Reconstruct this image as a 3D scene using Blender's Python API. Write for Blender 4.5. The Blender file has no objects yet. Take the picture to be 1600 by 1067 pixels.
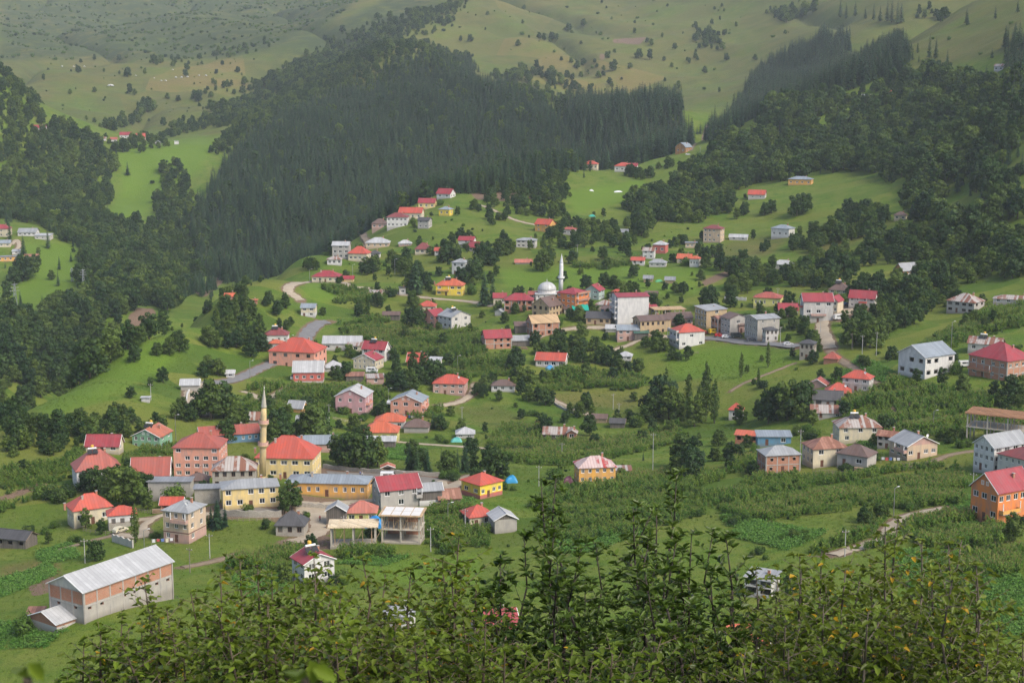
import bpy, bmesh, math, random
import numpy as np
from mathutils import Vector, Matrix, noise as mnoise
random.seed(7); rng = np.random.default_rng(7)
scene = bpy.context.scene
col = scene.collection
# ---------------------------------------------------------------- camera, sky, sun, exposure
cam_data = bpy.data.cameras.new('camera'); cam = bpy.data.objects.new('camera', cam_data); col.objects.link(cam)
cam.location = (0, 0, 200.0)
cam.rotation_euler = (math.radians(90.0 - 10.0), 0, 0)
cam_data.sensor_width = 36.0; cam_data.lens = 36.0 * 2462.0 / 1600.0
cam_data.clip_start = 0.2; cam_data.clip_end = 12000.0
cam_data.dof.use_dof = True; cam_data.dof.focus_distance = 430.0; cam_data.dof.aperture_fstop = 9.0
scene.camera = cam
SUN_EL, SUN_AZ = math.radians(46.0), math.radians(128.0)      # azimuth clockwise from the view direction
world = bpy.data.worlds.new('World'); scene.world = world; world.use_nodes = True
wn = world.node_tree.nodes; bg = wn['Background']
sky = wn.new('ShaderNodeTexSky'); sky.sky_type = 'NISHITA'; sky.sun_disc = False
sky.sun_elevation = SUN_EL; sky.sun_rotation = SUN_AZ
sky.air_density = 0.85; sky.dust_density = 6.0; sky.ozone_density = 1.0; sky.altitude = 1000.0
world.node_tree.links.new(sky.outputs[0], bg.inputs[0]); bg.inputs[1].default_value = 0.13
sun_data = bpy.data.lights.new('sun', 'SUN'); sun = bpy.data.objects.new('sun', sun_data); col.objects.link(sun)
sun_data.energy = 1.65; sun_data.angle = math.radians(28.0); sun_data.color = (1.0, 0.93, 0.82)
sd = Vector((math.sin(SUN_AZ) * math.cos(SUN_EL), math.cos(SUN_AZ) * math.cos(SUN_EL), math.sin(SUN_EL)))
sun.rotation_euler = sd.to_track_quat('Z', 'Y').to_euler()
sun.location = (300, -300, 900)
scene.view_settings.view_transform = 'Standard'; scene.view_settings.look = 'None'
scene.view_settings.gamma = 1.0; scene.view_settings.use_curve_mapping = False
scene.view_settings.exposure = 1.02
scene.cycles.max_bounces = 5; scene.cycles.diffuse_bounces = 2; scene.cycles.glossy_bounces = 2
scene.cycles.transmission_bounces = 3; scene.cycles.volume_bounces = 1; scene.cycles.transparent_max_bounces = 8
scene.cycles.use_denoising = True; scene.cycles.denoising_input_passes = 'RGB_ALBEDO_NORMAL'; scene.cycles.denoising_prefilter = 'NONE'
# ---------------------------------------------------------------- survey of the valley
# Height of the land, interpolated from spot heights.  Each spot is (column, row, distance): a sight line
# from the viewpoint and how far along it the ground lies (metres north of the viewpoint).
F = 2462.0                     # focal length in photo pixels (photo 1600 wide)
PITCH = math.radians(-10.0)
CAMZ = 200.0
def ray(px, py):
    xc = (px - 800.0) / F; yc = -(py - 533.5) / F
    c, s = math.cos(PITCH), math.sin(PITCH)
    return (xc, c - s * yc, s + c * yc)
def project(x, y, z):
    c, s = math.cos(PITCH), math.sin(PITCH)
    dz = z - CAMZ
    d = c * y + s * dz; u = -s * y + c * dz
    return 800 + F * x / d, 533.5 - F * u / d
SPOTS = [
 (0,1067,290),(400,1067,275),(800,1067,270),(1200,1067,270),(1600,1067,265),(-300,1067,300),(1900,1067,260),
 (100,970,318),(285,925,345),(0,900,380),(-300,850,420),(0,820,440),(200,815,430),(290,845,405),(450,835,410),(490,905,360),
 (545,850,395),(620,850,395),(800,830,410),(1000,850,380),(1200,850,365),(1400,850,352),(1550,820,372),(1600,900,320),(1850,850,340),
 (390,795,430),(350,745,470),(160,700,520),(0,760,480),(450,745,475),(540,770,455),(640,790,440),(755,770,455),
 (930,755,470),(1100,760,455),(1215,735,470),(1300,725,478),(1400,715,480),(1590,740,440),(1850,700,450),
 (240,700,535),(380,690,545),(590,690,570),(640,650,620),(555,645,620),(700,615,660),(880,680,590),(800,700,560),(1000,670,595),
 (1150,650,600),(1330,600,595),(1450,590,590),(1550,590,575),(1600,600,560),(1850,600,540),
 (480,590,670),(460,570,690),(590,570,700),(640,580,690),(860,570,700),(780,540,730),(980,560,705),(1070,535,715),(1190,525,705),
 (1270,495,725),(1340,475,745),(1500,490,690),(1600,470,690),(1850,450,650),
 (855,465,810),(700,505,780),(700,460,850),(500,440,890),(450,500,790),(430,540,730),(620,460,850),(950,420,900),(1080,415,900),
 (1000,445,850),(1200,465,790),(1420,425,820),(1300,430,830),(1220,415,880),
 (560,405,980),(530,400,980),(620,355,1060),(690,305,1180),(740,385,980),(820,385,980),(850,360,1040),(720,330,1110),(640,385,1000),
 (900,330,1150),(980,300,1250),(920,265,1370),(980,265,1390),(840,258,1360),(1068,238,1450),(1020,380,1000),(1110,375,1000),
 (1220,370,990),(1180,305,1150),(1250,285,1180),(1400,340,960),(1340,290,1110),(1100,310,1180),(1150,200,1500),(1200,170,1560),
 (1600,400,770),(1600,300,880),(1600,200,1000),(1600,120,1150),(1600,40,1400),(1500,400,840),(1500,300,990),(1500,200,1170),
 (1500,130,1350),(1400,200,1300),(1380,150,1450),(1300,200,1390),(1400,70,1700),(1500,50,1600),(1300,130,1590),(1250,150,1600),
 (1600,0,1600),(1600,-60,2000),(1850,300,820),(1850,100,1100),(1850,-60,1600),
 (275,600,640),(300,590,650),(160,600,610),(100,640,572),(50,650,552),(200,540,680),(275,515,720),(330,560,690),(350,480,800),
 (400,440,870),(470,405,960),(330,475,825),(0,690,525),(-300,720,500),
 # far side of the river, left
 (20,390,1250),(130,440,1150),(30,480,1100),(60,365,1300),(200,360,1450),(0,330,1450),(150,500,1000),(50,560,880),(0,600,800),
 (250,450,1150),(220,495,1010),(-300,400,1150),(-300,250,1500),
 # spruce hill
 (320,410,1430),(300,330,1550),(400,220,1850),(450,190,1980),(600,150,2080),(650,70,2300),(700,100,2230),(800,150,2000),(860,180,1930),
 (750,250,1720),(500,340,1500),(1040,180,1760),(1000,230,1680),(600,280,1650),
 (250,250,1750),(200,310,1650),(330,225,1850),(100,270,1650),(50,180,1760),(0,100,1800),(-300,60,1800),
 # high pastures
 (200,212,2000),(170,130,2500),(50,110,2700),(300,160,2350),(150,190,2150),(400,130,2500),(100,92,2900),(100,50,3500),(300,30,3600),
 (0,0,4200),(400,0,4200),(500,50,3000),(600,30,3000),(800,60,2800),(900,120,2550),(1000,170,2250),(1070,165,2200),(1080,90,2650),
 (1150,100,2480),(1200,40,2700),(1000,0,3300),(1300,0,2700),(1400,15,2350),(720,0,3250),
 (0,-170,5000),(400,-170,5000),(800,-170,4500),(1200,-170,4000),(1600,-170,3200),(-300,-170,5000),(1900,-170,3000),
 (-300,-20,3500),
]
HIDDEN = [  # (column, distance, height relative to the viewpoint): dead ground
 (800,5,-3.0),(-600,5,-3.0),(2200,5,-3.0),(800,12,-9.5),(-600,12,-9.5),(2200,12,-9.5),(800,20,-16),(0,20,-16),(1600,20,-16),(800,40,-31),(0,40,-31),(1600,40,-31),(800,80,-57),(0,80,-57),(1600,80,-55),
 (800,150,-85),(0,150,-86),(1600,150,-82),(800,210,-100),(0,210,-102),(1600,210,-98),
 (0,700,-185),(100,760,-190),(200,850,-188),(300,960,-184),(320,1200,-172),(-300,650,-185),(400,1080,-165),
 (500,1250,-158),(650,1450,-145),(800,1560,-130),(900,1640,-120),(1050,1720,-92),(1150,1850,-62),(1250,1950,-30),(1350,2050,0),(1500,2100,20),
 (0,2100,-60),(-300,2200,-60),(650,2600,0),(450,2300,-55),(800,2300,-50),
]
def make_height():
    P = []; Z = []
    for px, py, Y in SPOTS:
        r = ray(px, py); k = Y / r[1]
        P.append((px / 800.0, 2.4 * math.log(Y))); Z.append(r[2] * k)
    for px, Y, z in HIDDEN:
        P.append((px / 800.0, 2.4 * math.log(Y))); Z.append(z)
    P = np.array(P); Z = np.array(Z)
    # work with the sight angle so near and far land are fitted alike
    Yv = np.exp(P[:, 1] / 2.4); T = Z / Yv
    n = len(P)
    def phi(r2):
        return np.where(r2 > 1e-12, 0.5 * r2 * np.log(np.maximum(r2, 1e-12)), 0.0)
    D2 = ((P[:, None, :] - P[None, :, :]) ** 2).sum(2)
    A = np.zeros((n + 3, n + 3))
    A[:n, :n] = phi(D2) + np.eye(n) * 0.0006
    A[:n, n] = 1; A[:n, n + 1:] = P
    A[n, :n] = 1; A[n + 1:, :n] = P.T
    w = np.linalg.solve(A, np.concatenate([T, np.zeros(3)]))
    def height(X, Y):
        X = np.asarray(X, float); Y = np.asarray(Y, float)
        sh = X.shape; X = X.ravel(); Y = np.maximum(Y.ravel(), 4.0)
        q = np.stack([1.0 + F * X / (Y * 800.0) * 0.985, 2.4 * np.log(Y)], 1)
        q[:, 0] = np.clip(q[:, 0], -0.6, 2.6)
        out = np.empty(len(q))
        for i in range(0, len(q), 20000):
            c = q[i:i + 20000]
            d2 = ((c[:, None, :] - P[None]) ** 2).sum(2)
            out[i:i + 20000] = phi(d2) @ w[:n] + w[n] + c @ w[n + 1:]
        z = out * Y
        # rolls, banks and gullies of the ground itself
        a = np.clip((Y - 200) / 500, 0, 1); far = np.clip((Y - 1600) / 1200, 0, 1)
        z += a * 1.3 * (np.sin(X / 23.0 + 1.3 * np.sin(Y / 41.0)) * np.cos(Y / 31.0 + 0.7 * np.sin(X / 57.0)))
        z += a * 0.5 * np.sin(X / 9.0 + Y / 13.0 + 2 * np.sin(X / 31.0 - Y / 27.0))
        gul = 1 - np.abs(np.sin(X / 140.0 + 0.8 * np.sin(Y / 260.0) + 0.35 * np.sin(Y / 77.0 + X / 51.0)))
        z -= far * 26 * gul ** 4
        z += far * 2.2 * np.sin(Y / 23.0 + 1.5 * np.sin(X / 71.0)) * np.cos(X / 43.0)
        z += far * (9 * np.sin(X / 95.0 + 0.9 * np.sin(Y / 170.0)) * np.cos(Y / 210.0 + X / 330.0) + 4 * np.sin(X / 37.0 + Y / 90.0 + np.sin(Y / 60.0)))
        return (z + CAMZ).reshape(sh)
    return height
height = make_height()
# ---------------------------------------------------------------- helpers: materials
MATS = {}
def nt_mat(name):
    m = bpy.data.materials.new(name); m.use_nodes = True
    nt = m.node_tree; b = nt.nodes['Principled BSDF']
    return m, nt, b
def N(nt, typ, **kw):
    n = nt.nodes.new(typ)
    for k, v in kw.items():
        if k.startswith('i_'):
            n.inputs[k[2:].replace('_', ' ')].default_value = v
        else: setattr(n, k, v)
    return n
def mixc(nt, fac, a, b):
    n = nt.nodes.new('ShaderNodeMix'); n.data_type = 'RGBA'
    for sock, v in ((n.inputs[0], fac), (n.inputs[6], a), (n.inputs[7], b)):
        if isinstance(v, (int, float)): sock.default_value = v
        elif isinstance(v, (tuple, list)): sock.default_value = (*v[:3], 1)
        else: nt.links.new(v, sock)
    return n.outputs[2]
def ramp(nt, inp, lo, hi):
    n = nt.nodes.new('ShaderNodeMapRange'); n.inputs[1].default_value = lo; n.inputs[2].default_value = hi
    nt.links.new(inp, n.inputs[0]); return n.outputs[0]
def nz(nt, vec, scale, detail=3, rough=0.6):
    n = N(nt, 'ShaderNodeTexNoise'); n.inputs['Scale'].default_value = scale; n.inputs['Detail'].default_value = detail
    n.inputs['Roughness'].default_value = rough; nt.links.new(vec, n.inputs['Vector']); return n.outputs[0]
def mth(nt, op, a, b=None):
    n = nt.nodes.new('ShaderNodeMath'); n.operation = op
    for i, v in enumerate((a, b)):
        if v is None: continue
        if isinstance(v, (int, float)): n.inputs[i].default_value = v
        else: nt.links.new(v, n.inputs[i])
    return n.outputs[0]
def bump(nt, b, h, dist, strength=0.6):
    n = nt.nodes.new('ShaderNodeBump'); n.inputs['Strength'].default_value = strength; n.inputs['Distance'].default_value = dist
    nt.links.new(h, n.inputs['Height']); nt.links.new(n.outputs[0], b.inputs['Normal'])
def dark(c, k): return tuple(x * k for x in c)
def plaster(c, rough=0.9, dirt=0.5):
    key = ('pl', c, dirt)
    if key in MATS: return MATS[key]
    m, nt, b = nt_mat('plaster'); tc = N(nt, 'ShaderNodeTexCoord').outputs['Object']
    mp = N(nt, 'ShaderNodeMapping'); mp.inputs['Scale'].default_value = (1, 1, 0.35); nt.links.new(tc, mp.inputs[0])
    a = nz(nt, mp.outputs[0], 0.9, 5, 0.65); f = nz(nt, tc, 7, 3)
    g = (sum(c) / 3)
    c1 = mixc(nt, ramp(nt, a, 0.40, 0.66), c, tuple(x * (1 - dirt) + g * dirt * 0.55 for x in c))
    c2 = mixc(nt, mth(nt, 'MULTIPLY', f, 0.25), c1, dark(c, 0.7))
    sep = N(nt, 'ShaderNodeSeparateXYZ'); nt.links.new(tc, sep.inputs[0])
    low = mth(nt, 'MULTIPLY', ramp(nt, mth(nt, 'ADD', sep.outputs[2], a), 1.6, 0.3), 0.55)
    c3 = mixc(nt, low, c2, (0.16, 0.14, 0.11))
    nt.links.new(c3, b.inputs['Base Color']); b.inputs['Roughness'].default_value = rough
    bump(nt, b, f, 0.02); MATS[key] = m; return m
def brickmat(c=(0.47, 0.16, 0.07)):
    key = ('br', c)
    if key in MATS: return MATS[key]
    m, nt, b = nt_mat('hollow_brick'); tc = N(nt, 'ShaderNodeTexCoord').outputs['Object']
    sep = N(nt, 'ShaderNodeSeparateXYZ'); nt.links.new(tc, sep.inputs[0])
    comb = N(nt, 'ShaderNodeCombineXYZ'); nt.links.new(mth(nt, 'ADD', sep.outputs[0], sep.outputs[1]), comb.inputs[0]); nt.links.new(sep.outputs[2], comb.inputs[1])
    t = N(nt, 'ShaderNodeTexBrick'); nt.links.new(comb.outputs[0], t.inputs[0])
    t.inputs['Scale'].default_value = 2.2; t.inputs['Mortar Size'].default_value = 0.03
    t.inputs['Color1'].default_value = (*c, 1); t.inputs['Color2'].default_value = (*dark(c, 0.72), 1); t.inputs['Mortar'].default_value = (0.34, 0.28, 0.23, 1)
    a = nz(nt, tc, 0.8, 5)
    c2 = mixc(nt, mth(nt, 'MULTIPLY', ramp(nt, a, 0.45, 0.8), 0.55), t.outputs[0], (0.36, 0.27, 0.2))
    nt.links.new(c2, b.inputs['Base Color']); b.inputs['Roughness'].default_value = 0.95
    bump(nt, b, t.outputs[1], -0.02); MATS[key] = m; return m
def stonemat(c=(0.30, 0.27, 0.22)):
    key = ('st', c)
    if key in MATS: return MATS[key]
    m, nt, b = nt_mat('rubble_stone'); tc = N(nt, 'ShaderNodeTexCoord').outputs['Object']
    v = N(nt, 'ShaderNodeTexVoronoi'); v.inputs['Scale'].default_value = 2.4; nt.links.new(tc, v.inputs['Vector'])
    v2 = N(nt, 'ShaderNodeTexVoronoi'); v2.feature = 'DISTANCE_TO_EDGE'; v2.inputs['Scale'].default_value = 2.4; nt.links.new(tc, v2.inputs['Vector'])
    a = nz(nt, tc, 0.7, 5)
    c1 = mixc(nt, v.outputs[0], dark(c, 0.7), dark(c, 1.25)); c1 = mixc(nt, ramp(nt, a, 0.3, 0.8), c1, (0.40, 0.37, 0.31))
    c1 = mixc(nt, ramp(nt, v2.outputs[0], 0.06, 0.0), c1, dark(c, 0.55))
    nt.links.new(c1, b.inputs['Base Color']); b.inputs['Roughness'].default_value = 0.95; bump(nt, b, v2.outputs[0], 0.05); MATS[key] = m; return m
def sheet(c, rust=0.0, rc=(0.20, 0.075, 0.04), rough=0.55, tile=False):
    """roofing sheets: seams run down the slope; rust eats from the seams"""
    key = ('sh', c, rust, rc, tile)
    if key in MATS: return MATS[key]
    m, nt, b = nt_mat('roof_sheet'); t = N(nt, 'ShaderNodeTexCoord'); tc = t.outputs['Object']
    sp = N(nt, 'ShaderNodeSeparateXYZ'); nt.links.new(tc, sp.inputs[0])
    sn = N(nt, 'ShaderNodeSeparateXYZ'); nt.links.new(t.outputs['Normal'], sn.inputs[0])
    isx = mth(nt, 'GREATER_THAN', mth(nt, 'ABSOLUTE', sn.outputs[0]), mth(nt, 'ABSOLUTE', sn.outputs[1]))
    along = nt.nodes.new('ShaderNodeMix'); nt.links.new(isx, along.inputs[0]); nt.links.new(sp.outputs[0], along.inputs[2]); nt.links.new(sp.outputs[1], along.inputs[3])
    al = along.outputs[0]
    rib = mth(nt, 'FRACT', mth(nt, 'MULTIPLY', al, 1.0 / (0.42 if tile else 0.9)))
    ribl = ramp(nt, mth(nt, 'ABSOLUTE', mth(nt, 'SUBTRACT', rib, 0.5)), 0.38, 0.5)
    row = mth(nt, 'FRACT', mth(nt, 'MULTIPLY', sp.outputs[2], 2.4))
    sheetid = mth(nt, 'FLOOR', mth(nt, 'MULTIPLY', al, 1.0 / 0.9))
    wn_ = N(nt, 'ShaderNodeTexWhiteNoise'); wn_.noise_dimensions = '1D'; nt.links.new(sheetid, wn_.inputs['W'])
    a = nz(nt, tc, 0.5, 6, 0.7); f = nz(nt, tc, 3.0, 4)
    c1 = mixc(nt, mth(nt, 'MULTIPLY', wn_.outputs[0], 0.8), c, dark(c, 0.66))
    c1 = mixc(nt, mth(nt, 'MULTIPLY', ramp(nt, a, 0.38, 0.68), 0.75), c1, tuple(x * 0.55 + 0.05 for x in c))
    c1 = mixc(nt, mth(nt, 'MULTIPLY', ribl, 0.5), c1, dark(c, 0.45))
    if tile: c1 = mixc(nt, mth(nt, 'MULTIPLY', ramp(nt, row, 0.8, 1.0), 0.4), c1, dark(c, 0.5))
    if rust:
        rr = mth(nt, 'ADD', mth(nt, 'ADD', mth(nt, 'MULTIPLY', wn_.outputs[0], 0.35), mth(nt, 'MULTIPLY', a, 0.8)), mth(nt, 'MULTIPLY', f, 0.25))
        c1 = mixc(nt, ramp(nt, rr, 1.12 - rust * 0.75, 1.2 - rust * 0.75), c1, rc)
        c1 = mixc(nt, mth(nt, 'MULTIPLY', ribl, rust * 0.8), c1, dark(rc, 0.8))
    nt.links.new(c1, b.inputs['Base Color']); b.inputs['Roughness'].default_value = rough
    bump(nt, b, mth(nt, 'ADD', ribl, mth(nt, 'MULTIPLY', f, 0.4)), 0.04); MATS[key] = m; return m
def woodmat(c=(0.16, 0.13, 0.10), name='weathered_planks', w=0.22):
    key = ('wd', c, w)
    if key in MATS: return MATS[key]
    m, nt, b = nt_mat(name); tc = N(nt, 'ShaderNodeTexCoord').outputs['Object']
    sp = N(nt, 'ShaderNodeSeparateXYZ'); nt.links.new(tc, sp.inputs[0])
    s = mth(nt, 'MULTIPLY', mth(nt, 'ADD', sp.outputs[0], sp.outputs[1]), 1 / w)
    w1 = N(nt, 'ShaderNodeTexWhiteNoise'); w1.noise_dimensions = '1D'; nt.links.new(mth(nt, 'FLOOR', s), w1.inputs['W'])
    e = ramp(nt, mth(nt, 'ABSOLUTE', mth(nt, 'SUBTRACT', mth(nt, 'FRACT', s), 0.5)), 0.4, 0.5)
    a = nz(nt, tc, 1.2, 5)
    c1 = mixc(nt, w1.outputs[0], dark(c, 0.7), dark(c, 1.4)); c1 = mixc(nt, mth(nt, 'MULTIPLY', a, 0.5), c1, dark(c, 0.6)); c1 = mixc(nt, mth(nt, 'MULTIPLY', e, 0.7), c1, dark(c, 0.3))
    nt.links.new(c1, b.inputs['Base Color']); b.inputs['Roughness'].default_value = 0.9; bump(nt, b, e, -0.02); MATS[key] = m; return m
def plain(c, rough=0.6, metal=0.0, name='paint', var=0.25):
    key = ('p', c, rough, metal, name)
    if key in MATS: return MATS[key]
    m, nt, b = nt_mat(name); tc = N(nt, 'ShaderNodeTexCoord').outputs['Object']
    a = nz(nt, tc, 1.7, 4)
    nt.links.new(mixc(nt, mth(nt, 'MULTIPLY', a, var * 1.6), c, dark(c, 0.6)), b.inputs['Base Color'])
    b.inputs['Roughness'].default_value = rough; b.inputs['Metallic'].default_value = metal; MATS[key] = m; return m
def glassmat():
    if 'glass' in MATS: return MATS['glass']
    m, nt, b = nt_mat('window_glass'); oi = N(nt, 'ShaderNodeObjectInfo')
    nt.links.new(mixc(nt, ramp(nt, oi.outputs['Random'], 0.5, 1.0), (0.018, 0.021, 0.025), (0.16, 0.16, 0.15)), b.inputs['Base Color'])
    b.inputs['Roughness'].default_value = 0.08; b.inputs['Specular IOR Level'].default_value = 0.6; MATS['glass'] = m; return m
def leafmat(key, c1, c2, trans=0.25, patch=0.35, yellow=None, yfrac=0.0, rough=0.6):
    """foliage: colour differs from plant to plant (object random) and from leaf clump to leaf clump (face attribute)"""
    if key in MATS: return MATS[key]
    m, nt, b = nt_mat(key); oi = N(nt, 'ShaderNodeObjectInfo')
    at = N(nt, 'ShaderNodeAttribute'); at.attribute_name = 'tint'
    base = mixc(nt, oi.outputs['Random'], c1, c2)
    c = mixc(nt, mth(nt, 'MULTIPLY', at.outputs['Fac'], 1.0), dark2(nt, base, 1 - patch), dark2(nt, base, 1 + patch))
    if yellow: c = mixc(nt, mth(nt, 'GREATER_THAN', at.outputs['Fac'], 1 - yfrac), c, yellow)
    nt.links.new(c, b.inputs['Base Color']); b.inputs['Roughness'].default_value = rough; b.inputs['Specular IOR Level'].default_value = 0.25
    if trans:
        tr = N(nt, 'ShaderNodeBsdfTranslucent'); nt.links.new(dark2(nt, c, 1.3), tr.inputs[0])
        mx = N(nt, 'ShaderNodeMixShader'); mx.inputs[0].default_value = trans
        nt.links.new(b.outputs[0], mx.inputs[1]); nt.links.new(tr.outputs[0], mx.inputs[2])
        nt.links.new(mx.outputs[0], nt.nodes['Material Output'].inputs[0])
    MATS[key] = m; return m
def dark2(nt, sock, k):
    n = nt.nodes.new('ShaderNodeMix'); n.data_type = 'RGBA'; n.blend_type = 'MULTIPLY'; n.inputs[0].default_value = 1.0
    nt.links.new(sock, n.inputs[6]); n.inputs[7].default_value = (k, k, k, 1); return n.outputs[2]
# ---------------------------------------------------------------- helpers: meshes and objects
def mesh(name, V, Fc, mats, mi=None, smooth=False):
    me = bpy.data.meshes.new(name); me.from_pydata([tuple(v) for v in V], [], [tuple(f) for f in Fc])
    for m in (mats if isinstance(mats, (list, tuple)) else [mats]): me.materials.append(m)
    if mi is not None: me.polygons.foreach_set('material_index', mi)
    if smooth: me.polygons.foreach_set('use_smooth', [True] * len(me.polygons))
    me.update(); return me
def big_mesh(name, V, Fq, mat, tint=None, k=4):
    """many same-sized faces from numpy arrays"""
    V = np.asarray(V, np.float32); Fq = np.asarray(Fq, np.int32)
    me = bpy.data.meshes.new(name); me.vertices.add(len(V)); me.vertices.foreach_set('co', V.ravel())
    n = len(Fq); me.loops.add(n * k); me.loops.foreach_set('vertex_index', Fq.ravel())
    me.polygons.add(n); me.polygons.foreach_set('loop_start', np.arange(n, dtype=np.int32) * k)
    if mat: me.materials.append(mat)
    me.update(calc_edges=True)
    if tint is not None:
        a = me.attributes.new('tint', 'FLOAT', 'FACE'); a.data.foreach_set('value', np.asarray(tint, np.float32))
    return me
def obj(name, me, parent=None, loc=None, rz=0.0):
    o = bpy.data.objects.new(name, me); col.objects.link(o)
    if parent is not None: o.parent = parent
    if loc is not None: o.location = loc
    if rz: o.rotation_euler = (0, 0, rz)
    return o
def tag(o, label=None, cat=None, group=None, kind=None):
    for k, v in (('label', label), ('category', cat), ('group', group), ('kind', kind)):
        if v: o[k] = v
    return o
class MB:
    """collects boxes, bars, prisms; build() links them as one mesh object"""
    def __init__(s): s.V = []; s.F = []; s.I = []
    def add(s, V, Fc, i=0):
        n = len(s.V); s.V += [tuple(v) for v in V]; s.F += [tuple(a + n for a in f) for f in Fc]; s.I += [i] * len(Fc); return s
    def box(s, x0, x1, y0, y1, z0, z1, i=0):
        return s.add([(x0, y0, z0), (x1, y0, z0), (x1, y1, z0), (x0, y1, z0), (x0, y0, z1), (x1, y0, z1), (x1, y1, z1), (x0, y1, z1)],
                     [(0, 3, 2, 1), (4, 5, 6, 7), (0, 1, 5, 4), (1, 2, 6, 5), (2, 3, 7, 6), (3, 0, 4, 7)], i)
    def bar(s, a, b, r, n=4, r2=None, i=0):
        a = Vector(a); b = Vector(b); r2 = r if r2 is None else r2; d = (b - a)
        if d.length < 1e-6: return s
        d.normalize(); u = d.orthogonal().normalized(); v = d.cross(u); V = []
        for c, rr in ((a, r), (b, r2)):
            for k in range(n):
                t = 2 * math.pi * k / n + math.pi / 4
                V.append(c + (u * math.cos(t) + v * math.sin(t)) * rr)
        return s.add(V, [(k, (k + 1) % n, n + (k + 1) % n, n + k) for k in range(n)] + [tuple(range(n))[::-1], tuple(range(n, 2 * n))], i)
    def lathe(s, prof, n=16, c=(0, 0), i=0):
        V = []
        for r, z in prof:
            for k in range(n):
                t = 2 * math.pi * k / n; V.append((c[0] + r * math.cos(t), c[1] + r * math.sin(t), z))
        Fc = []
        for j in range(len(prof) - 1):
            for k in range(n): Fc.append((j * n + k, j * n + (k + 1) % n, (j + 1) * n + (k + 1) % n, (j + 1) * n + k))
        Fc.append(tuple(range(n))[::-1]); Fc.append(tuple(range((len(prof) - 1) * n, len(prof) * n)))
        return s.add(V, Fc, i)
    def prism(s, poly, y0, y1, i=0):
        """poly in x,z extruded along y"""
        n = len(poly); V = [(x, y0, z) for x, z in poly] + [(x, y1, z) for x, z in poly]
        return s.add(V, [(k, (k + 1) % n, n + (k + 1) % n, n + k) for k in range(n)] + [tuple(range(n))[::-1], tuple(range(n, 2 * n))], i)
    def slab(s, V, Fc, t, i=0):
        """top faces V,Fc thickened downwards by t"""
        n = len(V); VV = list(V) + [(v[0], v[1], v[2] - t) for v in V]
        cnt = {}
        for f in Fc:
            for a, b in zip(f, f[1:] + f[:1]): cnt[(a, b)] = 1
        G = [tuple(f) for f in Fc] + [tuple(a + n for a in f[::-1]) for f in Fc]
        for (a, b) in cnt:
            if (b, a) not in cnt: G.append((b, a, a + n, b + n))
        return s.add(VV, G, i)
    def mesh(s, name, mats, smooth=False): return mesh(name, s.V, s.F, mats, s.I, smooth)
    def build(s, name, mats, parent=None, loc=None, rz=0.0, smooth=False): return obj(name, s.mesh(name, mats, smooth), parent, loc, rz)
# ---------------------------------------------------------------- the land
NT, TMAX = 560, 0.62
ta = np.linspace(-1, 1, NT); tcol = np.sign(ta) * np.where(np.abs(ta) < 0.8, np.abs(ta) / 0.8 * 0.36, 0.36 + (np.abs(ta) - 0.8) / 0.2 * (TMAX - 0.36))
rows = np.concatenate([np.exp(np.linspace(math.log(3), math.log(200), 50))[:-1], np.exp(np.linspace(math.log(200), math.log(6200), 600))])
lrow = np.log(rows)
GX = tcol[None, :] * rows[:, None]; GY = np.repeat(rows[:, None], NT, 1)
GZ = height(GX, GY)
def ground(x, y):
    """height of the terrain mesh at x, y (arrays)"""
    x = np.asarray(x, float); y = np.maximum(np.asarray(y, float), rows[0] + 1e-3)
    t = x / y
    j = np.clip(np.searchsorted(tcol, t) - 1, 0, NT - 2); i = np.clip(np.searchsorted(rows, y) - 1, 0, len(rows) - 2)
    fy = np.clip((y - rows[i]) / (rows[i + 1] - rows[i]), 0, 1); ft = np.clip((t - tcol[j]) / (tcol[j + 1] - tcol[j]), 0, 1)
    return (GZ[i, j] * (1 - ft) + GZ[i, j + 1] * ft) * (1 - fy) + (GZ[i + 1, j] * (1 - ft) + GZ[i + 1, j + 1] * ft) * fy
_ys = np.exp(np.linspace(math.log(120), math.log(6000), 5000))
def pick(px, py, ymin=120.0):
    """where the sight line through a photo position meets the land"""
    r = ray(px, py); k = _ys / r[1]
    x = r[0] * k; z = CAMZ + r[2] * k; g = ground(x, _ys)
    w = np.nonzero((z <= g) & (_ys > ymin))[0]
    i = w[0] if len(w) else len(_ys) - 1
    return Vector((x[i], _ys[i], g[i]))
def visible(x, y, z):
    """is a point clear of the land between it and the viewpoint"""
    t = np.linspace(0.05, 0.985, 160)[None, :]
    x = np.asarray(x)[:, None]; y = np.asarray(y)[:, None]; z = np.asarray(z)[:, None]
    zz = CAMZ + (z - CAMZ) * t
    return (zz > ground(x * t, y * t) - 0.5).all(1)
def inpoly(u, v, poly):
    u = np.asarray(u); v = np.asarray(v); c = np.zeros(u.shape, bool); n = len(poly)
    for k in range(n):
        x1, y1 = poly[k]; x2, y2 = poly[(k + 1) % n]
        if y1 == y2: continue
        c ^= ((y1 > v) != (y2 > v)) & (u < (x2 - x1) * (v - y1) / (y2 - y1) + x1)
    return c
GU, GV = project(GX, GY, GZ)
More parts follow.
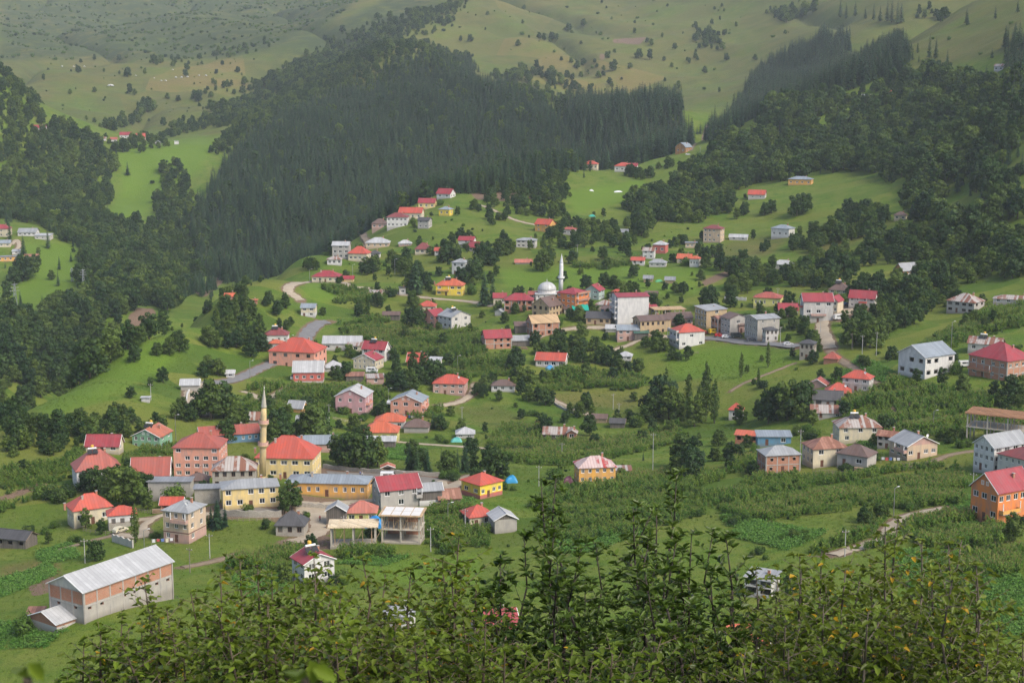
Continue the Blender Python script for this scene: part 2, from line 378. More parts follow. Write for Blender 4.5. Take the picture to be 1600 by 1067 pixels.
# land use, surveyed from the viewpoint: (outline, nearest, farthest)
def cover_mask(regions, soft=0):
    m = np.zeros(GX.shape)
    for poly, y0, y1 in regions:
        p = np.array(poly); sel = (GY > y0) & (GY < y1) & (GU > p[:, 0].min()) & (GU < p[:, 0].max()) & (GV > p[:, 1].min()) & (GV < p[:, 1].max())
        ii = np.nonzero(sel)
        if len(ii[0]):
            ins = inpoly(GU[ii], GV[ii], poly); m[ii[0][ins], ii[1][ins]] = 1
    for _ in range(soft):
        m = (m + np.roll(m, 1, 0) + np.roll(m, -1, 0) + np.roll(m, 1, 1) + np.roll(m, -1, 1)) / 5
    return m
DRY = [([(1380,130),(1415,60),(1480,10),(1600,-20),(1600,75),(1500,100),(1450,125)],1000,2300),
 ([(55,85),(200,110),(420,130),(300,205),(130,210),(60,200),(60,150)],1900,3200),
 ([(40,150),(130,120),(140,150),(110,180),(60,185)],1900,3200),
 ([(570,80),(730,0),(1300,0),(1170,140),(1070,175),(900,170),(760,95)],1900,4500),
 ([(300,210),(390,195),(400,200),(330,215)],1700,2400),
 ([(400,270),(500,160),(460,180)],1700,2400),
 ([(820,870),(900,830),(1000,810),(900,870)],300,420),
 ([(700,640),(760,630),(830,655),(760,670)],550,700),([(830,610),(1000,615),(990,640),(900,640),(850,625)],550,760),
 ([(1240,400),(1290,395),(1350,375),(1400,345),(1350,360)],800,1000),([(1150,375),(1240,368),(1200,400),(1100,402)],850,1050),
 ([(0,885),(90,870),(100,905),(0,925)],300,460)]
SOIL = [([(195,515),(200,495),(215,480),(240,482),(244,490),(232,505),(215,516)],850,1200),([(120,352),(155,346),(150,358),(128,362)],1200,1700),
 ([(1385,641),(1400,632),(1430,624),(1458,626),(1440,637),(1400,645)],480,680),([(735,302),(780,298),(830,302),(840,310),(800,314),(745,312)],1050,1350),
 ([(1095,440),(1130,425),(1150,424),(1128,436),(1100,448)],780,950),([(955,62),(1010,58),(1000,70),(960,68)],2200,3500),([(935,85),(945,84),(945,92),(936,93)],2200,3500),
 ([(0,775),(60,755),(80,757),(0,785)],430,560),([(40,905),(85,900),(85,925),(50,930)],320,420),([(1355,905),(1400,895),(1420,905),(1375,912)],300,380),
 ([(610,742),(700,745),(690,752),(600,750)],430,520),([(300,455),(345,425),(360,425),(350,440),(320,465)],900,1500),([(330,428),(352,422),(358,430),(338,438)],1000,1700),
 ([(480,850),(500,838),(522,840),(520,856),(488,862)],380,430)]
LUSH = [([(50,640),(110,580),(200,535),(275,512),(300,540),(250,580),(160,625),(90,650)],500,800),([(180,225),(360,212),(330,240),(290,290),(200,350),(165,345),(190,290)],1400,2100),
 ([(30,380),(130,380),(130,420),(110,450),(40,490),(20,480)],900,1400),([(1030,550),(1150,540),(1250,560),(1180,600),(1060,590)],550,800),
 ([(780,420),(950,415),(1090,420),(1090,460),(960,465),(900,450),(790,450)],750,1000),([(690,870),(750,865),(750,920),(640,900),(600,880)],280,400),([(540,870),(700,880),(750,920),(600,910)],280,400),
 ([(880,300),(1010,280),(1000,310),(900,335)],1000,1400),([(480,440),(560,445),(580,465),(500,475),(470,460)],750,950)]
scrub = cover_mask([([(0,0),(560,0),(480,60),(380,90),(60,95),(0,95)],2600,5600),([(0,-200),(1700,-200),(1700,0),(0,0)],2600,7000),([(420,90),(600,0),(720,0),(560,75),(480,110)],2300,4500)], 6)
dry = cover_mask(DRY, 3); dry = np.maximum(dry * 0.85, np.clip((GY - 1800) / 700, 0, 0.85)); lush = cover_mask(LUSH, 2); soil = cover_mask(SOIL, 1)
far_ = np.clip((GY - 1700) / 900, 0, 1); gul_ = 1 - np.abs(np.sin(GX / 140.0 + 0.8 * np.sin(GY / 260.0) + 0.35 * np.sin(GY / 77.0 + GX / 51.0)))
scrub = np.maximum(scrub, far_ * np.clip(gul_ * 1.5 - 0.75, 0, 1) * 0.9)
slope = np.abs(np.gradient(GZ, axis=0) / np.gradient(GY, axis=0))
n_r, n_t = GX.shape
idx = np.arange(n_r * n_t).reshape(n_r, n_t)
quads = np.stack([idx[:-1, :-1], idx[:-1, 1:], idx[1:, 1:], idx[1:, :-1]], -1).reshape(-1, 4)
m, nt, b = nt_mat('meadow_ground')
pos = N(nt, 'ShaderNodeNewGeometry').outputs['Position']
at = N(nt, 'ShaderNodeAttribute'); at.attribute_name = 'cover'
sp = N(nt, 'ShaderNodeSeparateColor'); nt.links.new(at.outputs['Color'], sp.inputs[0])
n1 = nz(nt, pos, 0.012, 5, 0.6); n2 = nz(nt, pos, 0.09, 6, 0.65); n3 = nz(nt, pos, 0.55, 5, 0.7); n4 = nz(nt, pos, 2.2, 3, 0.6)
g = mixc(nt, ramp(nt, n1, 0.35, 0.65), (0.072, 0.140, 0.012), (0.108, 0.158, 0.016))
nm = nz(nt, pos, 0.22, 6, 0.7)
g = mixc(nt, mth(nt, 'MULTIPLY', ramp(nt, nm, 0.50, 0.62), 0.55), g, (0.040, 0.090, 0.010))
g = mixc(nt, ramp(nt, n2, 0.42, 0.68), g, (0.145, 0.172, 0.030))
g = mixc(nt, mth(nt, 'MULTIPLY', ramp(nt, n3, 0.5, 0.75), 0.6), g, (0.036, 0.085, 0.009))
g = mixc(nt, mth(nt, 'MULTIPLY', ramp(nt, n4, 0.45, 0.8), 0.35), g, (0.17, 0.20, 0.035))
spY = N(nt, 'ShaderNodeSeparateXYZ'); nt.links.new(pos, spY.inputs[0])
mpv = N(nt, 'ShaderNodeMapping'); mpv.inputs['Rotation'].default_value = (0, 0, 0.35); mpv.inputs['Scale'].default_value = (0.020, 0.045, 0.0); nt.links.new(pos, mpv.inputs[0])
vor = N(nt, 'ShaderNodeTexVoronoi'); vor.inputs['Scale'].default_value = 1.0; nt.links.new(mpv.outputs[0], vor.inputs['Vector'])
vsp = N(nt, 'ShaderNodeSeparateColor'); nt.links.new(vor.outputs['Color'], vsp.inputs[0])
plot = mth(nt, 'MULTIPLY', ramp(nt, spY.outputs[1], 330, 420), ramp(nt, spY.outputs[1], 1250, 950))
g = mixc(nt, mth(nt, 'MULTIPLY', plot, mth(nt, 'MULTIPLY', ramp(nt, vsp.outputs[0], 0.5, 0.9), 0.7)), g, (0.150, 0.160, 0.030))
g = mixc(nt, mth(nt, 'MULTIPLY', plot, mth(nt, 'MULTIPLY', ramp(nt, vsp.outputs[1], 0.55, 0.9), 0.7)), g, (0.048, 0.100, 0.010))
lu = mixc(nt, ramp(nt, n3, 0.3, 0.75), (0.090, 0.172, 0.013), (0.128, 0.192, 0.021))
g = mixc(nt, mth(nt, 'MULTIPLY', sp.outputs[2], 0.8), g, lu)
d = mixc(nt, ramp(nt, n2, 0.35, 0.7), (0.105, 0.108, 0.028), (0.165, 0.124, 0.045))
d = mixc(nt, mth(nt, 'MULTIPLY', ramp(nt, nz(nt, pos, 0.045, 8, 0.75), 0.46, 0.62), 0.75), d, (0.046, 0.066, 0.018))
mpf = N(nt, 'ShaderNodeMapping'); mpf.inputs['Rotation'].default_value = (0, 0, -0.3); mpf.inputs['Scale'].default_value = (0.0055, 0.0042, 0.0); nt.links.new(pos, mpf.inputs[0])
vof = N(nt, 'ShaderNodeTexVoronoi'); vof.inputs['Scale'].default_value = 1.0; nt.links.new(mpf.outputs[0], vof.inputs['Vector']); vfs = N(nt, 'ShaderNodeSeparateColor'); nt.links.new(vof.outputs['Color'], vfs.inputs[0])
d = mixc(nt, ramp(nt, vfs.outputs[0], 0.35, 0.75), d, mixc(nt, vfs.outputs[1], (0.200, 0.142, 0.050), (0.068, 0.098, 0.022)))
wv = N(nt, 'ShaderNodeTexWave'); wv.bands_direction = 'Z'; wv.inputs['Scale'].default_value = 0.22; wv.inputs['Distortion'].default_value = 6.0; wv.inputs['Detail'].default_value = 4.0; wv.inputs['Detail Scale'].default_value = 0.6; nt.links.new(pos, wv.inputs['Vector'])
d = mixc(nt, mth(nt, 'MULTIPLY', ramp(nt, wv.outputs[1], 0.45, 0.9), 0.45), d, (0.075, 0.090, 0.024))
g = mixc(nt, mth(nt, 'MULTIPLY', sp.outputs[0], ramp(nt, n1, 0.15, 0.55)), g, d)
scr = mth(nt, 'MULTIPLY', at.outputs['Alpha'], ramp(nt, nz(nt, pos, 0.03, 8, 0.75), 0.33, 0.52))
g = mixc(nt, scr, g, mixc(nt, n2, (0.034, 0.054, 0.020), (0.066, 0.084, 0.030)))
so = mixc(nt, n3, (0.200, 0.128, 0.082), (0.125, 0.086, 0.060)); so = mixc(nt, ramp(nt, n4, 0.5, 0.8), so, (0.27, 0.20, 0.14))
g = mixc(nt, ramp(nt, mth(nt, 'ADD', sp.outputs[1], mth(nt, 'MULTIPLY', mth(nt, 'SUBTRACT', n3, 0.5), 0.8)), 0.35, 0.65), g, so)
nt.links.new(g, b.inputs['Base Color']); b.inputs['Roughness'].default_value = 0.95; b.inputs['Specular IOR Level'].default_value = 0.15
bump(nt, b, mth(nt, 'ADD', n3, mth(nt, 'MULTIPLY', n4, 0.5)), 0.5, 0.8)
MATS['ground'] = m
me = big_mesh('ground', np.stack([GX, GY, GZ], -1).reshape(-1, 3), quads, m)
ca = me.color_attributes.new('cover', 'FLOAT_COLOR', 'POINT')
ca.data.foreach_set('color', np.stack([dry, soil, lush, scrub], -1).reshape(-1).astype(np.float32))
me.polygons.foreach_set('use_smooth', np.ones(len(me.polygons), bool))
land = obj('ground', me); tag(land, 'grassy valley land with fields, pastures and slopes', None, None, 'structure')
# ---------------------------------------------------------------- roads, tracks, walls of the setting
FOOT = []; ROADSEG = []
def roadmat(name, c1, c2, grass=0.0):
    m, nt, b = nt_mat(name); pos = N(nt, 'ShaderNodeNewGeometry').outputs['Position']
    a = nz(nt, pos, 0.35, 6, 0.7); f = nz(nt, pos, 2.5, 4)
    c = mixc(nt, ramp(nt, a, 0.35, 0.7), c1, c2); c = mixc(nt, mth(nt, 'MULTIPLY', f, 0.3), c, dark(c1, 0.6))
    if grass: c = mixc(nt, mth(nt, 'MULTIPLY', ramp(nt, f, 0.55, 0.7), grass), c, (0.10, 0.14, 0.04))
    nt.links.new(c, b.inputs['Base Color']); b.inputs['Roughness'].default_value = 0.95; bump(nt, b, f, 0.08); return m
M_ASPH = roadmat('worn_asphalt', (0.155, 0.152, 0.15), (0.20, 0.195, 0.19)); M_TRACK = roadmat('gravel_track', (0.40, 0.335, 0.245), (0.30, 0.24, 0.165), 0.25)
M_DIRT = roadmat('dirt_path', (0.24, 0.175, 0.115), (0.17, 0.125, 0.085), 0.5); M_YARD = roadmat('gravel_yard', (0.20, 0.18, 0.155), (0.15, 0.135, 0.115), 0.3)
def smooth_path(pts, n):
    P = [Vector(p) for p in pts]; out = []
    for i in range(len(P) - 1):
        p0 = P[max(i - 1, 0)]; p1 = P[i]; p2 = P[i + 1]; p3 = P[min(i + 2, len(P) - 1)]
        for k in range(n):
            t = k / n; out.append(0.5 * ((2 * p1) + (p2 - p0) * t + (2 * p0 - 5 * p1 + 4 * p2 - p3) * t * t + (3 * p1 - p0 - 3 * p2 + p3) * t ** 3))
    out.append(P[-1]); return out
def road(name, pix, width, mat, label, lift=0.22, edge=False):
    pts = smooth_path([(p.x, p.y, 0) for p in (pick(*q) for q in pix)], 14)
    V = []; Fc = []; nl = 5
    for i, p in enumerate(pts):
        d = (pts[min(i + 1, len(pts) - 1)] - pts[max(i - 1, 0)]).normalized(); nrm = Vector((-d.y, d.x, 0)); w = width * (1 + 0.10 * math.sin(i * 0.7) + 0.06 * math.sin(i * 1.9))
        zs = [float(ground(*(np.array([c]) for c in (p + nrm * (w * (k / (nl - 1) - 0.5))).xy))[0]) for k in range(nl)]
        zb = max(zs) * 0.6 + sum(zs) / nl * 0.4
        for k in range(nl):
            q = p + nrm * (w * (k / (nl - 1) - 0.5)); V.append((q.x, q.y, max(zs[k], zb - 0.5) + lift - (0.35 if k in (0, nl - 1) else 0)))
        if i:
            for k in range(nl - 1): a = (i - 1) * nl + k; Fc.append((a, a + 1, a + nl + 1, a + nl))
            a, b_ = pts[i - 1], pts[i]; ROADSEG.append((a.x, a.y, b_.x, b_.y, width / 2))
    o = obj(name, mesh(name, V, Fc, mat, smooth=True)); tag(o, label, None, None, 'structure')
    return o
road('road', [(512,503),(498,505),(485,515),(477,526),(471,538),(464,551),(450,560),(432,567)], 8.0, M_ASPH, 'grey asphalt road curving down beside the salmon hip-roofed house')
road('road', [(426,567),(405,576),(388,584),(372,591),(355,596),(335,598),(318,600)], 6.5, M_ASPH, 'asphalt road running left of the salmon hip-roofed house')
road('road', [(320,600),(308,603),(300,609),(297,617),(300,627),(308,638),(320,650)], 6.0, M_TRACK, 'pale bend of road round the shed on the spur')
road('road', [(470,470),(460,462),(450,455),(452,447),(462,443),(480,441),(500,441)], 6.0, M_TRACK, 'pale road bend below the long crimson roof')
road('road', [(535,440),(548,447),(570,450),(598,455)], 4.5, M_TRACK, 'pale lane right of the long crimson roof')
road('track', [(500,790),(496,800),(500,815),(498,830),(480,840),(455,847)], 6.5, M_TRACK, 'pale gravel track passing the planked shed')
road('track', [(478,787),(500,788),(530,785),(560,783),(590,781)], 4.5, M_TRACK, 'gravel lane in front of the orange school annex')
road('track', [(742,600),(738,614),(720,627),(700,632),(683,634)], 4.0, M_TRACK, 'pale track curving right of the brown-red roofed house')
road('track', [(620,690),(650,693),(680,695),(710,697),(740,699),(760,701)], 3.5, M_TRACK, 'pale lane below the kiosk with white roof')
road('track', [(735,743),(720,752),(705,762),(700,775)], 5.0, M_TRACK, 'gravel track beside the bright yellow house')
road('track', [(380,612),(395,616),(405,625),(415,630),(428,618),(450,605)], 3.5, M_TRACK, 'pale earth track behind the yellow minaret')
road('track', [(1355,474),(1330,484),(1305,494),(1288,502),(1286,515),(1293,530),(1298,545)], 6.0, M_TRACK, 'pale dirt road climbing past the grey apartment house')
road('street', [(1060,530),(1095,528),(1130,530),(1165,535),(1200,537),(1248,542)], 7.0, M_ASPH, 'village street lined with parked cars')
road('track', [(945,552),(965,545),(985,538),(1000,530)], 3.5, M_TRACK, 'grey lane climbing to the house with blue-grey roof')
road('track', [(860,622),(880,632),(900,640),(925,650),(945,658)], 3.0, M_TRACK, 'straight pale path between meadow and trees')
road('track', [(1480,793),(1445,800),(1415,808),(1395,822),(1385,838),(1350,852),(1300,867)], 5.0, M_TRACK, 'pale track descending to the right of the corn fields')
road('path', [(215,812),(235,812),(222,823),(225,835),(215,838),(180,835)], 3.5, M_TRACK, 'pale drive to the beige three-storey house')
road('path', [(285,886),(310,882),(340,875),(370,866)], 3.0, M_DIRT, 'brown path right of the long barn')
road('path', [(90,860),(130,848),(170,838),(185,834)], 2.2, M_DIRT, 'faint brown path crossing the meadow above the barn')
road('path', [(740,318),(770,328),(800,342),(840,352)], 3.5, M_TRACK, 'narrow lane descending from the ridge house')
road('path', [(560,365),(572,376),(580,385)], 4.0, M_DIRT, 'short dirt lane below the ridge houses')
road('path', [(1140,612),(1160,600),(1180,592),(1240,568)], 1.6, M_DIRT, 'thin path across the steep meadow')
road('path', [(1130,196),(1100,212),(1080,236)], 3.0, M_DIRT, 'dirt lane above the wooden gambrel house')
road('track', [(18,382),(26,375),(30,384),(24,392)], 4.0, M_TRACK, 'grey lane between the far left houses')
road('track', [(345,803),(320,803),(295,800),(270,802),(250,806),(235,812)], 3.2, M_TRACK, 'pale lane leading from the yellow house to the beige one')
road('track', [(598,455),(640,462),(680,467),(730,471),(772,478)], 4.0, M_TRACK, 'pale lane running below the yellow two-gabled house to the terrace')
road('track', [(832,530),(860,520),(900,513),(945,512),(1000,518),(1045,529)], 5.0, M_TRACK, 'village lane passing below the old slate-roofed house')
road('track', [(760,701),(800,703),(840,700),(885,692)], 3.0, M_TRACK, 'pale lane reaching the long old house')
road('track', [(700,762),(690,752),(720,748),(738,742)], 4.0, M_TRACK, 'gravel link between schoolyard and yellow house')
road('track', [(1296,548),(1310,560),(1335,575),(1350,590),(1372,600)], 3.5, M_DIRT, 'earth lane descending to the red-roofed cluster')
road('track', [(1250,745),(1290,741),(1340,741),(1390,732),(1440,727),(1480,712),(1520,705)], 3.0, M_DIRT, 'earth lane below the right cluster of houses')
def yard(name, pix, mat, label):
    c = [pick(*p) for p in pix]; cx = sum(p.x for p in c) / len(c); cy = sum(p.y for p in c) / len(c); V = []; Fc = []; nr, n = 7, len(c) * 6
    ring = []
    for i in range(len(c)):
        a, b_ = c[i], c[(i + 1) % len(c)]
        for k in range(6): ring.append((a.x + (b_.x - a.x) * k / 6, a.y + (b_.y - a.y) * k / 6))
    for r in range(nr + 1):
        for (x, y) in ring:
            f = r / nr; X, Y = cx + (x - cx) * f, cy + (y - cy) * f; V.append((X, Y, float(ground(np.array([X]), np.array([Y]))[0]) + (0.16 if r < nr else -0.1)))
    for r in range(nr):
        for k in range(n): Fc.append((r * n + k, r * n + (k + 1) % n, (r + 1) * n + (k + 1) % n, (r + 1) * n + k))
    o = obj(name, mesh(name, V, Fc, mat, smooth=True)); tag(o, label, None, None, 'structure')
    for i in range(len(c)):
        a, b_ = c[i], c[(i + 1) % len(c)]; ROADSEG.append((a.x, a.y, b_.x, b_.y, 1)); ROADSEG.append((a.x, a.y, cx, cy, 6))
yard('yard', [(505,735),(560,738),(620,742),(700,748),(690,757),(640,757),(585,752),(510,745)], M_YARD, 'bare schoolyard behind the orange school annex')
yard('yard', [(460,790),(470,782),(500,784),(505,795),(490,808),(462,800)], M_TRACK, 'pale gravel square where the lanes meet')
yard('yard', [(345,796),(440,797),(440,803),(345,802)], M_YARD, 'gravel strip below the yellow two-storey house')
yard('yard', [(1300,486),(1330,480),(1345,486),(1310,498)], M_TRACK, 'gravel forecourt by the crimson-roofed houses')
# ---------------------------------------------------------------- houses: the builder
# colours of paint and roofing (real base colours)
C = dict(white=(0.62,0.60,0.56), cream=(0.62,0.53,0.36), beige=(0.56,0.41,0.27), yellow=(0.72,0.54,0.21), lime=(0.60,0.56,0.16), bright=(0.78,0.56,0.03),
 orange=(0.70,0.36,0.07), salmon=(0.68,0.30,0.20), pink=(0.55,0.29,0.29), red=(0.55,0.12,0.09), blue=(0.10,0.25,0.38), green=(0.20,0.40,0.24), grey=(0.40,0.37,0.33),
 lgrey=(0.52,0.49,0.44), brick='brick', stone='stone', wood='wood', oldwood='oldwood', conc=(0.38,0.35,0.30), tan=(0.45,0.32,0.17), mint=(0.35,0.45,0.40), rosy=(0.50,0.30,0.24), vermilion=(0.70,0.22,0.05))
RC = dict(red=('s',(0.50,0.078,0.042),0.05), orange=('s',(0.55,0.115,0.045),0.03), crimson=('s',(0.32,0.030,0.038),0), maroon=('s',(0.22,0.045,0.040),0), salmon=('s',(0.48,0.15,0.10),0.05), oldred=('s',(0.38,0.085,0.055),0.28),
 silver=('s',(0.32,0.33,0.33),0), pale=('s',(0.45,0.455,0.45),0.04), white=('s',(0.46,0.46,0.45),0), rusty=('s',(0.40,0.36,0.32),0.62), rust=('s',(0.34,0.16,0.10),0.75), brown=('s',(0.14,0.085,0.065),0.2),
 dark=('s',(0.065,0.062,0.062),0), greyd=('s',(0.25,0.26,0.27),0.1), redwhite=('s',(0.55,0.42,0.38),0.5), tile=('t',(0.46,0.14,0.07),0.0), timber=('w',(0.45,0.31,0.17),0), bluegrey=('s',(0.26,0.30,0.33),0.05), green=('s',(0.05,0.14,0.10),0))
def wallmat(k):
    c = C[k] if isinstance(k, str) else k
    if c == 'brick': return brickmat()
    if c == 'stone': return stonemat()
    if c == 'wood': return woodmat((0.40, 0.20, 0.08), 'new_planks')
    if c == 'oldwood': return woodmat((0.14, 0.12, 0.10))
    return plaster(c)
def roofmat(k):
    t, c, r = RC[k]
    if t == 'w': return woodmat(c, 'roof_boards', 0.3)
    return sheet(c, r, tile=(t == 't'), rc=(0.36, 0.05, 0.045) if k == 'redwhite' else (0.20, 0.085, 0.05))
WHITEF = plain((0.75, 0.74, 0.71), 0.5, 0, 'window_frame_white'); BROWNF = plain((0.10, 0.05, 0.03), 0.6, 0, 'window_frame_brown'); DOORM = plain((0.13, 0.05, 0.03), 0.6, 0, 'door_paint')
CONC = plaster((0.38, 0.35, 0.31)); BLACKM = plain((0.02, 0.02, 0.02), 0.5, 0, 'soot'); STEEL = plain((0.5, 0.5, 0.5), 0.35, 0.8, 'steel')
_wcache = {}
def window(parent, face, cx, cz, w, h, frame=WHITEF, name='window'):
    """face = (origin, right, outward): a framed pane set in its opening"""
    key = (round(w, 2), round(h, 2), frame.name, name)
    if key not in _wcache:
        t = 0.16; mb = MB(); mb.box(-w / 2, -w / 2 + t, -0.02, 0.10, 0, h).box(w / 2 - t, w / 2, -0.02, 0.10, 0, h).box(-w / 2 + t, w / 2 - t, -0.02, 0.10, h - t, h).box(-w / 2 + t, w / 2 - t, -0.02, 0.10, 0, t)
        if w > 0.8: mb.box(-0.045, 0.045, 0.0, 0.09, t, h - t)
        fm = mb.mesh('window', frame); pm = mesh('pane', [(-w / 2 + t, 0.06, t), (w / 2 - t, 0.06, t), (w / 2 - t, 0.06, h - t), (-w / 2 + t, 0.06, h - t)], [(0, 1, 2, 3)], glassmat())
        _wcache[key] = (fm, pm)
    fm, pm = _wcache[key]; o, r, n = face
    f = obj(name, fm, parent); p = o + r * cx; f.location = (p.x, p.y, cz); f.rotation_euler = (0, 0, math.atan2(r.y, r.x))
    obj('pane', pm, f); return f
def wall_face(mb, o, r, n, w, z0, h, holes, i=0, depth=0.22, i2=None, zsplit=None):
    """wall with openings (cx, cz, w, h); reveals turned inwards"""
    xs = sorted({0.0, w} | {v for (cx, cz, a, b_) in holes for v in (cx - a / 2, cx + a / 2)}); zs = sorted({z0, h} | {v for (cx, cz, a, b_) in holes for v in (cz, cz + b_)} | ({zsplit} if zsplit else set()))
    def P(x, z, d=0.0): q = o + r * x - n * d; return (q.x, q.y, z)
    for a in range(len(xs) - 1):
        for c in range(len(zs) - 1):
            mx, mz = (xs[a] + xs[a + 1]) / 2, (zs[c] + zs[c + 1]) / 2
            if any(abs(mx - cx) < ww / 2 and cz < mz < cz + hh for (cx, cz, ww, hh) in holes): continue
            mb.add([P(xs[a], zs[c]), P(xs[a + 1], zs[c]), P(xs[a + 1], zs[c + 1]), P(xs[a], zs[c + 1])], [(0, 1, 2, 3)], i2 if (zsplit and i2 is not None and mz < zsplit) else i)
    for (cx, cz, ww, hh) in holes:
        x0, x1, za, zb = cx - ww / 2, cx + ww / 2, cz, cz + hh
        V = [P(x0, za), P(x1, za), P(x1, zb), P(x0, zb), P(x0, za, depth), P(x1, za, depth), P(x1, zb, depth), P(x0, zb, depth)]
        mb.add(V, [(0, 4, 5, 1), (1, 5, 6, 2), (2, 6, 7, 3), (3, 7, 4, 0)], i)
def roof_geo(kind, W, D, h, rh, ov):
    """top faces of a roof over a W x D house, eaves at h; returns verts, faces, ridge points"""
    x, y = W / 2 + ov, D / 2 + ov
    if kind == 'gx':
        k = rh / (D / 2); z0 = h - ov * k
        return [(-x, -y, z0), (x, -y, z0), (x, 0, h + rh), (-x, 0, h + rh), (x, y, z0), (-x, y, z0)], [(0, 1, 2, 3), (3, 2, 4, 5)]
    if kind == 'gy':
        k = rh / (W / 2); z0 = h - ov * k
        return [(-x, -y, z0), (0, -y, h + rh), (0, y, h + rh), (-x, y, z0), (x, -y, z0), (x, y, z0)], [(0, 1, 2, 3), (1, 4, 5, 2)]
    if kind == 'hip':
        z0 = h - 0.05
        if W >= D: rl = max(0.3, (W - D) / 2 * 0.9); R = [(-rl, 0, h + rh), (rl, 0, h + rh)]; Fc = [(0, 1, 5, 4), (1, 2, 5), (2, 3, 4, 5), (3, 0, 4)]
        else: rl = max(0.3, (D - W) / 2 * 0.9); R = [(0, -rl, h + rh), (0, rl, h + rh)]; Fc = [(0, 1, 4), (1, 2, 5, 4), (2, 3, 5), (3, 0, 4, 5)]
        return [(-x, -y, z0), (x, -y, z0), (x, y, z0), (-x, y, z0)] + R, Fc
    if kind == 'gambrel':
        a, zb = W / 2 * 0.62, h + rh * 0.62; z0 = h - 0.1
        return [(-x, -y, z0), (-a, -y, zb), (0, -y, h + rh), (a, -y, zb), (x, -y, z0), (-x, y, z0), (-a, y, zb), (0, y, h + rh), (a, y, zb), (x, y, z0)], [(0, 1, 6, 5), (1, 2, 7, 6), (2, 3, 8, 7), (3, 4, 9, 8)]
    if kind == 'shed': return [(-x, -y, h), (x, -y, h), (x, y, h + rh), (-x, y, h + rh)], [(0, 1, 2, 3)]
    if kind == 'shedx': return [(-x, -y, h + rh), (x, -y, h), (x, y, h), (-x, y, h + rh)], [(0, 1, 2, 3)]
    return [(-x, -y, h + 0.15), (x, -y, h + 0.15), (x, y, h + 0.15), (-x, y, h + 0.15)], [(0, 1, 2, 3)]
HOUSES = []
def placing(px, py, W, D, yaw):
    """foot of a building whose lowest visible corner is seen at (px, py); sizes in photo pixels -> metres"""
    p = pick(px, py); d = math.cos(PITCH) * p.y + math.sin(PITCH) * (p.z - CAMZ); s = F / d
    W /= s; D /= s; az = math.atan2(p.x, p.y); th = math.radians(yaw) - az
    back = (abs(W / 2 * math.sin(math.radians(yaw))) + abs(D / 2 * math.cos(math.radians(yaw)))) * 0.97
    c = Vector((p.x + math.sin(az) * back, p.y + math.cos(az) * back, 0))
    corners = [(c.x + math.cos(th) * a - math.sin(th) * b_, c.y + math.sin(th) * a + math.cos(th) * b_) for a in (-W / 2, W / 2) for b_ in (-D / 2, D / 2)]
    g = ground(np.array([q[0] for q in corners]), np.array([q[1] for q in corners]))
    return Vector((c.x, c.y, p.z)), W, D, s, th, float(g.min()) - p.z, float(g.max()) - p.z
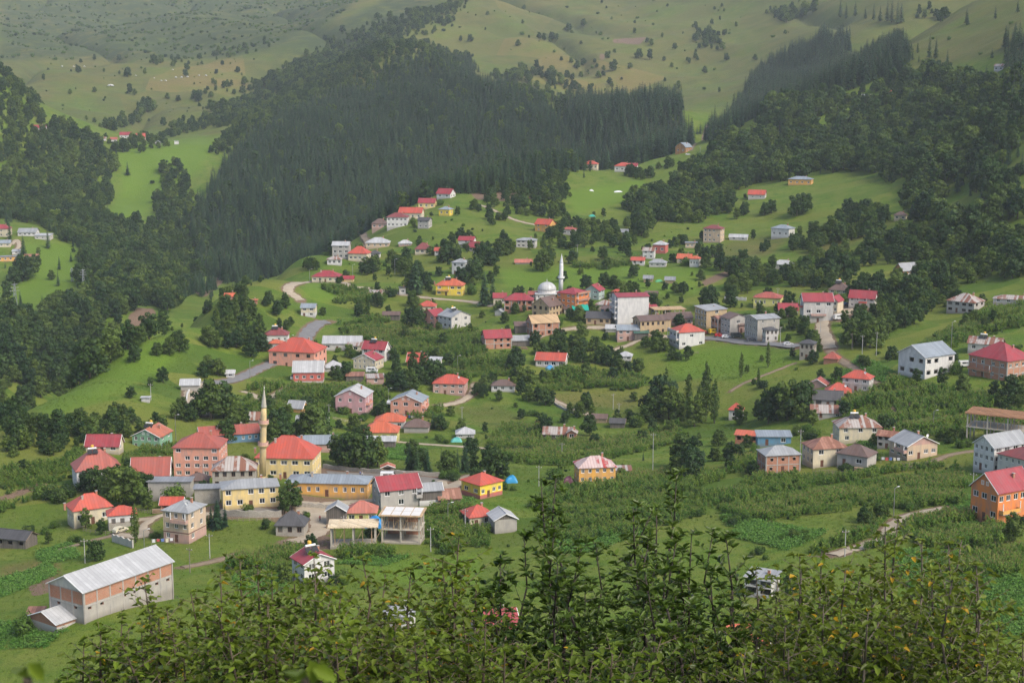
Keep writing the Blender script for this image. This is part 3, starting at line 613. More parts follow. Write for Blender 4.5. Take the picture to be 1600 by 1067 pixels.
def house(label, px, py, W, D, h, yaw, roof, rh, wall, rf, F_=None, R=None, L=None, name='house', cat='house', plinth=None, ph=0.0, ov=None, chim=1, frame='w', hole=False, door=True, balc=None, gw=False,
          band=None, tank=False, dish=False, frameconc=False, gablewall=None, group=None, wsz=None):
    loc, W, D, s, th, gmin, gmax = placing(px, py, W, D, yaw); h /= s; rh /= s
    FOOT.append((loc.x, loc.y, math.cos(th), math.sin(th), W / 2, D / 2))
    r = bpy.data.objects.new(name, None); col.objects.link(r); r.location = loc; r.rotation_euler = (0, 0, th); r.empty_display_size = 0.5
    tag(r, label, cat, group); HOUSES.append((label, px, py - h * s / 2, W * s, r, cat))
    z0 = min(0, gmin) - 0.6; fm = WHITEF if frame == 'w' else BROWNF
    st = max(1, round(h / 3.0)); X, Y = Vector((1, 0, 0)), Vector((0, 1, 0))
    faces = {'F': (Vector((-W / 2, -D / 2, 0)), X, -Y, W), 'R': (Vector((W / 2, -D / 2, 0)), Y, X, D), 'B': (Vector((W / 2, D / 2, 0)), -X, Y, W), 'L': (Vector((-W / 2, D / 2, 0)), -Y, -X, D)}
    grid = {'F': F_, 'R': R, 'L': L, 'B': None}; mats = [wallmat(wall), wallmat(plinth) if plinth else wallmat(wall), wallmat(gablewall) if gablewall else wallmat(wall)]
    mb = MB(); wins = []; doors = []; kw_ = 0.82 + 0.4 * rng.random(); kh_ = 0.85 + 0.3 * rng.random()
    for k, (o, rr, n, w) in faces.items():
        g = grid[k]; holes = []
        if g:
            c, rows_ = g
            for j in range(rows_):
                zlo = h * j / rows_; zh = h / rows_; wh = min(1.55, zh * 0.52) * kh_; ww = min(1.7, w / c * 0.52) * kw_
                if wsz: ww, wh = wsz[0], min(wsz[1], zh * 0.7)
                for i in range(c):
                    if c * rows_ > 5 and rng.random() < 0.10: continue
                    cx = w * (i + 0.5) / c + (rng.random() - 0.5) * 0.1 * w / c; cz = zlo + zh * 0.36
                    if k == 'F' and door and j == 0 and i == (c - 1) // 2 and c > 1 and zh > 2.0:
                        holes.append((cx, 0.05, 1.05, min(2.15, zh * 0.85))); doors.append((k, cx, 1.05, min(2.15, zh * 0.85)))
                    else: holes.append((cx, cz, ww, wh)); wins.append((k, cx, cz, ww, wh))
        wall_face(mb, o, rr, n, w, z0, h, holes, 0, i2=1, zsplit=(ph / s if plinth else None), depth=0.5 if hole else 0.2)
    e = h + 0.0
    if roof == 'gx':
        for sx in (-1, 1): mb.add([(sx * W / 2, -D / 2, e), (sx * W / 2, D / 2, e), (sx * W / 2, 0, h + rh)], [(0, 1, 2) if sx > 0 else (0, 2, 1)], 2)
    if roof == 'gy':
        for sy in (-1, 1): mb.add([(-W / 2, sy * D / 2, e), (W / 2, sy * D / 2, e), (0, sy * D / 2, h + rh)], [(0, 1, 2) if sy < 0 else (0, 2, 1)], 2)
    if roof == 'gambrel':
        for sy in (-1, 1): mb.add([(-W / 2, sy * D / 2, e), (W / 2, sy * D / 2, e), (W * 0.31, sy * D / 2, h + rh * 0.62), (0, sy * D / 2, h + rh), (-W * 0.31, sy * D / 2, h + rh * 0.62)], [(0, 1, 2, 3, 4)], 2)
    if roof == 'shed':
        for sx in (-1, 1): mb.add([(sx * W / 2, -D / 2, e), (sx * W / 2, D / 2, e), (sx * W / 2, D / 2, h + rh)], [(0, 1, 2)], 2)
        mb.add([(-W / 2, D / 2, e), (W / 2, D / 2, e), (W / 2, D / 2, h + rh), (-W / 2, D / 2, h + rh)], [(0, 1, 2, 3)], 2)
    if roof == 'shedx':
        for sy in (-1, 1): mb.add([(-W / 2, sy * D / 2, e), (W / 2, sy * D / 2, e), (-W / 2, sy * D / 2, h + rh)], [(0, 1, 2)], 2)
        mb.add([(-W / 2, -D / 2, e), (-W / 2, D / 2, e), (-W / 2, D / 2, h + rh), (-W / 2, -D / 2, h + rh)], [(0, 1, 2, 3)], 2)
    mb.build('wall', mats, r)
    ov = 0.45 if ov is None else ov
    V, Fc = roof_geo(roof, W, D, h, rh, ov); V = [(a, b_, c + 0.16) for a, b_, c in V]
    ro = MB().slab(V, Fc, 0.16).build('roof', roofmat(rf), r)
    if roof in ('gx', 'gy', 'hip') and rh * s > 6:
        top = [v for v in V if abs(v[2] - (h + rh + 0.16)) < 1e-6]
        if len(top) >= 2: MB().bar((top[0][0], top[0][1], top[0][2] + 0.0), (top[1][0], top[1][1], top[1][2] + 0.0), 0.13, 6).build('ridge_cap', roofmat(rf), ro)
    if roof in ('gx', 'gy') and s > 3.4:                                 # pale verge boards
        ends = ((0, 3, 5), (1, 2, 4)) if roof == 'gx' else ((0, 1, 4), (3, 2, 5))
        for a, b_, c in ends:
            mbv = MB()
            for p, q in ((a, b_), (b_, c)): mbv.bar(Vector(V[p]) - Vector((0, 0, 0.1)), Vector(V[q]) - Vector((0, 0, 0.1)), 0.11)
            mbv.build('verge_board', WHITEF if rf not in ('rusty', 'rust', 'dark', 'brown', 'timber') else woodmat((0.2, 0.15, 0.1)), ro)
    def rz(x, y):
        if roof == 'gx': return h + rh * (1 - abs(y) / (D / 2))
        if roof == 'gy': return h + rh * (1 - abs(x) / (W / 2))
        if roof == 'hip': return h + rh * max(0.0, min(1.0, min((W / 2 - abs(x)), (D / 2 - abs(y))) / (min(W, D) / 2)))
        if roof == 'gambrel': return h + rh * 0.75
        return h
    for q in range(chim):
        cx, cy = W * (0.22 - 0.42 * q), D * (0.12 if q % 2 == 0 else -0.16)
        zc = rz(cx, cy); ch = 1.0 + 0.5 * rng.random(); c = MB().box(cx - 0.28, cx + 0.28, cy - 0.28, cy + 0.28, zc - 0.6, zc + ch)
        c.box(cx - 0.36, cx + 0.36, cy - 0.36, cy + 0.36, zc + ch, zc + ch + 0.12, 1); c.build('chimney', [plaster((0.45, 0.36, 0.28)) if q % 2 else brickmat(), CONC], ro)
    if tank:                                                             # solar water heater: two panels, a tank on a stand
        cx, cy = -W * 0.08, -D * 0.1; zc = rz(cx, cy) + 0.25; t = MB()
        t.slab([(cx - 1.6, cy - 0.9, zc + 0.1), (cx - 0.1, cy - 0.9, zc + 0.1), (cx - 0.1, cy + 0.5, zc + 1.0), (cx - 1.6, cy + 0.5, zc + 1.0)], [(0, 1, 2, 3)], 0.08, 0)
        t.slab([(cx + 0.1, cy - 0.9, zc + 0.1), (cx + 1.6, cy - 0.9, zc + 0.1), (cx + 1.6, cy + 0.5, zc + 1.0), (cx + 0.1, cy + 0.5, zc + 1.0)], [(0, 1, 2, 3)], 0.08, 0)
        for xx in (-1.2, 1.2): t.bar((cx + xx, cy + 0.7, zc - 0.6), (cx + xx, cy + 0.7, zc + 1.1), 0.05, i=1)
        t.bar((cx - 1.3, cy + 0.75, zc + 1.35), (cx + 1.3, cy + 0.75, zc + 1.35), 0.30, 10, i=2); t.build('water_heater', [BLACKM, STEEL, WHITEF], ro)
        MB().lathe([(0.45, zc + 1.0), (0.5, zc + 1.1), (0.5, zc + 2.0), (0.35, zc + 2.25)], 12, (cx + 0.2, cy + 1.6)).bar((cx + 0.2, cy + 1.6, zc - 0.6), (cx + 0.2, cy + 1.6, zc + 1.05), 0.2).build('water_tank', plain((0.62, 0.36, 0.03), 0.6, 0, 'tank_plastic'), ro)
    if dish:
        cx, cy = W * 0.3, -D * 0.25; zc = rz(cx, cy); t = MB(); t.bar((cx, cy, zc - 0.2), (cx, cy, zc + 0.9), 0.04)
        ring = [(cx + 0.5 * math.cos(a), cy - 0.15, zc + 1.1 + 0.5 * math.sin(a)) for a in np.linspace(0, 6.28, 11)[:-1]]
        t.add(ring + [(cx, cy + 0.05, zc + 1.1)], [(i, (i + 1) % 10, 10) for i in range(10)]); t.build('satellite_dish', WHITEF, ro)
    if not hole:
        for (k, cx, cz, ww, wh) in wins: o, rr, n, w = faces[k]; window(r, (o - n * 0.14, rr, n), cx, cz, ww, wh, fm)
    else:
        for (k, cx, cz, ww, wh) in wins:
            o, rr, n, w = faces[k]; a = o + rr * (cx - ww / 2 - 0.1) + n * 0.03; b_ = o + rr * (cx + ww / 2 + 0.1) + n * 0.03
            MB().bar((a.x, a.y, cz + wh + 0.12), (b_.x, b_.y, cz + wh + 0.12), 0.12).build('lintel', CONC, r)
        for j in range(1, st): MB().box(-W / 2 + 0.3, W / 2 - 0.3, -D / 2 + 0.3, D / 2 - 0.3, h * j / st - 0.1, h * j / st + 0.1).build('floor_slab', CONC, r)
    for (k, cx, ww, hh) in doors:
        o, rr, n, w = faces[k]; p = o - n * 0.1 + rr * cx
        dd = MB().box(-ww / 2, ww / 2, -0.03, 0.03, 0, hh).build('door', DOORM, r, (p.x, p.y, 0.06), math.atan2(rr.y, rr.x)); MB().box(ww * 0.32, ww * 0.40, -0.09, -0.03, hh * 0.45, hh * 0.52).build('handle', STEEL, dd)
    if gw and roof in ('gx', 'gy'):                                       # attic windows in the gable
        if roof == 'gy':
            for sx in ((-0.09, 0.09) if gw == 2 else (0,)): window(r, (Vector((0, -D / 2 - 0.04, 0)), X, -Y), W * sx, h + rh * 0.22, min(0.9, W * 0.1), min(1.1, rh * 0.4), fm)
        else:
            window(r, (Vector((-W / 2 - 0.04, 0, 0)), -Y, -X), 0, h + rh * 0.2, min(0.9, D * 0.12), min(1.0, rh * 0.4), fm)
    if frameconc:                                                        # cast frame: posts and beams proud of the infill
        t = MB(); e_ = 0.05; nx = max(2, round(W / 3.8)); ny = max(2, round(D / 3.8))
        for i in range(nx + 1):
            x = -W / 2 + W * i / nx
            for y in (-D / 2 - e_, D / 2 + e_ - 0.3): t.box(x - 0.17, x + 0.17, y, y + 0.3, z0, h)
        for i in range(ny + 1):
            y = -D / 2 + D * i / ny
            for x in (-W / 2 - e_, W / 2 + e_ - 0.3): t.box(x, x + 0.3, y - 0.17, y + 0.17, z0, h - 0.01)
        for j in range(1, st + 1):
            z = h * j / st
            for y in (-D / 2 - e_ - 0.02, D / 2 + e_ - 0.28): t.box(-W / 2 - 0.08, W / 2 + 0.08, y, y + 0.3, z - 0.28, z - 0.02)
            for x in (-W / 2 - e_ - 0.02, W / 2 + e_ - 0.28): t.box(x, x + 0.3, -D / 2 - 0.07, D / 2 + 0.07, z - 0.27, z - 0.03)
        t.build('concrete_frame', CONC, r)
    if band: MB().box(-W / 2 - 0.06, W / 2 + 0.06, -D / 2 - 0.06, D / 2 + 0.06, h / st - 0.18, h / st + 0.12).build('floor_band', plain(band, 0.8, 0, 'band_paint'), r)
    if balc:
        for (k, c0, c1, lev, colr) in (balc if isinstance(balc, list) else [balc]):
            o, rr, n, w = faces[k]; z = h * lev / st; a = o + rr * (w * c0); b_ = o + rr * (w * c1); dpt = 1.25
            def PP(x, d, zz): q = o + rr * x + n * d; return (q.x, q.y, zz)
            x0, x1 = w * c0, w * c1; t = MB()
            t.add([PP(x0, 0, z - 0.15), PP(x1, 0, z - 0.15), PP(x1, dpt, z - 0.15), PP(x0, dpt, z - 0.15), PP(x0, 0, z + 0.02), PP(x1, 0, z + 0.02), PP(x1, dpt, z + 0.02), PP(x0, dpt, z + 0.02)], [(0, 3, 2, 1), (4, 5, 6, 7), (0, 1, 5, 4), (1, 2, 6, 5), (2, 3, 7, 6), (3, 0, 4, 7)])
            bo = t.build('balcony', CONC, r); t = MB()
            for (pa, pb) in ((PP(x0, 0, 0), PP(x0, dpt, 0)), (PP(x0, dpt, 0), PP(x1, dpt, 0)), (PP(x1, dpt, 0), PP(x1, 0, 0))):
                if colr: 
                    A, B_ = Vector(pa), Vector(pb); dn = (B_ - A).normalized().cross(Vector((0, 0, 1))) * 0.05
                    t.add([A + dn + Vector((0, 0, z)), B_ + dn + Vector((0, 0, z)), B_ + dn + Vector((0, 0, z + 0.95)), A + dn + Vector((0, 0, z + 0.95)), A - dn + Vector((0, 0, z)), B_ - dn + Vector((0, 0, z)), B_ - dn + Vector((0, 0, z + 0.95)), A - dn + Vector((0, 0, z + 0.95))], [(0, 1, 2, 3), (7, 6, 5, 4), (3, 2, 6, 7), (0, 4, 5, 1)])
                else:
                    A, B_ = Vector(pa), Vector(pb); nn = max(2, int((B_ - A).length / 0.6))
                    for q in range(nn + 1): c_ = A.lerp(B_, q / nn); t.bar((c_.x, c_.y, z), (c_.x, c_.y, z + 0.95), 0.025)
                    t.bar((A.x, A.y, z + 0.95), (B_.x, B_.y, z + 0.95), 0.04)
            t.build('railing', wallmat(colr) if colr else STEEL, bo)
            if lev >= 1 and lev < st + 0.1:
                for xx in (x0 + 0.1, x1 - 0.1):
                    q = o + rr * xx + n * (dpt - 0.12); MB().box(q.x - 0.09, q.x + 0.09, q.y - 0.09, q.y + 0.09, z + 0.02, min(h, z + h / st) - 0.02).build('balcony_post', WHITEF, bo)
    return r
# ---------------------------------------------------------------- the village, house by house (positions and sizes surveyed in photo pixels)
hs = house
# lower left
hs('long barn of grey plaster and orange brick under a pale metal roof', 178,967,186,80,49,41,'gx',19,'brick','pale',F_=(8,1),L=(2,1),name='barn',cat='barn',chim=0,wsz=(0.9,0.8),door=False,gablewall='lgrey',hole=True,plinth='conc',ph=27,frameconc=True)
hs('low brick lean-to with pale roof at the end of the long barn', 94,986,60,66,13,36,'gx',13,'brick','pale',L=None,name='shed',cat='shed',chim=0,plinth='lgrey',ph=7)
hs('tiny rusty-roofed shelter left of the low brick lean-to', 57,967,22,18,7,-15,'shed',5,'oldwood','rust',name='shed',cat='shed',chim=0)
hs('dark weathered plank shed standing alone on the meadow at the left', 26,859,56,32,15,-35,'gx',9,'oldwood','dark',F_=(3,1),name='shed',cat='shed',chim=0,hole=True,door=False)
hs('white and yellow house with red hip roof and tall chimneys', 141,821,60,42,25,14,'hip',19,'cream','red',F_=(3,1),L=(3,1),chim=3,gablewall='white')
hs('small white annex on a stone base with red hip roof', 191,825,42,30,21,3,'hip',10,'white','red',F_=(3,1),R=(2,1),plinth='stone',ph=10,chim=0,frame='b',door=False)
hs('beige three-storey house with garages, balcony and pale pyramid roof', 290,850,46,51,50,-33,'hip',12,'beige','silver',F_=(3,3),R=(2,3),plinth='rosy',ph=14,balc=[('F',0.38,0.98,2,'rosy')],band=(0.2,0.1,0.08),dish=True,door=True)
hs('tiny brick shed with orange-red roof behind the beige three-storey house', 270,797,33,24,9,-12,'gx',8,'brick','red',name='shed',cat='shed',chim=0,F_=(2,1),hole=True)
hs('long bare grey concrete shed below the red gable roof', 268,781,66,28,27,-12,'flat',0,'conc','greyd',name='shed',cat='shed',chim=0)
hs('small brown-roofed stone hut beside the red four-storey building', 311,766,30,24,15,-10,'hip',9,'stone','brown',name='shed',cat='shed',chim=0)
hs('house with broad plain red gable roof half hidden by trees', 238,760,58,46,18,-8,'gx',22,'white','oldred',F_=(3,1))
hs('white house with wide red hip roof and solar heater behind trees', 152,762,68,52,28,8,'hip',26,'white','oldred',F_=(4,2),L=(3,2),tank=True)
hs('cream house with crimson gable roof left of the green house', 164,709,52,28,12,-16,'gx',14,'cream','crimson',F_=(3,1),R=(1,1))
hs('green house with orange tiled gable roof', 239,705,46,46,22,-26,'gy',11,'green','tile',F_=(4,2),R=(2,2),gw=2,tank=True)
hs('red four-storey block with red hip roof', 315,748,72,58,48,-14,'hip',17,'salmon','oldred',F_=(5,4),R=(4,4),cat='apartment block',name='apartment_block',frame='w')
hs('old stone building with rust-striped pale hip roof', 368,765,66,42,30,-6,'hip',17,'stone','rusty',F_=(5,2),frame='b',chim=0)
hs('pale yellow two-storey house with grey roof below the minaret', 391,794,86,46,32,4,'hip',8,'yellow','silver',F_=(5,2),chim=1)
hs('long blue building with rusty red roof', 358,694,92,34,15,6,'gx',10,'blue','oldred',F_=(9,1),R=(2,1),chim=2,door=False)
hs('stone retaining house wall block beside the pale yellow house', 325,788,38,26,24,-6,'flat',0,'stone','greyd',name='shed',cat='shed',chim=0)
# school yard group
hs('large yellow school with red hip roof behind the minaret', 452,750,90,66,33,-13,'hip',28,'yellow','red',F_=(5,2),R=(5,2),cat='school',name='school',chim=3)
hs('long low pink building with grey roof behind the yellow school', 500,707,96,42,13,-3,'hip',9,'rosy','bluegrey',F_=(8,1),chim=1)
hs('long orange school annex with pale grey roof', 515,779,128,46,22,-11,'hip',8,'orange','bluegrey',F_=(9,1),R=(2,1),cat='school',name='school',chim=4)
hs('grey two-storey house with crimson gable roof', 620,796,66,48,31,17,'gx',16,'grey','crimson',F_=(3,2),L=(2,2),gablewall='lgrey',chim=1,door=False,balc=[('F',0.85,1.0,1,'grey')])
hs('dark plank barn on a white base with grey roof', 671,791,36,28,25,10,'gx',8,'oldwood','silver',plinth='white',ph=9,name='barn',cat='barn',chim=0,F_=None)
hs('low shed with rusty brown roof right of the plank barn', 700,790,34,26,11,14,'gx',11,'oldwood','rust',name='shed',cat='shed',chim=0)
hs('tall grey plank shed with pale gable roof beside the gravel track', 527,822,30,24,25,-8,'gy',9,'oldwood','silver',name='shed',cat='shed',chim=0)
hs('lime yellow cottage with salmon hip roof', 566,817,46,36,16,-4,'hip',14,'lime','salmon',F_=(3,1),chim=0)
hs('white house with crimson roof standing alone above the near trees', 490,913,52,44,34,26,'gy',12,'white','crimson',F_=(2,2),L=(2,2),tank=True,gw=1,door=False)
hs('small stone house with black pyramid roof', 457,839,44,38,17,-12,'hip',18,'stone','dark',F_=(3,1),frame='b',door=False)
hs('bright yellow house with vivid red hip roof and red base', 753,780,46,46,22,40,'hip',12,'bright','red',F_=(4,1),L=(2,1),plinth='red',ph=6)
hs('cream cottage with red hip roof next to a white-roofed shed', 746,825,40,40,17,20,'hip',13,'cream','red',F_=(2,1),L=(2,1),chim=1)
hs('grey block shed with white gable roof beside the cream cottage', 785,834,36,40,22,16,'gy',9,'conc','white',F_=None,name='shed',cat='shed',chim=0,gablewall='oldwood')
hs('orange two-storey house with peeling red and white roof', 929,757,58,40,26,12,'hip',13,'orange','redwhite',F_=(5,2),L=(2,2),chim=1,door=False)
hs('low cream outhouse right of the orange two-storey house', 972,742,26,18,7,5,'shed',3,'cream','rusty',name='shed',cat='shed',chim=0)
# middle
hs('mauve pink house with white gable roof', 554,648,48,46,28,-16,'gy',11,'pink','white',F_=(3,2),R=(2,2),gw=1,balc=[('R',0.1,0.6,1,'salmon')])
hs('salmon house with grey gable roof right of the mauve house', 640,651,50,42,23,-15,'gy',10,'salmon','bluegrey',F_=(3,2),R=(2,2),gw=2,balc=[('R',0.1,0.7,1,'salmon')])
hs('pale yellow house with orange-red hip roof in front of its twin', 595,691,56,40,15,-6,'hip',13,'lime','orange',F_=(4,1),R=(2,1),chim=0)
hs('white house with orange-red hip roof behind its yellow twin', 610,670,46,32,11,-6,'hip',10,'white','orange',F_=(3,1),R=(2,1))
hs('grey plank shed with pale rusty roof below the yellow twin', 596,702,44,24,13,-5,'gx',5,'oldwood','pale',name='shed',cat='shed',chim=0)
hs('low house with dark brown pyramid roof behind the fir', 652,677,38,28,9,-8,'hip',10,'grey','brown')
hs('brown and pink house with red hip roof beside a pale track', 704,618,50,36,18,-9,'hip',11,'rosy','red',F_=(4,2),R=(2,2),dish=True)
hs('small kiosk with white pyramid roof', 727,685,28,24,7,0,'hip',8,'lgrey','white',F_=(2,1),name='kiosk',cat='kiosk',chim=0)
hs('little open pavilion on the schoolyard', 606,739,20,14,9,0,'gy',4,'tan','tile',F_=(1,1),hole=True,door=False,wsz=(2.4,1.5),name='pavilion',cat='pavilion',chim=0)
hs('red house with white metal roof', 483,598,46,34,17,-5,'gx',14,'red','white',F_=(4,1),plinth='white',ph=2,balc=[('L',0.2,0.9,0.6,'white')],door=False)
hs('little shed with white hip roof behind the red house', 521,582,28,26,7,-5,'hip',9,'lgrey','white',name='shed',cat='shed',chim=0)
hs('big salmon house with vivid red hip roof by the asphalt road', 466,577,76,54,25,-22,'hip',18,'salmon','red',F_=(4,2),R=(3,2),chim=2,frame='b')
hs('white house with crimson gable roof and tall white gable', 588,566,38,24,20,-22,'gx',10,'white','crimson',F_=(3,2),R=(1,3),tank=True)
hs('cream house with crimson roof and glazed front over an open ground floor', 576,580,38,30,17,-26,'gy',9,'cream','crimson',F_=(5,2),R=(3,1),gw=2,door=False)
hs('long whitish barn with pale roof by the road', 536,549,60,28,12,-7,'gx',9,'lgrey','pale',F_=(4,1),name='barn',cat='barn',chim=0)
hs('small whitewashed shed against the long whitish barn', 557,551,26,16,10,-8,'shed',4,'cream','rusty',name='shed',cat='shed',chim=0,F_=(1,1))
hs('low pinkish hut with flat rusty roof', 586,601,27,20,10,4,'shed',3,'rosy','rusty',F_=(1,1),name='shed',cat='shed',chim=0)
hs('dark sagging shed under the blue tarpaulin', 555,597,26,18,9,-4,'shed',3,'oldwood','rust',name='shed',cat='shed',chim=0)
hs('house with plain dark red roof behind round trees', 652,573,28,24,8,-12,'gx',11,'brick','red')
hs('small white shed right of the dark red roof', 680,577,18,16,12,-15,'shed',4,'lgrey','pale',F_=(1,1),name='shed',cat='shed',chim=0)
hs('white house with maroon hip roof left of the asphalt road', 433,537,36,28,13,-6,'hip',9,'white','maroon',F_=(4,1),tank=True)
hs('small grey hut with orange hip roof on stilts', 432,552,20,18,15,-6,'hip',5,'lgrey','orange',F_=(1,1),name='shed',cat='shed',chim=0)
hs('little yellow and white two-storey house by the road bend', 483,496,22,20,15,-10,'gx',5,'cream','bluegrey',F_=(2,2),plinth='white',ph=7,chim=0)
hs('long house with crimson roof above the road bend', 511,442,42,28,9,-12,'hip',8,'cream','crimson',F_=(5,1),chim=2)
hs('low wing with crimson roof right of the long crimson house', 541,441,24,14,5,-6,'gx',4,'yellow','crimson',chim=0)
hs('pink house with crimson roof joined to a grey one', 679,512,24,32,18,38,'gx',8,'salmon','crimson',F_=(2,2),L=(2,2))
hs('grey gabled house with silver roof joined to the pink one', 710,516,38,34,20,38,'gy',8,'lgrey','silver',F_=(2,2),L=(3,2),tank=True,door=False)
hs('small house with red hip roof above the pink and grey pair', 668,488,26,22,9,-8,'hip',7,'cream','red',F_=(3,1))
hs('yellow house with two orange gables among firs', 704,463,42,26,16,-10,'hip',9,'bright','orange',F_=(4,2),R=(2,2),chim=3,tank=True,balc=[('F',0.1,0.5,1,'maroonish' if False else 'orange')])
hs('plain white two-storey house on the slope', 720,430,22,20,19,-22,'hip',5,'white','silver',F_=(2,2),R=(1,2))
hs('brick house with crimson gable roof above corn', 776,546,42,28,18,12,'gx',10,'brick','crimson',F_=(4,2),L=(2,2),hole=True,frameconc=True,gablewall='brick')
hs('dark shed with grey metal roof right of the brick house', 812,542,28,22,10,10,'gx',6,'oldwood','silver',name='shed',cat='shed',chim=0)
hs('dark brown plank shed behind the unfinished brick house', 816,521,24,18,12,5,'gx',5,'oldwood','brown',name='shed',cat='shed',chim=0)
hs('unfinished brick house with bare timber roof', 848,527,44,30,22,18,'gx',10,'brick','timber',F_=(4,2),L=(3,2),hole=True,frameconc=True,gablewall='brick')
hs('old yellow stone house with brown gable roof near the mosque', 855,499,34,34,20,-38,'gy',12,'tan','brown',F_=(3,2),R=(4,2),frame='b',gw=1)
hs('orange four-storey block with crimson roof', 895,492,36,36,32,-36,'hip',7,'vermilion','crimson',F_=(4,4),R=(3,4),cat='apartment block',name='apartment_block',balc=[('R',0.05,0.95,1,'brick'),('R',0.05,0.95,2,'brick'),('R',0.05,0.95,3,'brick')],chim=0)
hs('grey-green house with crimson gable roof behind the orange block', 929,469,24,22,15,-24,'gy',8,'mint','crimson',F_=(2,2),R=(2,2))
hs('terrace of brick houses with crimson hip roofs left of the mosque', 811,488,44,26,18,-4,'hip',9,'brick','crimson',F_=(5,2),hole=True,frameconc=True)
hs('small yellow and red house left of the brick terrace', 781,476,20,18,11,0,'gx',6,'cream','crimson',F_=(2,1))
hs('low red-roofed hall in front of the mosque dome', 846,468,40,20,7,-4,'gx',4,'lgrey','oldred',F_=(4,1),chim=0)
hs('small white gabled shed on the bank below the terrace', 782,494,13,14,6,-25,'gy',4,'lgrey','silver',name='shed',cat='shed',chim=0)
hs('white five-storey block with balconies and crimson barrel roof', 984,508,50,42,44,14,'gx',3,'white','crimson',L=(2,5),cat='apartment block',name='apartment_block',chim=1,balc=[('L',0.1,0.95,k,'white') for k in (1,2,3,4)])
hs('low cottages with tan roof left of the white five-storey block', 945,486,26,22,9,-10,'hip',6,'cream','rusty',F_=(3,1))
hs('blue and brown lean-to beside the white five-storey block', 949,492,18,14,8,-8,'shed',3,'blue','brown',name='shed',cat='shed',chim=0)
hs('old house with dark slate roof below the orange block', 936,508,38,26,11,-6,'gx',8,'tan','dark',F_=(4,1),frame='b')
hs('small house with dark roof under the green canopy', 897,491,30,18,8,-4,'gx',6,'cream','brown',F_=(3,1))
hs('narrow yellow house with crimson edge behind the frame building', 1008,501,34,26,18,18,'gx',4,'lime','crimson',F_=(2,2),L=(2,2))
hs('long old two-storey house with yellow windows and brown roof', 1018,526,52,30,24,24,'gx',6,'tan','brown',F_=(6,2),L=(3,2),frame='b')
hs('brown-roofed house between frame building and red-roofed house', 1060,510,38,26,12,20,'gx',7,'rosy','brown',F_=(3,1))
hs('white house with red hip roof and stacked balconies', 1073,545,44,36,25,26,'hip',10,'white','red',F_=(3,2),L=(3,2),balc=[('L',0.05,0.95,1,'lgrey'),('L',0.05,0.95,2,'lgrey')])
hs('brick-fronted house with blue-grey roof above the lane', 980,534,34,26,18,6,'gx',6,'rosy','bluegrey',F_=(3,2),L=(2,2))
hs('small white-roofed shed left of the blue-grey roofed house', 958,520,22,18,6,-4,'gx',5,'lgrey','white',name='shed',cat='shed',chim=0)
hs('dark green roofed stall beside the blue-grey roofed house', 1001,532,22,20,11,8,'shed',4,'oldwood','green',name='shed',cat='shed',chim=0)
hs('tan three-storey building with silver roof on the street', 1110,514,40,30,28,38,'shed',4,'tan','silver',F_=(1,3),L=(4,3),chim=1)
hs('narrow brick building wedged between tan and grey ones', 1124,522,18,20,24,30,'gx',3,'brick','rust',F_=(2,2),L=(2,2),hole=True,frameconc=True,chim=0)
hs('grey rendered house with brown roof on the street', 1147,525,34,26,27,34,'gy',6,'grey','brown',F_=(1,2),L=(3,3),chim=0)
hs('small rosy shop front with brown roof', 1158,521,16,14,13,30,'gx',4,'rosy','brown',F_=(2,1),chim=0)
hs('grey block with red and white striped front and silver roof', 1190,532,40,38,33,32,'gx',4,'conc','silver',L=(6,3),F_=(2,3),cat='apartment block',name='apartment_block',chim=1,wsz=(0.8,1.8))
hs('old white house with dark roof at the street end', 1203,535,20,16,19,20,'hip',4,'lgrey','dark',F_=(3,2),L=(2,2),frame='b',chim=0)
hs('yellow house with red hip roof and long upper window row', 1200,480,42,30,14,-8,'hip',7,'lime','oldred',F_=(6,1),door=False,chim=0)
hs('low wing with crimson roof left of the grey apartment house', 1231,494,30,24,10,4,'gx',8,'lgrey','crimson',F_=(2,1))
hs('grey apartment house with crimson roof and red balcony', 1275,505,46,34,34,10,'gx',10,'lgrey','crimson',F_=(3,3),L=(2,3),cat='apartment block',name='apartment_block',balc=[('F',0.25,0.75,1,'rosy'),('L',0.2,0.8,2,'red')])
hs('narrow cream house with crimson gable right of the grey apartment house', 1305,490,16,26,19,-20,'gy',7,'cream','crimson',F_=(2,2),chim=0)
hs('cream house with brown pyramid roof and orange tank', 1312,467,30,26,13,-12,'hip',11,'cream','brown',F_=(3,2),R=(2,2),tank=True)
hs('two-storey house with crimson gable roof by the dirt road', 1348,482,40,24,16,-10,'gx',10,'lgrey','crimson',F_=(4,2),balc=[('F',0.4,0.7,1,'maroon' if False else 'red')])
hs('narrow stone tower house with dark roof', 1262,562,22,20,25,-12,'hip',5,'stone','dark',F_=(3,2),R=(2,2),frame='b',chim=0)
hs('red roof peeping out of trees below the dirt road', 1300,568,22,18,7,-14,'hip',9,'brick','oldred',chim=0)
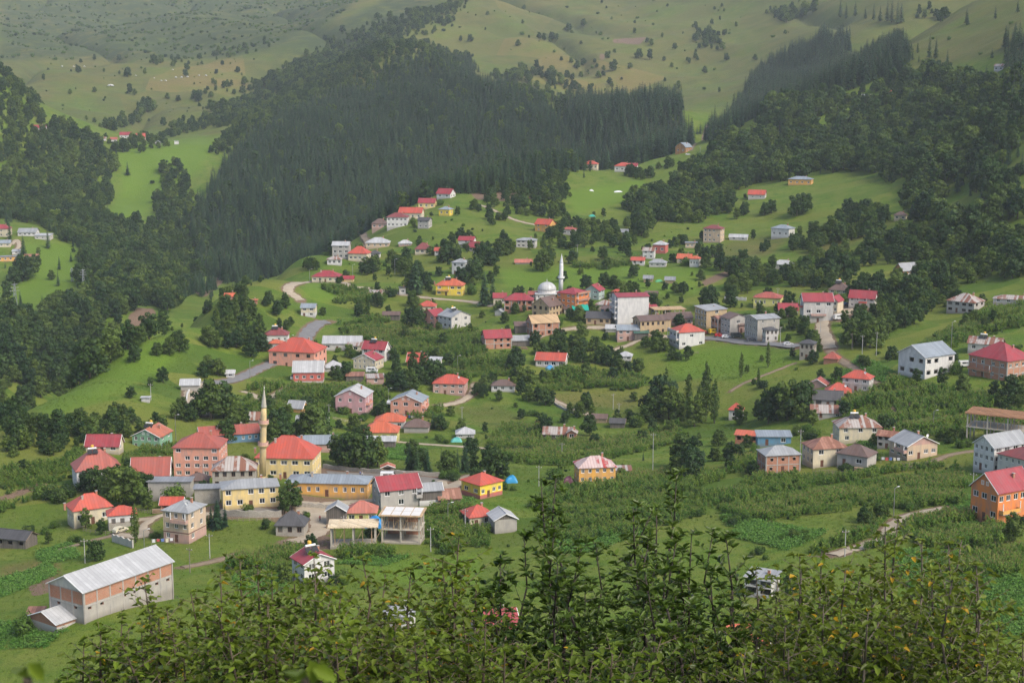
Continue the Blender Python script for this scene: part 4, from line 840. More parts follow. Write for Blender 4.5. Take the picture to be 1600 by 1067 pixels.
# right slope
hs('large white gabled house with grey roof and unglazed openings', 1446,593,56,66,35,-42,'gy',15,'white','bluegrey',F_=(3,2),R=(4,2),hole=True,door=False,gw=2,chim=0,wsz=(2.2,1.6))
hs('brick two-storey house with crimson hip roof at the right edge', 1562,596,74,62,32,-38,'hip',22,'brick','crimson',F_=(4,2),R=(4,2),frameconc=True,balc=[('F',0.02,0.6,1,'brick')])
hs('whitewashed house with rusty roof behind the brick one', 1540,552,50,30,14,-10,'gx',8,'lgrey','rusty',F_=(3,1),tank=True)
hs('small dark-gabled hut beside the rusty roof at right', 1558,541,18,18,5,-10,'gy',5,'oldwood','brown',name='shed',cat='shed',chim=0)
hs('grey house with mottled rusty pyramid roof', 1508,491,46,36,18,-26,'hip',11,'grey','rusty',F_=(4,2),R=(2,2),frame='b')
hs('long low roof behind corn at the right edge', 1585,476,62,26,7,-6,'hip',5,'lgrey','rusty',F_=(4,1))
hs('chalet with orange gable and silver roof', 1417,432,22,34,9,-50,'gy',10,'wood','silver',F_=(3,1),R=(4,1),plinth='lgrey',ph=4,chim=0)
hs('tiny white hut on the upper right meadow', 1462,419,18,12,4,-6,'flat',0,'white','white',name='shed',cat='shed',chim=0)
hs('grey and white house with red hip roof in the right cluster', 1340,613,42,28,21,-14,'hip',10,'lgrey','red',F_=(3,2),R=(2,2),plinth='grey',ph=12,dish=True)
hs('house with small red pyramid roof in the right cluster', 1309,624,38,32,10,0,'hip',13,'lgrey','red',F_=(3,1),dish=True)
hs('old house with long dark grey roof', 1293,637,44,28,13,0,'gx',11,'grey','dark',F_=(3,1),frame='b')
hs('low barn with patched pale roof below the dark roof', 1294,654,54,28,9,4,'gx',9,'lgrey','rusty',name='barn',cat='barn',chim=0,F_=(2,1))
hs('tiny gable with white verge boards behind the red pyramid roof', 1279,607,28,22,6,-12,'gy',8,'rosy','oldred',chim=0)
hs('tiny white hut with red pyramid roof among trees', 1150,656,20,18,15,-10,'hip',9,'white','red',F_=(1,1),name='shed',cat='shed',chim=0)
hs('roofless brick shed with loose orange tiles', 1168,693,36,22,12,-8,'shed',3,'brick','orange',F_=(3,1),hole=True,name='shed',cat='shed',chim=0)
hs('blue-walled shed with pale lean-to roof', 1208,697,52,26,14,8,'shed',4,'blue','bluegrey',F_=(2,1),name='shed',cat='shed',chim=0)
hs('square brick house with silver hip roof', 1216,741,56,40,29,20,'hip',10,'brick','silver',F_=(3,2),L=(2,2),hole=True,frameconc=True,chim=0,wsz=(0.9,0.9))
hs('cream house with rust-brown hip roof left of the dark roof', 1288,731,58,44,29,24,'hip',13,'cream','rust',F_=(2,2),L=(3,2))
hs('low grey house with dark brown hip roof in front of the cream one', 1338,732,50,38,19,-22,'hip',13,'grey','brown',F_=(2,1),chim=0)
hs('cream house with rust-streaked tan pyramid roof', 1338,693,66,46,24,14,'hip',14,'cream','rusty',F_=(3,2),L=(3,2),tank=True,chim=1)
hs('beige gabled house with silver roof and corner balcony', 1426,720,56,48,23,36,'gy',13,'beige','silver',F_=(4,1),L=(3,2),gablewall='rosy',balc=[('L',0.45,0.98,1,'rosy')],chim=1,dish=True)
hs('small house with rusty red roof behind the beige gabled house', 1388,702,30,24,20,-14,'gx',6,'grey','rust',F_=(3,2),hole=True)
hs('white house with two silver gables at the right edge', 1562,741,42,76,42,-42,'gy',15,'white','silver',F_=(4,3),R=(4,3),gw=2,chim=0)
hs('beige house with brown roof at the right edge', 1596,748,56,50,30,-36,'hip',12,'lgrey','maroon',F_=(5,2),R=(2,2),chim=0)
hs('orange house with crimson gable roof and balcony at the right edge', 1563,820,56,78,52,-42,'gy',25,'vermilion','crimson',F_=(3,2),R=(5,2),gw=2,balc=[('R',0.05,0.55,1,'orange')],chim=1)
# upper village
for a in (
 ('white house with crimson roof topping the ridge',697,311,24,18,8,-28,'gx',7,'white','crimson',(2,1),(2,1)),
 ('yellow house with crimson roof just below the ridge top',668,327,26,18,10,-10,'gx',6,'yellow','crimson',(3,1),None),
 ('small bright yellow house with grey roof near the ridge',697,338,18,15,10,-24,'hip',4,'bright','bluegrey',(2,1),(1,1)),
 ('cream house with red roof on the ridge',643,344,36,22,11,-12,'gx',7,'cream','red',(4,1),(2,1)),
 ('white three-storey house with maroon roof on the ridge',622,356,32,22,16,-8,'hip',6,'white','maroon',(5,2),(2,2)),
 ('rosy house with brown roof left of the white three-storey one',594,358,24,18,8,-6,'hip',7,'rosy','brown',(3,1),None),
 ('grey block house with flat dark roof on the ridge slope',664,358,18,16,13,-20,'gx',4,'grey','dark',(2,2),(2,2)),
 ('small cream house with brown-red roof at the ridge foot',550,373,20,16,8,-8,'hip',6,'cream','oldred',(2,1),None),
 ('long cream bungalow with pale hip roof',591,388,36,24,8,-6,'hip',7,'beige','pale',(4,1),None),
 ('tiny bungalow with white roof on the green slope',633,385,20,14,4,0,'hip',5,'rosy','white',(3,1),None),
 ('cream cottage with steep maroon roof',662,398,24,18,8,-12,'hip',9,'cream','maroon',(3,1),(2,1)),
 ('tiny cottage with red roof right of the steep maroon roof',687,400,14,12,8,-10,'gx',4,'white','red',(2,1),None),
 ('white house with crimson roof left of its dark twin',730,388,24,18,12,-14,'gx',5,'white','crimson',(3,2),None),
 ('low house with crimson roof and cream gable',746,395,24,20,8,-34,'gx',7,'cream','crimson',(2,1),(1,1)),
 ('whitish two-storey house with flat grey roof',823,388,30,18,12,-10,'hip',3,'lgrey','silver',(4,2),(2,2)),
 ('orange-red house with crimson roof on the middle slope',852,363,26,20,12,-30,'gx',7,'orange','red',(2,2),(3,1)),
 ('small beige house with flat red roof right of the orange-red one',889,368,20,16,9,-16,'hip',3,'lgrey','oldred',(2,1),None),
 ('unplastered grey three-storey house with pale roof',534,405,26,20,21,-10,'gx',5,'grey','pale',(3,3),None),
 ('white low house below the unplastered grey one',523,415,22,16,9,-4,'hip',4,'white','rusty',(3,1),None),
 ('cream house with red roof right of the unplastered grey one',562,410,30,22,13,-18,'hip',10,'cream','red',(4,1),(2,1)),
 ('small white house with dark roof behind the red roof',586,404,16,14,7,-8,'hip',5,'white','dark',(2,1),None),
 ('low cottages with pinkish roofs on the meadow edge',818,413,26,10,3,0,'gx',4,'white','salmon',(3,1),None),
 ('cream shed with flat roof below the lane',587,466,20,14,8,-8,'shed',2,'cream','rusty',(2,1),None),
 ('tiny white cube house beside the big fir',629,461,10,10,11,0,'flat',0,'lgrey','dark',(1,1),None),
 ('brown plank shed above the corn',612,501,26,14,9,-6,'gx',4,'oldwood','brown',None,None),
 ('white farmhouse with grey roof on the far ridge end',840,263,24,16,7,-22,'gx',5,'white','pale',(3,1),(1,1)),
 ('cream farmhouse with red roof on the upper shelf',923,266,22,18,9,-8,'hip',5,'cream','red',(4,1),None),
 ('brick house half hidden by a tree on the upper shelf',948,258,18,14,9,-8,'hip',4,'brick','oldred',(2,1),None),
 ('white house with red roof at the right of the upper shelf',974,269,24,18,9,-14,'hip',5,'white','red',(3,1),(2,1)),
 ('small crimson-roofed annex at the right of the upper shelf',989,266,14,12,6,-10,'gx',4,'white','crimson',(1,1),None),
 ('wooden gambrel-roofed chalet high on the slope',1068,240,18,20,9,-30,'gambrel',7,'wood','bluegrey',(2,1),(3,1)),
 ('grey plank shed on the middle slope',972,368,18,12,5,0,'gx',4,'oldwood','greyd',None,None),
 ('red house with white pyramid roof',1032,397,20,18,14,-14,'hip',5,'red','white',(2,1),None),
 ('white house left of the red one with white roof',1014,405,18,16,13,-8,'gx',4,'white','rusty',(2,2),None),
 ('white cottage with red roof at the meadow edge',997,415,20,16,8,-6,'gx',4,'white','red',(2,1),None),
 ('grey cottage with silver roof at the meadow edge',1028,418,26,16,7,-6,'hip',5,'lgrey','silver',(3,1),None),
 ('house with vivid orange roof among trees',1070,411,22,16,7,-10,'gx',6,'cream','orange',(2,1),None),
 ('small white house with orange roof and dark windows',1086,418,14,14,13,-16,'hip',4,'white','orange',(3,1),None),
 ('tall beige house with three tiers of maroon balconies',1115,380,28,20,22,-18,'hip',5,'beige','maroon',(4,3),(2,3)),
 ('low beige house left of the tall beige one',1081,388,20,14,8,0,'flat',0,'beige','greyd',(3,1),None),
 ('low white sheds right of the tall beige house',1154,376,28,14,5,-6,'gx',4,'white','pale',(2,1),None),
 ('white villa with grey roofs on the right slope',1223,373,30,22,15,-24,'hip',5,'white','bluegrey',(3,1),(2,1)),
 ('low house with red roof and grey shed on the spur shelf',1183,312,26,18,8,-8,'gx',6,'lgrey','red',(2,1),None),
 ('long house with grey roof and orange front',1251,290,36,20,9,-10,'hip',4,'orange','bluegrey',(4,1),(2,1)),
 ('little beige house with brown roof on the right slope',1407,345,18,14,8,-10,'hip',5,'cream','brown',(2,1),None),
 ('whitewashed cottages with pale roofs among trees',1224,421,32,18,7,-8,'hip',6,'lgrey','pale',(4,1),None),
 ('small red roof among trees left of the whitewashed cottages',1158,421,14,12,6,-6,'hip',4,'white','red',(1,1),None),
 ('long white hut by the high lawn',1354,154,14,9,4,0,'gx',2,'white','white',None,None),
 ('white hut with red roof by the high lawn',1385,151,14,9,6,0,'gx',3,'white','red',(2,1),None),
 ('white cottage high on the right among firs',1562,112,14,12,8,-20,'gx',3,'white','rusty',(2,1),None),
 ('cream house with crimson roof at the left edge',4,371,26,20,13,-12,'hip',6,'cream','crimson',(3,2),None),
 ('white gabled hall on the left hill',45,370,28,20,7,-16,'gx',5,'white','silver',(4,1),(1,1)),
 ('flat whitish building right of the white hall',69,376,24,16,7,-18,'shed',2,'lgrey','pale',(3,1),(1,1)),
 ('small house with blue-grey roof at the left edge',8,387,18,14,7,-8,'gx',4,'cream','bluegrey',(2,1),None),
 ('low orange building at the left edge',13,409,32,16,7,0,'flat',0,'orange','greyd',(4,1),None),
 ('brown shed right of the low orange building',50,407,20,14,5,-8,'gx',4,'oldwood','rust',None,None),
 ('small white house above the low orange building',26,398,12,10,5,-8,'shed',2,'white','pale',(1,1),None),
 ('white house with crimson roof in the far hamlet',197,217,18,12,6,-8,'gx',4,'white','crimson',(3,1),None),
 ('red-roofed cottage in the far hamlet',220,219,14,10,5,-6,'gx',5,'rosy','red',(1,1),None),
 ('pale hut at the left of the far hamlet',160,221,12,8,4,0,'gx',2,'white','rusty',None,None),
 ('pinkish hut between pale hut and crimson roof in the far hamlet',178,222,10,8,4,0,'gx',3,'white','oldred',None,None),
 ('grey hut right of the far hamlet',247,227,9,8,4,0,'gy',3,'lgrey','greyd',None,None),
 ('white hut at the green meadow above the hamlet',276,226,7,6,5,0,'flat',0,'white','white',None,None),
 ('red-roofed farmhouse at the edge of the far left wood',63,205,18,12,5,-10,'gx',4,'white','crimson',(2,1),(1,1)),
 ('long pale shed with rusty roof by the bend',298,612,28,18,11,-8,'gx',7,'conc','pale',None,None),
 ('small white cabin on the spur meadow',228,629,12,9,7,-10,'flat',0,'white','white',None,None),
 ('white cabin by the asphalt road left',360,591,12,10,8,-8,'gx',4,'white','white',(1,1),None),
 ('shed with silver roof and orange gable behind the minaret',465,646,24,22,8,-22,'gx',9,'orange','silver',None,None),
 ('long silver roof under trees left of the mauve house',487,668,44,26,7,-6,'gx',9,'lgrey','silver',None,None),
 ('pale shed roof left of the minaret among trees',393,662,26,18,7,-8,'gx',9,'conc','rusty',None,None),
 ('small red-roofed house on the left spur crest',360,469,16,12,6,-6,'gx',4,'brick','orange',(1,1),None),
 ('small brick house on the left spur crest',396,477,12,10,7,-6,'flat',0,'brick','orange',(1,1),None),
 ('white house with dark roof right of the pale track',787,613,36,24,10,-6,'hip',7,'white','brown',(3,1),None),
 ('whitish house with vivid red roof among trees in the centre',862,576,46,28,13,-10,'gx',9,'lgrey','red',(4,1),(2,1)),
 ('white hut with pale pyramid roof above the steep meadow',977,565,20,18,8,-4,'hip',6,'white','pale',(2,1),None),
 ('long old house with patched grey roof among trees',872,687,44,26,9,-4,'gx',8,'oldwood','rusty',(3,1),None),
 ('narrow brick annex of the long old house',894,689,14,16,13,-6,'gy',4,'brick','rusty',(1,1),None),
 ('dark hut below the terraces',965,669,22,16,9,-4,'gx',5,'oldwood','dark',None,None),
 ('beige hut left of the dark hut',937,661,22,14,8,-6,'gx',5,'tan','brown',None,None),
 ('tiny house with red roof behind the white five-storey block',964,463,15,12,6,-6,'hip',4,'cream','red',(2,1),None),
 ('dark shed right of the white five-storey block',1018,469,18,14,8,-4,'gx',5,'oldwood','brown',None,None),
 ('left field hut on the meadow behind the village',1013,441,14,10,6,-4,'gx',4,'tan','greyd',None,None),
 ('right field hut on the meadow behind the village',1047,443,15,10,6,-4,'gx',4,'tan','greyd',None,None),
):
    lab, px, py, W_, D_, h_, yw, rf_, rh_, wl_, rm_, f_, r_ = a
    kw = {}
    if any(w in lab.split()[:6] for w in ('shed', 'hut', 'cabin', 'sheds')): kw = dict(name='shed', cat='shed', chim=0)
    hs(lab, px, py, W_, D_, h_, yw, rf_, rh_, wl_, rm_, F_=f_, R=r_, door=False, ov=0.5, **kw)
# houses whose roofs and walls glint between the leaves of the near trees
hs('pink house with crimson roof glimpsed through the near trees', 772,1016,66,56,34,14,'gx',20,'rosy','crimson',F_=(4,2),L=(2,2))
hs('dark-windowed white house glimpsed through the right near trees', 1190,935,44,40,28,-18,'shed',5,'white','silver',F_=(2,2),hole=True,wsz=(2.4,1.8))
hs('brick house with orange roof glimpsed behind the right near trees', 1165,1030,60,50,26,10,'gx',20,'cream','orange',F_=(3,1))
hs('white cottage glimpsed low behind the left near trees', 622,985,48,40,22,-12,'hip',12,'white','silver',F_=(3,1))
# ---------------------------------------------------------------- half-built frames
NEWWOOD = woodmat((0.46, 0.32, 0.18), 'formwork_boards', 0.2); RAWC = plaster((0.47, 0.42, 0.33)); RUSTW = woodmat((0.30, 0.15, 0.07), 'stained_boards', 0.25)
def half_built(label, px, py, W, D, h, yaw, levels, topmat, props=0, nx=3, ny=2, wallup=0.0, panels=None, skirt=True):
    loc, W, D, s, th, gmin, gmax = placing(px, py, W, D, yaw); h /= s
    FOOT.append((loc.x, loc.y, math.cos(th), math.sin(th), W / 2, D / 2))
    r = bpy.data.objects.new('unfinished_building', None); col.objects.link(r); r.location = loc; r.rotation_euler = (0, 0, th); tag(r, label, 'building'); HOUSES.append((label, px, py - h * s / 2, W * s, r, 'building'))
    lh = h / levels
    for i in range(nx + 1):
        for j in range(ny + 1):
            x, y = -W / 2 + 0.3 + (W - 0.6) * i / nx, -D / 2 + 0.3 + (D - 0.6) * j / ny
            MB().box(x - 0.2, x + 0.2, y - 0.2, y + 0.2, min(0, gmin) - 0.5, h - 0.2).build('column', RAWC, r)
    for l in range(1, levels + 1):
        top = l == levels; o_ = 0.55 if top else 0.1
        sl = MB().box(-W / 2 - o_, W / 2 + o_, -D / 2 - o_, D / 2 + o_, l * lh - 0.2, l * lh + 0.05).build('floor_slab', RAWC if not top else topmat, r)
    if skirt: MB().box(-W / 2 + 0.02, W / 2 - 0.02, -D / 2 + 0.02, D / 2 - 0.02, min(0, gmin) - 0.6, 0.45).build('foundation', RAWC, r)
    if wallup:
        MB().box(-W / 2 + 0.15, W / 2 - 0.15, D / 2 - 0.35, D / 2 - 0.1, 0.46, h - 0.21).build('wall', brickmat(), r)
    for q in range(props):
        x = -W / 2 + W * (q + 0.5) / props; z = (levels - 1) * lh
        for y in (-D / 2 + 0.35, 0.1): MB().bar((x, y, z + 0.03), (x + 0.1 * math.sin(q), y, z + lh - 0.15), 0.07).build('prop', NEWWOOD, r)
        if q % 2 == 0: MB().bar((x, -D / 2 + 0.2, z + 0.05), (x + W / props * 1.2, -D / 2 + 0.2, z + lh - 0.2), 0.06).build('brace', NEWWOOD, r)
    if panels:
        for i in range(panels[0]):
            for j in range(panels[1]):
                x0 = -W / 2 + W * i / panels[0]; y0 = -D / 2 + D * j / panels[1]; dz = 0.06 + 0.04 * rng.random()
                MB().box(x0 + 0.12, x0 + W / panels[0] - 0.12, y0 + 0.12, y0 + D / panels[1] - 0.1, h + 0.05 + 0.004, h + 0.05 + dz).build('panel', panels[2], r)
    return r
half_built('half-built concrete frame with a pale boarded slab', 553,856,72,40,34,-3,1,woodmat((0.62, 0.50, 0.33), 'pale_boards', 0.3),props=5,nx=2,ny=2,panels=(5,2,woodmat((0.66, 0.54, 0.36), 'fresh_boards', 0.25)))
half_built('two-level half-built frame with props and white roof panels', 630,851,62,46,46,-10,2,NEWWOOD,props=8,nx=2,ny=2,wallup=1,panels=(4,2,plain((0.66, 0.64, 0.60), 0.7, 0, 'white_panel')))
half_built('half-built frame with rust-brown board roof at the right edge', 1562,695,96,50,44,-12,2,RUSTW,props=9,nx=3,ny=2,skirt=False,panels=(6,2,woodmat((0.26, 0.13, 0.06), 'brown_boards', 0.3)))
half_built('open timber and concrete frame behind the old yellow-windowed house', 1043,506,48,28,22,16,1,NEWWOOD,props=6,nx=3,ny=1,panels=(4,2,NEWWOOD))
# ---------------------------------------------------------------- mosque and minarets
def minaret(label, px, py, hpx, mat, capm, r0, balcs, lean=0.0):
    p = pick(px, py); d = math.cos(PITCH) * p.y + math.sin(PITCH) * (p.z - CAMZ); H = hpx * d / F
    r = bpy.data.objects.new('minaret', None); col.objects.link(r); r.location = p; r.rotation_euler = (0, lean, 0); tag(r, label, 'minaret'); HOUSES.append((label, px, py - hpx / 2, 12, r, 'minaret'))
    FOOT.append((p.x, p.y, 1, 0, r0, r0))
    MB().lathe([(r0 * 1.25, -1), (r0 * 1.25, H * 0.05), (r0 * 1.05, H * 0.09)], 12).build('base', mat, r)
    MB().lathe([(r0, H * 0.09), (r0 * 0.92, H * 0.40), (r0 * 0.84, H * 0.70), (r0 * 0.72, H * 0.78)], 14).build('shaft', mat, r, smooth=True)
    for b_ in balcs:
        bo = MB().lathe([(r0 * 0.85, H * (b_ - 0.035)), (r0 * 1.15, H * (b_ - 0.018)), (r0 * 1.55, H * b_), (r0 * 1.55, H * (b_ + 0.004))], 16).build('balcony', mat, r)
        MB().lathe([(r0 * 1.50, H * (b_ + 0.004)), (r0 * 1.50, H * (b_ + 0.038)), (r0 * 1.40, H * (b_ + 0.038)), (r0 * 1.40, H * (b_ + 0.006))], 16).build('parapet', capm[1], bo)
    MB().lathe([(r0 * 0.84, H * 0.78), (r0 * 0.78, H * 0.79), (r0 * 0.45, H * 0.88), (r0 * 0.10, H * 0.965), (0.05, H * 0.97)], 14).build('spire', capm[0], r, smooth=True)
    MB().lathe([(0.05, H * 0.965), (0.16, H * 0.974), (0.04, H * 0.982), (0.10, H * 0.988), (0.02, H)], 8).build('finial', STEEL, r)
minaret('weathered yellow minaret with pink balcony beside the yellow school', 410,757,158,plaster((0.60,0.45,0.20)),(sheet((0.45,0.42,0.33)),plaster((0.58,0.33,0.25))),1.05,(0.62,0.40),0.045)
minaret('slim white minaret beside the silver dome', 876,462,66,plaster((0.72,0.71,0.68)),(sheet((0.62,0.63,0.64)),plaster((0.72,0.71,0.68))),1.2,(0.42,),0.02)
p = pick(855, 470); d = math.cos(PITCH) * p.y + math.sin(PITCH) * (p.z - CAMZ); s = F / d
r = bpy.data.objects.new('mosque', None); col.objects.link(r); r.location = p + Vector((0, 7, 0)); tag(r, 'white mosque with silver dome in the village centre', 'mosque'); HOUSES.append(('white mosque with silver dome in the village centre', 855, 455, 40, r, 'mosque'))
FOOT.append((p.x, p.y + 7, 1, 0, 8, 8)); hw = 18 / s; hb = 9 / s
mb = MB(); X, Y = Vector((1, 0, 0)), Vector((0, 1, 0))
for o, rr, n in ((Vector((-hw, -hw, 0)), X, -Y), (Vector((hw, -hw, 0)), Y, X), (Vector((hw, hw, 0)), -X, Y), (Vector((-hw, hw, 0)), -Y, -X)): wall_face(mb, o, rr, n, hw * 2, -3, hb, [(hw * 2 * (i + 0.5) / 4, 1.0, 0.9, 1.6) for i in range(4)])
mb.build('wall', plaster((0.66,0.63,0.57)), r)
for k in range(4):
    window(r, (Vector((-hw, -hw + 0.12, 0)), X, -Y), hw * 2 * (k + 0.5) / 4, 1.0, 0.9, 1.6)
MB().box(-hw - 0.4, hw + 0.4, -hw - 0.4, hw + 0.4, hb, hb + 0.35).build('roof', sheet((0.50,0.50,0.49)), r)
dr = MB().lathe([(14.5 / s, hb + 0.35), (14.5 / s, hb + 5.5 / s)], 24).build('drum', plaster((0.62,0.60,0.55)), r)
for k in range(12):
    a = 2 * math.pi * (k + 0.5) / 12; R_ = 14.4 / s
    w = window(dr, (Vector((math.cos(a) * R_ * 0.99, math.sin(a) * R_ * 0.99, 0)), Vector((-math.sin(a), math.cos(a), 0)), Vector((math.cos(a), math.sin(a), 0))), 0, hb + 1.6 / s, 0.7, 3.0 / s)
R_ = 14.8 / s
MB().lathe([(R_ * math.cos(t) + 0.02, hb + 5.5 / s + R_ * 0.82 * math.sin(t)) for t in np.linspace(0, 1.55, 12)], 32).build('dome', sheet((0.50,0.50,0.47), rough=0.35), r, smooth=True)
MB().lathe([(0.06, hb + 5.4 / s + R_ * 0.82), (0.25, hb + 5.5 / s + R_ * 0.82 + 0.6), (0.06, hb + 5.5 / s + R_ * 0.82 + 1.1), (0.02, hb + 5.5 / s + R_ * 0.82 + 2.4)], 8).build('finial', STEEL, r)
# ---------------------------------------------------------------- vehicles, posts, tarpaulins, walls, people, tents
def scale_at(p): return F / (math.cos(PITCH) * p.y + math.sin(PITCH) * (p.z - CAMZ))
def root(name, p, rz, label, cat, group=None):
    r = bpy.data.objects.new(name, None); col.objects.link(r); r.location = p; r.rotation_euler = (0, 0, rz); r.empty_display_size = 0.3
    return tag(r, label, cat, group)
TYRE = plain((0.02, 0.02, 0.02), 0.8, 0, 'tyre'); LAMP = plain((0.75, 0.72, 0.6), 0.2, 0, 'lamp_glass')
def vehicle(px, py, rz, kind, c, label):
    p = pick(px, py); p = p + Vector((0, 0.8, 0.22)); r = root(kind, p, rz, label, kind)
    L, Wd, Ht = (5.2, 1.95, 2.2) if kind == 'van' else (4.3, 1.72, 1.45); g = 0.28; paint = plain(c, 0.25, 0.0, 'car_paint', 0.1)
    if kind == 'van': prof = [(-L/2, g), (L/2, g), (L/2, 1.0), (L/2 - 0.35, 1.15), (L/2 - 1.1, Ht), (-L/2 + 0.1, Ht), (-L/2, 1.2)]
    else: prof = [(-L/2, g), (L/2, g), (L/2, 0.72), (L/2 - 0.95, 0.9), (L/2 - 1.55, Ht), (-L/2 + 0.85, Ht), (-L/2 + 0.1, 0.95)]
    MB().prism(prof, -Wd/2, Wd/2).build('body', paint, r)
    z0, z1 = (1.25, 1.85) if kind == 'van' else (0.93, 1.33)
    for sy in (-1, 1):
        for (a, b_) in ((-L/2 + 0.95, -0.15), (0.0, L/2 - 1.5)): MB().box(a, b_, min(sy * Wd/2, sy * (Wd/2 + 0.015)), max(sy * Wd/2, sy * (Wd/2 + 0.015)), z0, z1).build('side_window', glassmat(), r)
        for x in (-L * 0.30, L * 0.31):
            w = MB().bar((x, sy * (Wd/2 - 0.2), 0.32), (x, sy * (Wd/2 + 0.03), 0.32), 0.32, 14).build('wheel', TYRE, r); MB().bar((x, sy * (Wd/2 + 0.03), 0.32), (x, sy * (Wd/2 + 0.05), 0.32), 0.18, 10).build('rim', STEEL, w)
        MB().box(L/2 - 0.05, L/2 + 0.02, sy * Wd * 0.36 - 0.16, sy * Wd * 0.36 + 0.16, 0.62, 0.8).build('headlight', LAMP, r)
    x0, x1 = (L/2 - 0.38, L/2 - 1.05) if kind == 'van' else (L/2 - 0.98, L/2 - 1.52); za, zb = (1.2, 2.1) if kind == 'van' else (0.93, 1.40)
    o = 0.02; mesh_ = MB().add([(x0 + o, -Wd/2 + 0.1, za + o), (x0 + o, Wd/2 - 0.1, za + o), (x1 + o, Wd/2 - 0.1, zb + o), (x1 + o, -Wd/2 + 0.1, zb + o)], [(0, 1, 2, 3)]); mesh_.build('windscreen', glassmat(), r)
    FOOT.append((p.x, p.y, 1, 0, 2.5, 2.5)); return r
W_ = (0.72, 0.72, 0.70)
vehicle(581,583,-0.1,'van',W_,'white van parked between the cream house and the pinkish hut'); vehicle(1509,574,0.15,'van',W_,'white van parked beside the large white gabled house')
vehicle(607,750,0.0,'van',W_,'white minibus standing on the schoolyard'); vehicle(609,632,1.4,'car',(0.55,0.56,0.58),'silver car beside the salmon house with grey roof')
vehicle(1116,522,0.3,'van',(0.65,0.42,0.02),'yellow van on the village street'); vehicle(1124,527,0.2,'car',(0.50,0.02,0.02),'red car on the village street'); vehicle(1135,529,0.1,'car',W_,'white car next to the red car on the street')
vehicle(1174,534,0.0,'car',(0.06,0.07,0.09),'dark car in front of the striped grey block'); vehicle(1103,523,0.3,'car',(0.20,0.05,0.04),'maroon car at the top of the village street'); vehicle(1232,541,0.0,'car',(0.6,0.6,0.6),'pale car at the lower street end'); vehicle(1151,528,0.1,'van',(0.05,0.06,0.06),'black van by the rosy shop front')
vehicle(1298,497,1.0,'car',(0.5,0.5,0.5),'grey car beside the grey apartment house'); vehicle(745,397,0.1,'car',W_,'white car by the crimson-roofed house with cream gable'); vehicle(1312,500,0.2,'van',W_,'white van under the dirt road embankment'); vehicle(1325,478,0.4,'car',(0.08,0.10,0.16),'navy car in front of the crimson two-storey house')
vehicle(1075,243,0.0,'car',W_,'white car beside the wooden gambrel-roofed chalet'); vehicle(187,833,0.9,'car',(0.6,0.55,0.4),'cream car half under trees near the beige house')
# poles and lamps
WOODP = plain((0.20, 0.17, 0.14), 0.9, 0, 'pole_wood'); CONP = plain((0.42, 0.41, 0.39), 0.8, 0, 'pole_concrete')
def pole(px, py, hpx, kind):
    p = pick(px, py); h = max(6.5, hpx / scale_at(p)); r = root('street_lamp' if kind == 'l' else 'utility_pole', p, rng.random() * 1.2 - 0.6, None, 'street lamp' if kind == 'l' else 'utility pole')
    MB().bar((0, 0, -0.5), (0, 0, h), 0.13, 8, 0.08).build('pole', STEEL if kind == 'l' else (WOODP if hpx % 2 else CONP), r)
    if kind == 'l':
        MB().bar((0, 0, h - 0.1), (1.1, 0, h + 0.25), 0.05, 6).build('arm', STEEL, r); MB().box(0.9, 1.6, -0.14, 0.14, h + 0.2, h + 0.34).build('lamp_head', WHITEF, r)
    else:
        MB().box(-0.9, 0.9, -0.06, 0.06, h - 0.7, h - 0.56).build('crossarm', WOODP, r)
        for x in (-0.75, 0.0, 0.75): MB().lathe([(0.05, h - 0.56), (0.08, h - 0.48), (0.04, h - 0.36)], 6, (x, 0)).build('insulator', WHITEF, r)
    POLES.append((r, px, py, h))
POLES = []
for a in ((297,895,37,'u'),(226,866,22,'l'),(318,757,30,'u'),(607,631,22,'l'),(1396,811,50,'l'),(1458,672,28,'l'),(275,690,42,'l'),(1486,545,42,'l'),(1347,553,30,'u'),(1331,547,27,'u'),(1369,556,38,'u'),(1219,538,28,'u'),(617,429,24,'l'),(484,441,20,'l'),(551,434,20,'l'),(715,580,24,'l'),(700,822,28,'l'),(727,835,42,'u'),(1282,520,0,'u'),(455,548,24,'l'),(391,590,26,'l'),(236,625,0,'u'),(1020,735,60,'u'),(878,720,28,'u'),(842,760,32,'u'),(722,670,36,'u'),(1250,720,50,'u'),(902,400,18,'u'),(1320,870,40,'u'),(133,880,26,'u'),(538,850,46,'u'),(515,690,60,'u'),(1094,240,10,'u'),(1215,470,20,'u'),(709,610,22,'l'),(958,640,26,'u'),(967,655,26,'u'),(328,872,30,'u'),(1519,785,48,'u'),(673,862,36,'u')): pole(*a)
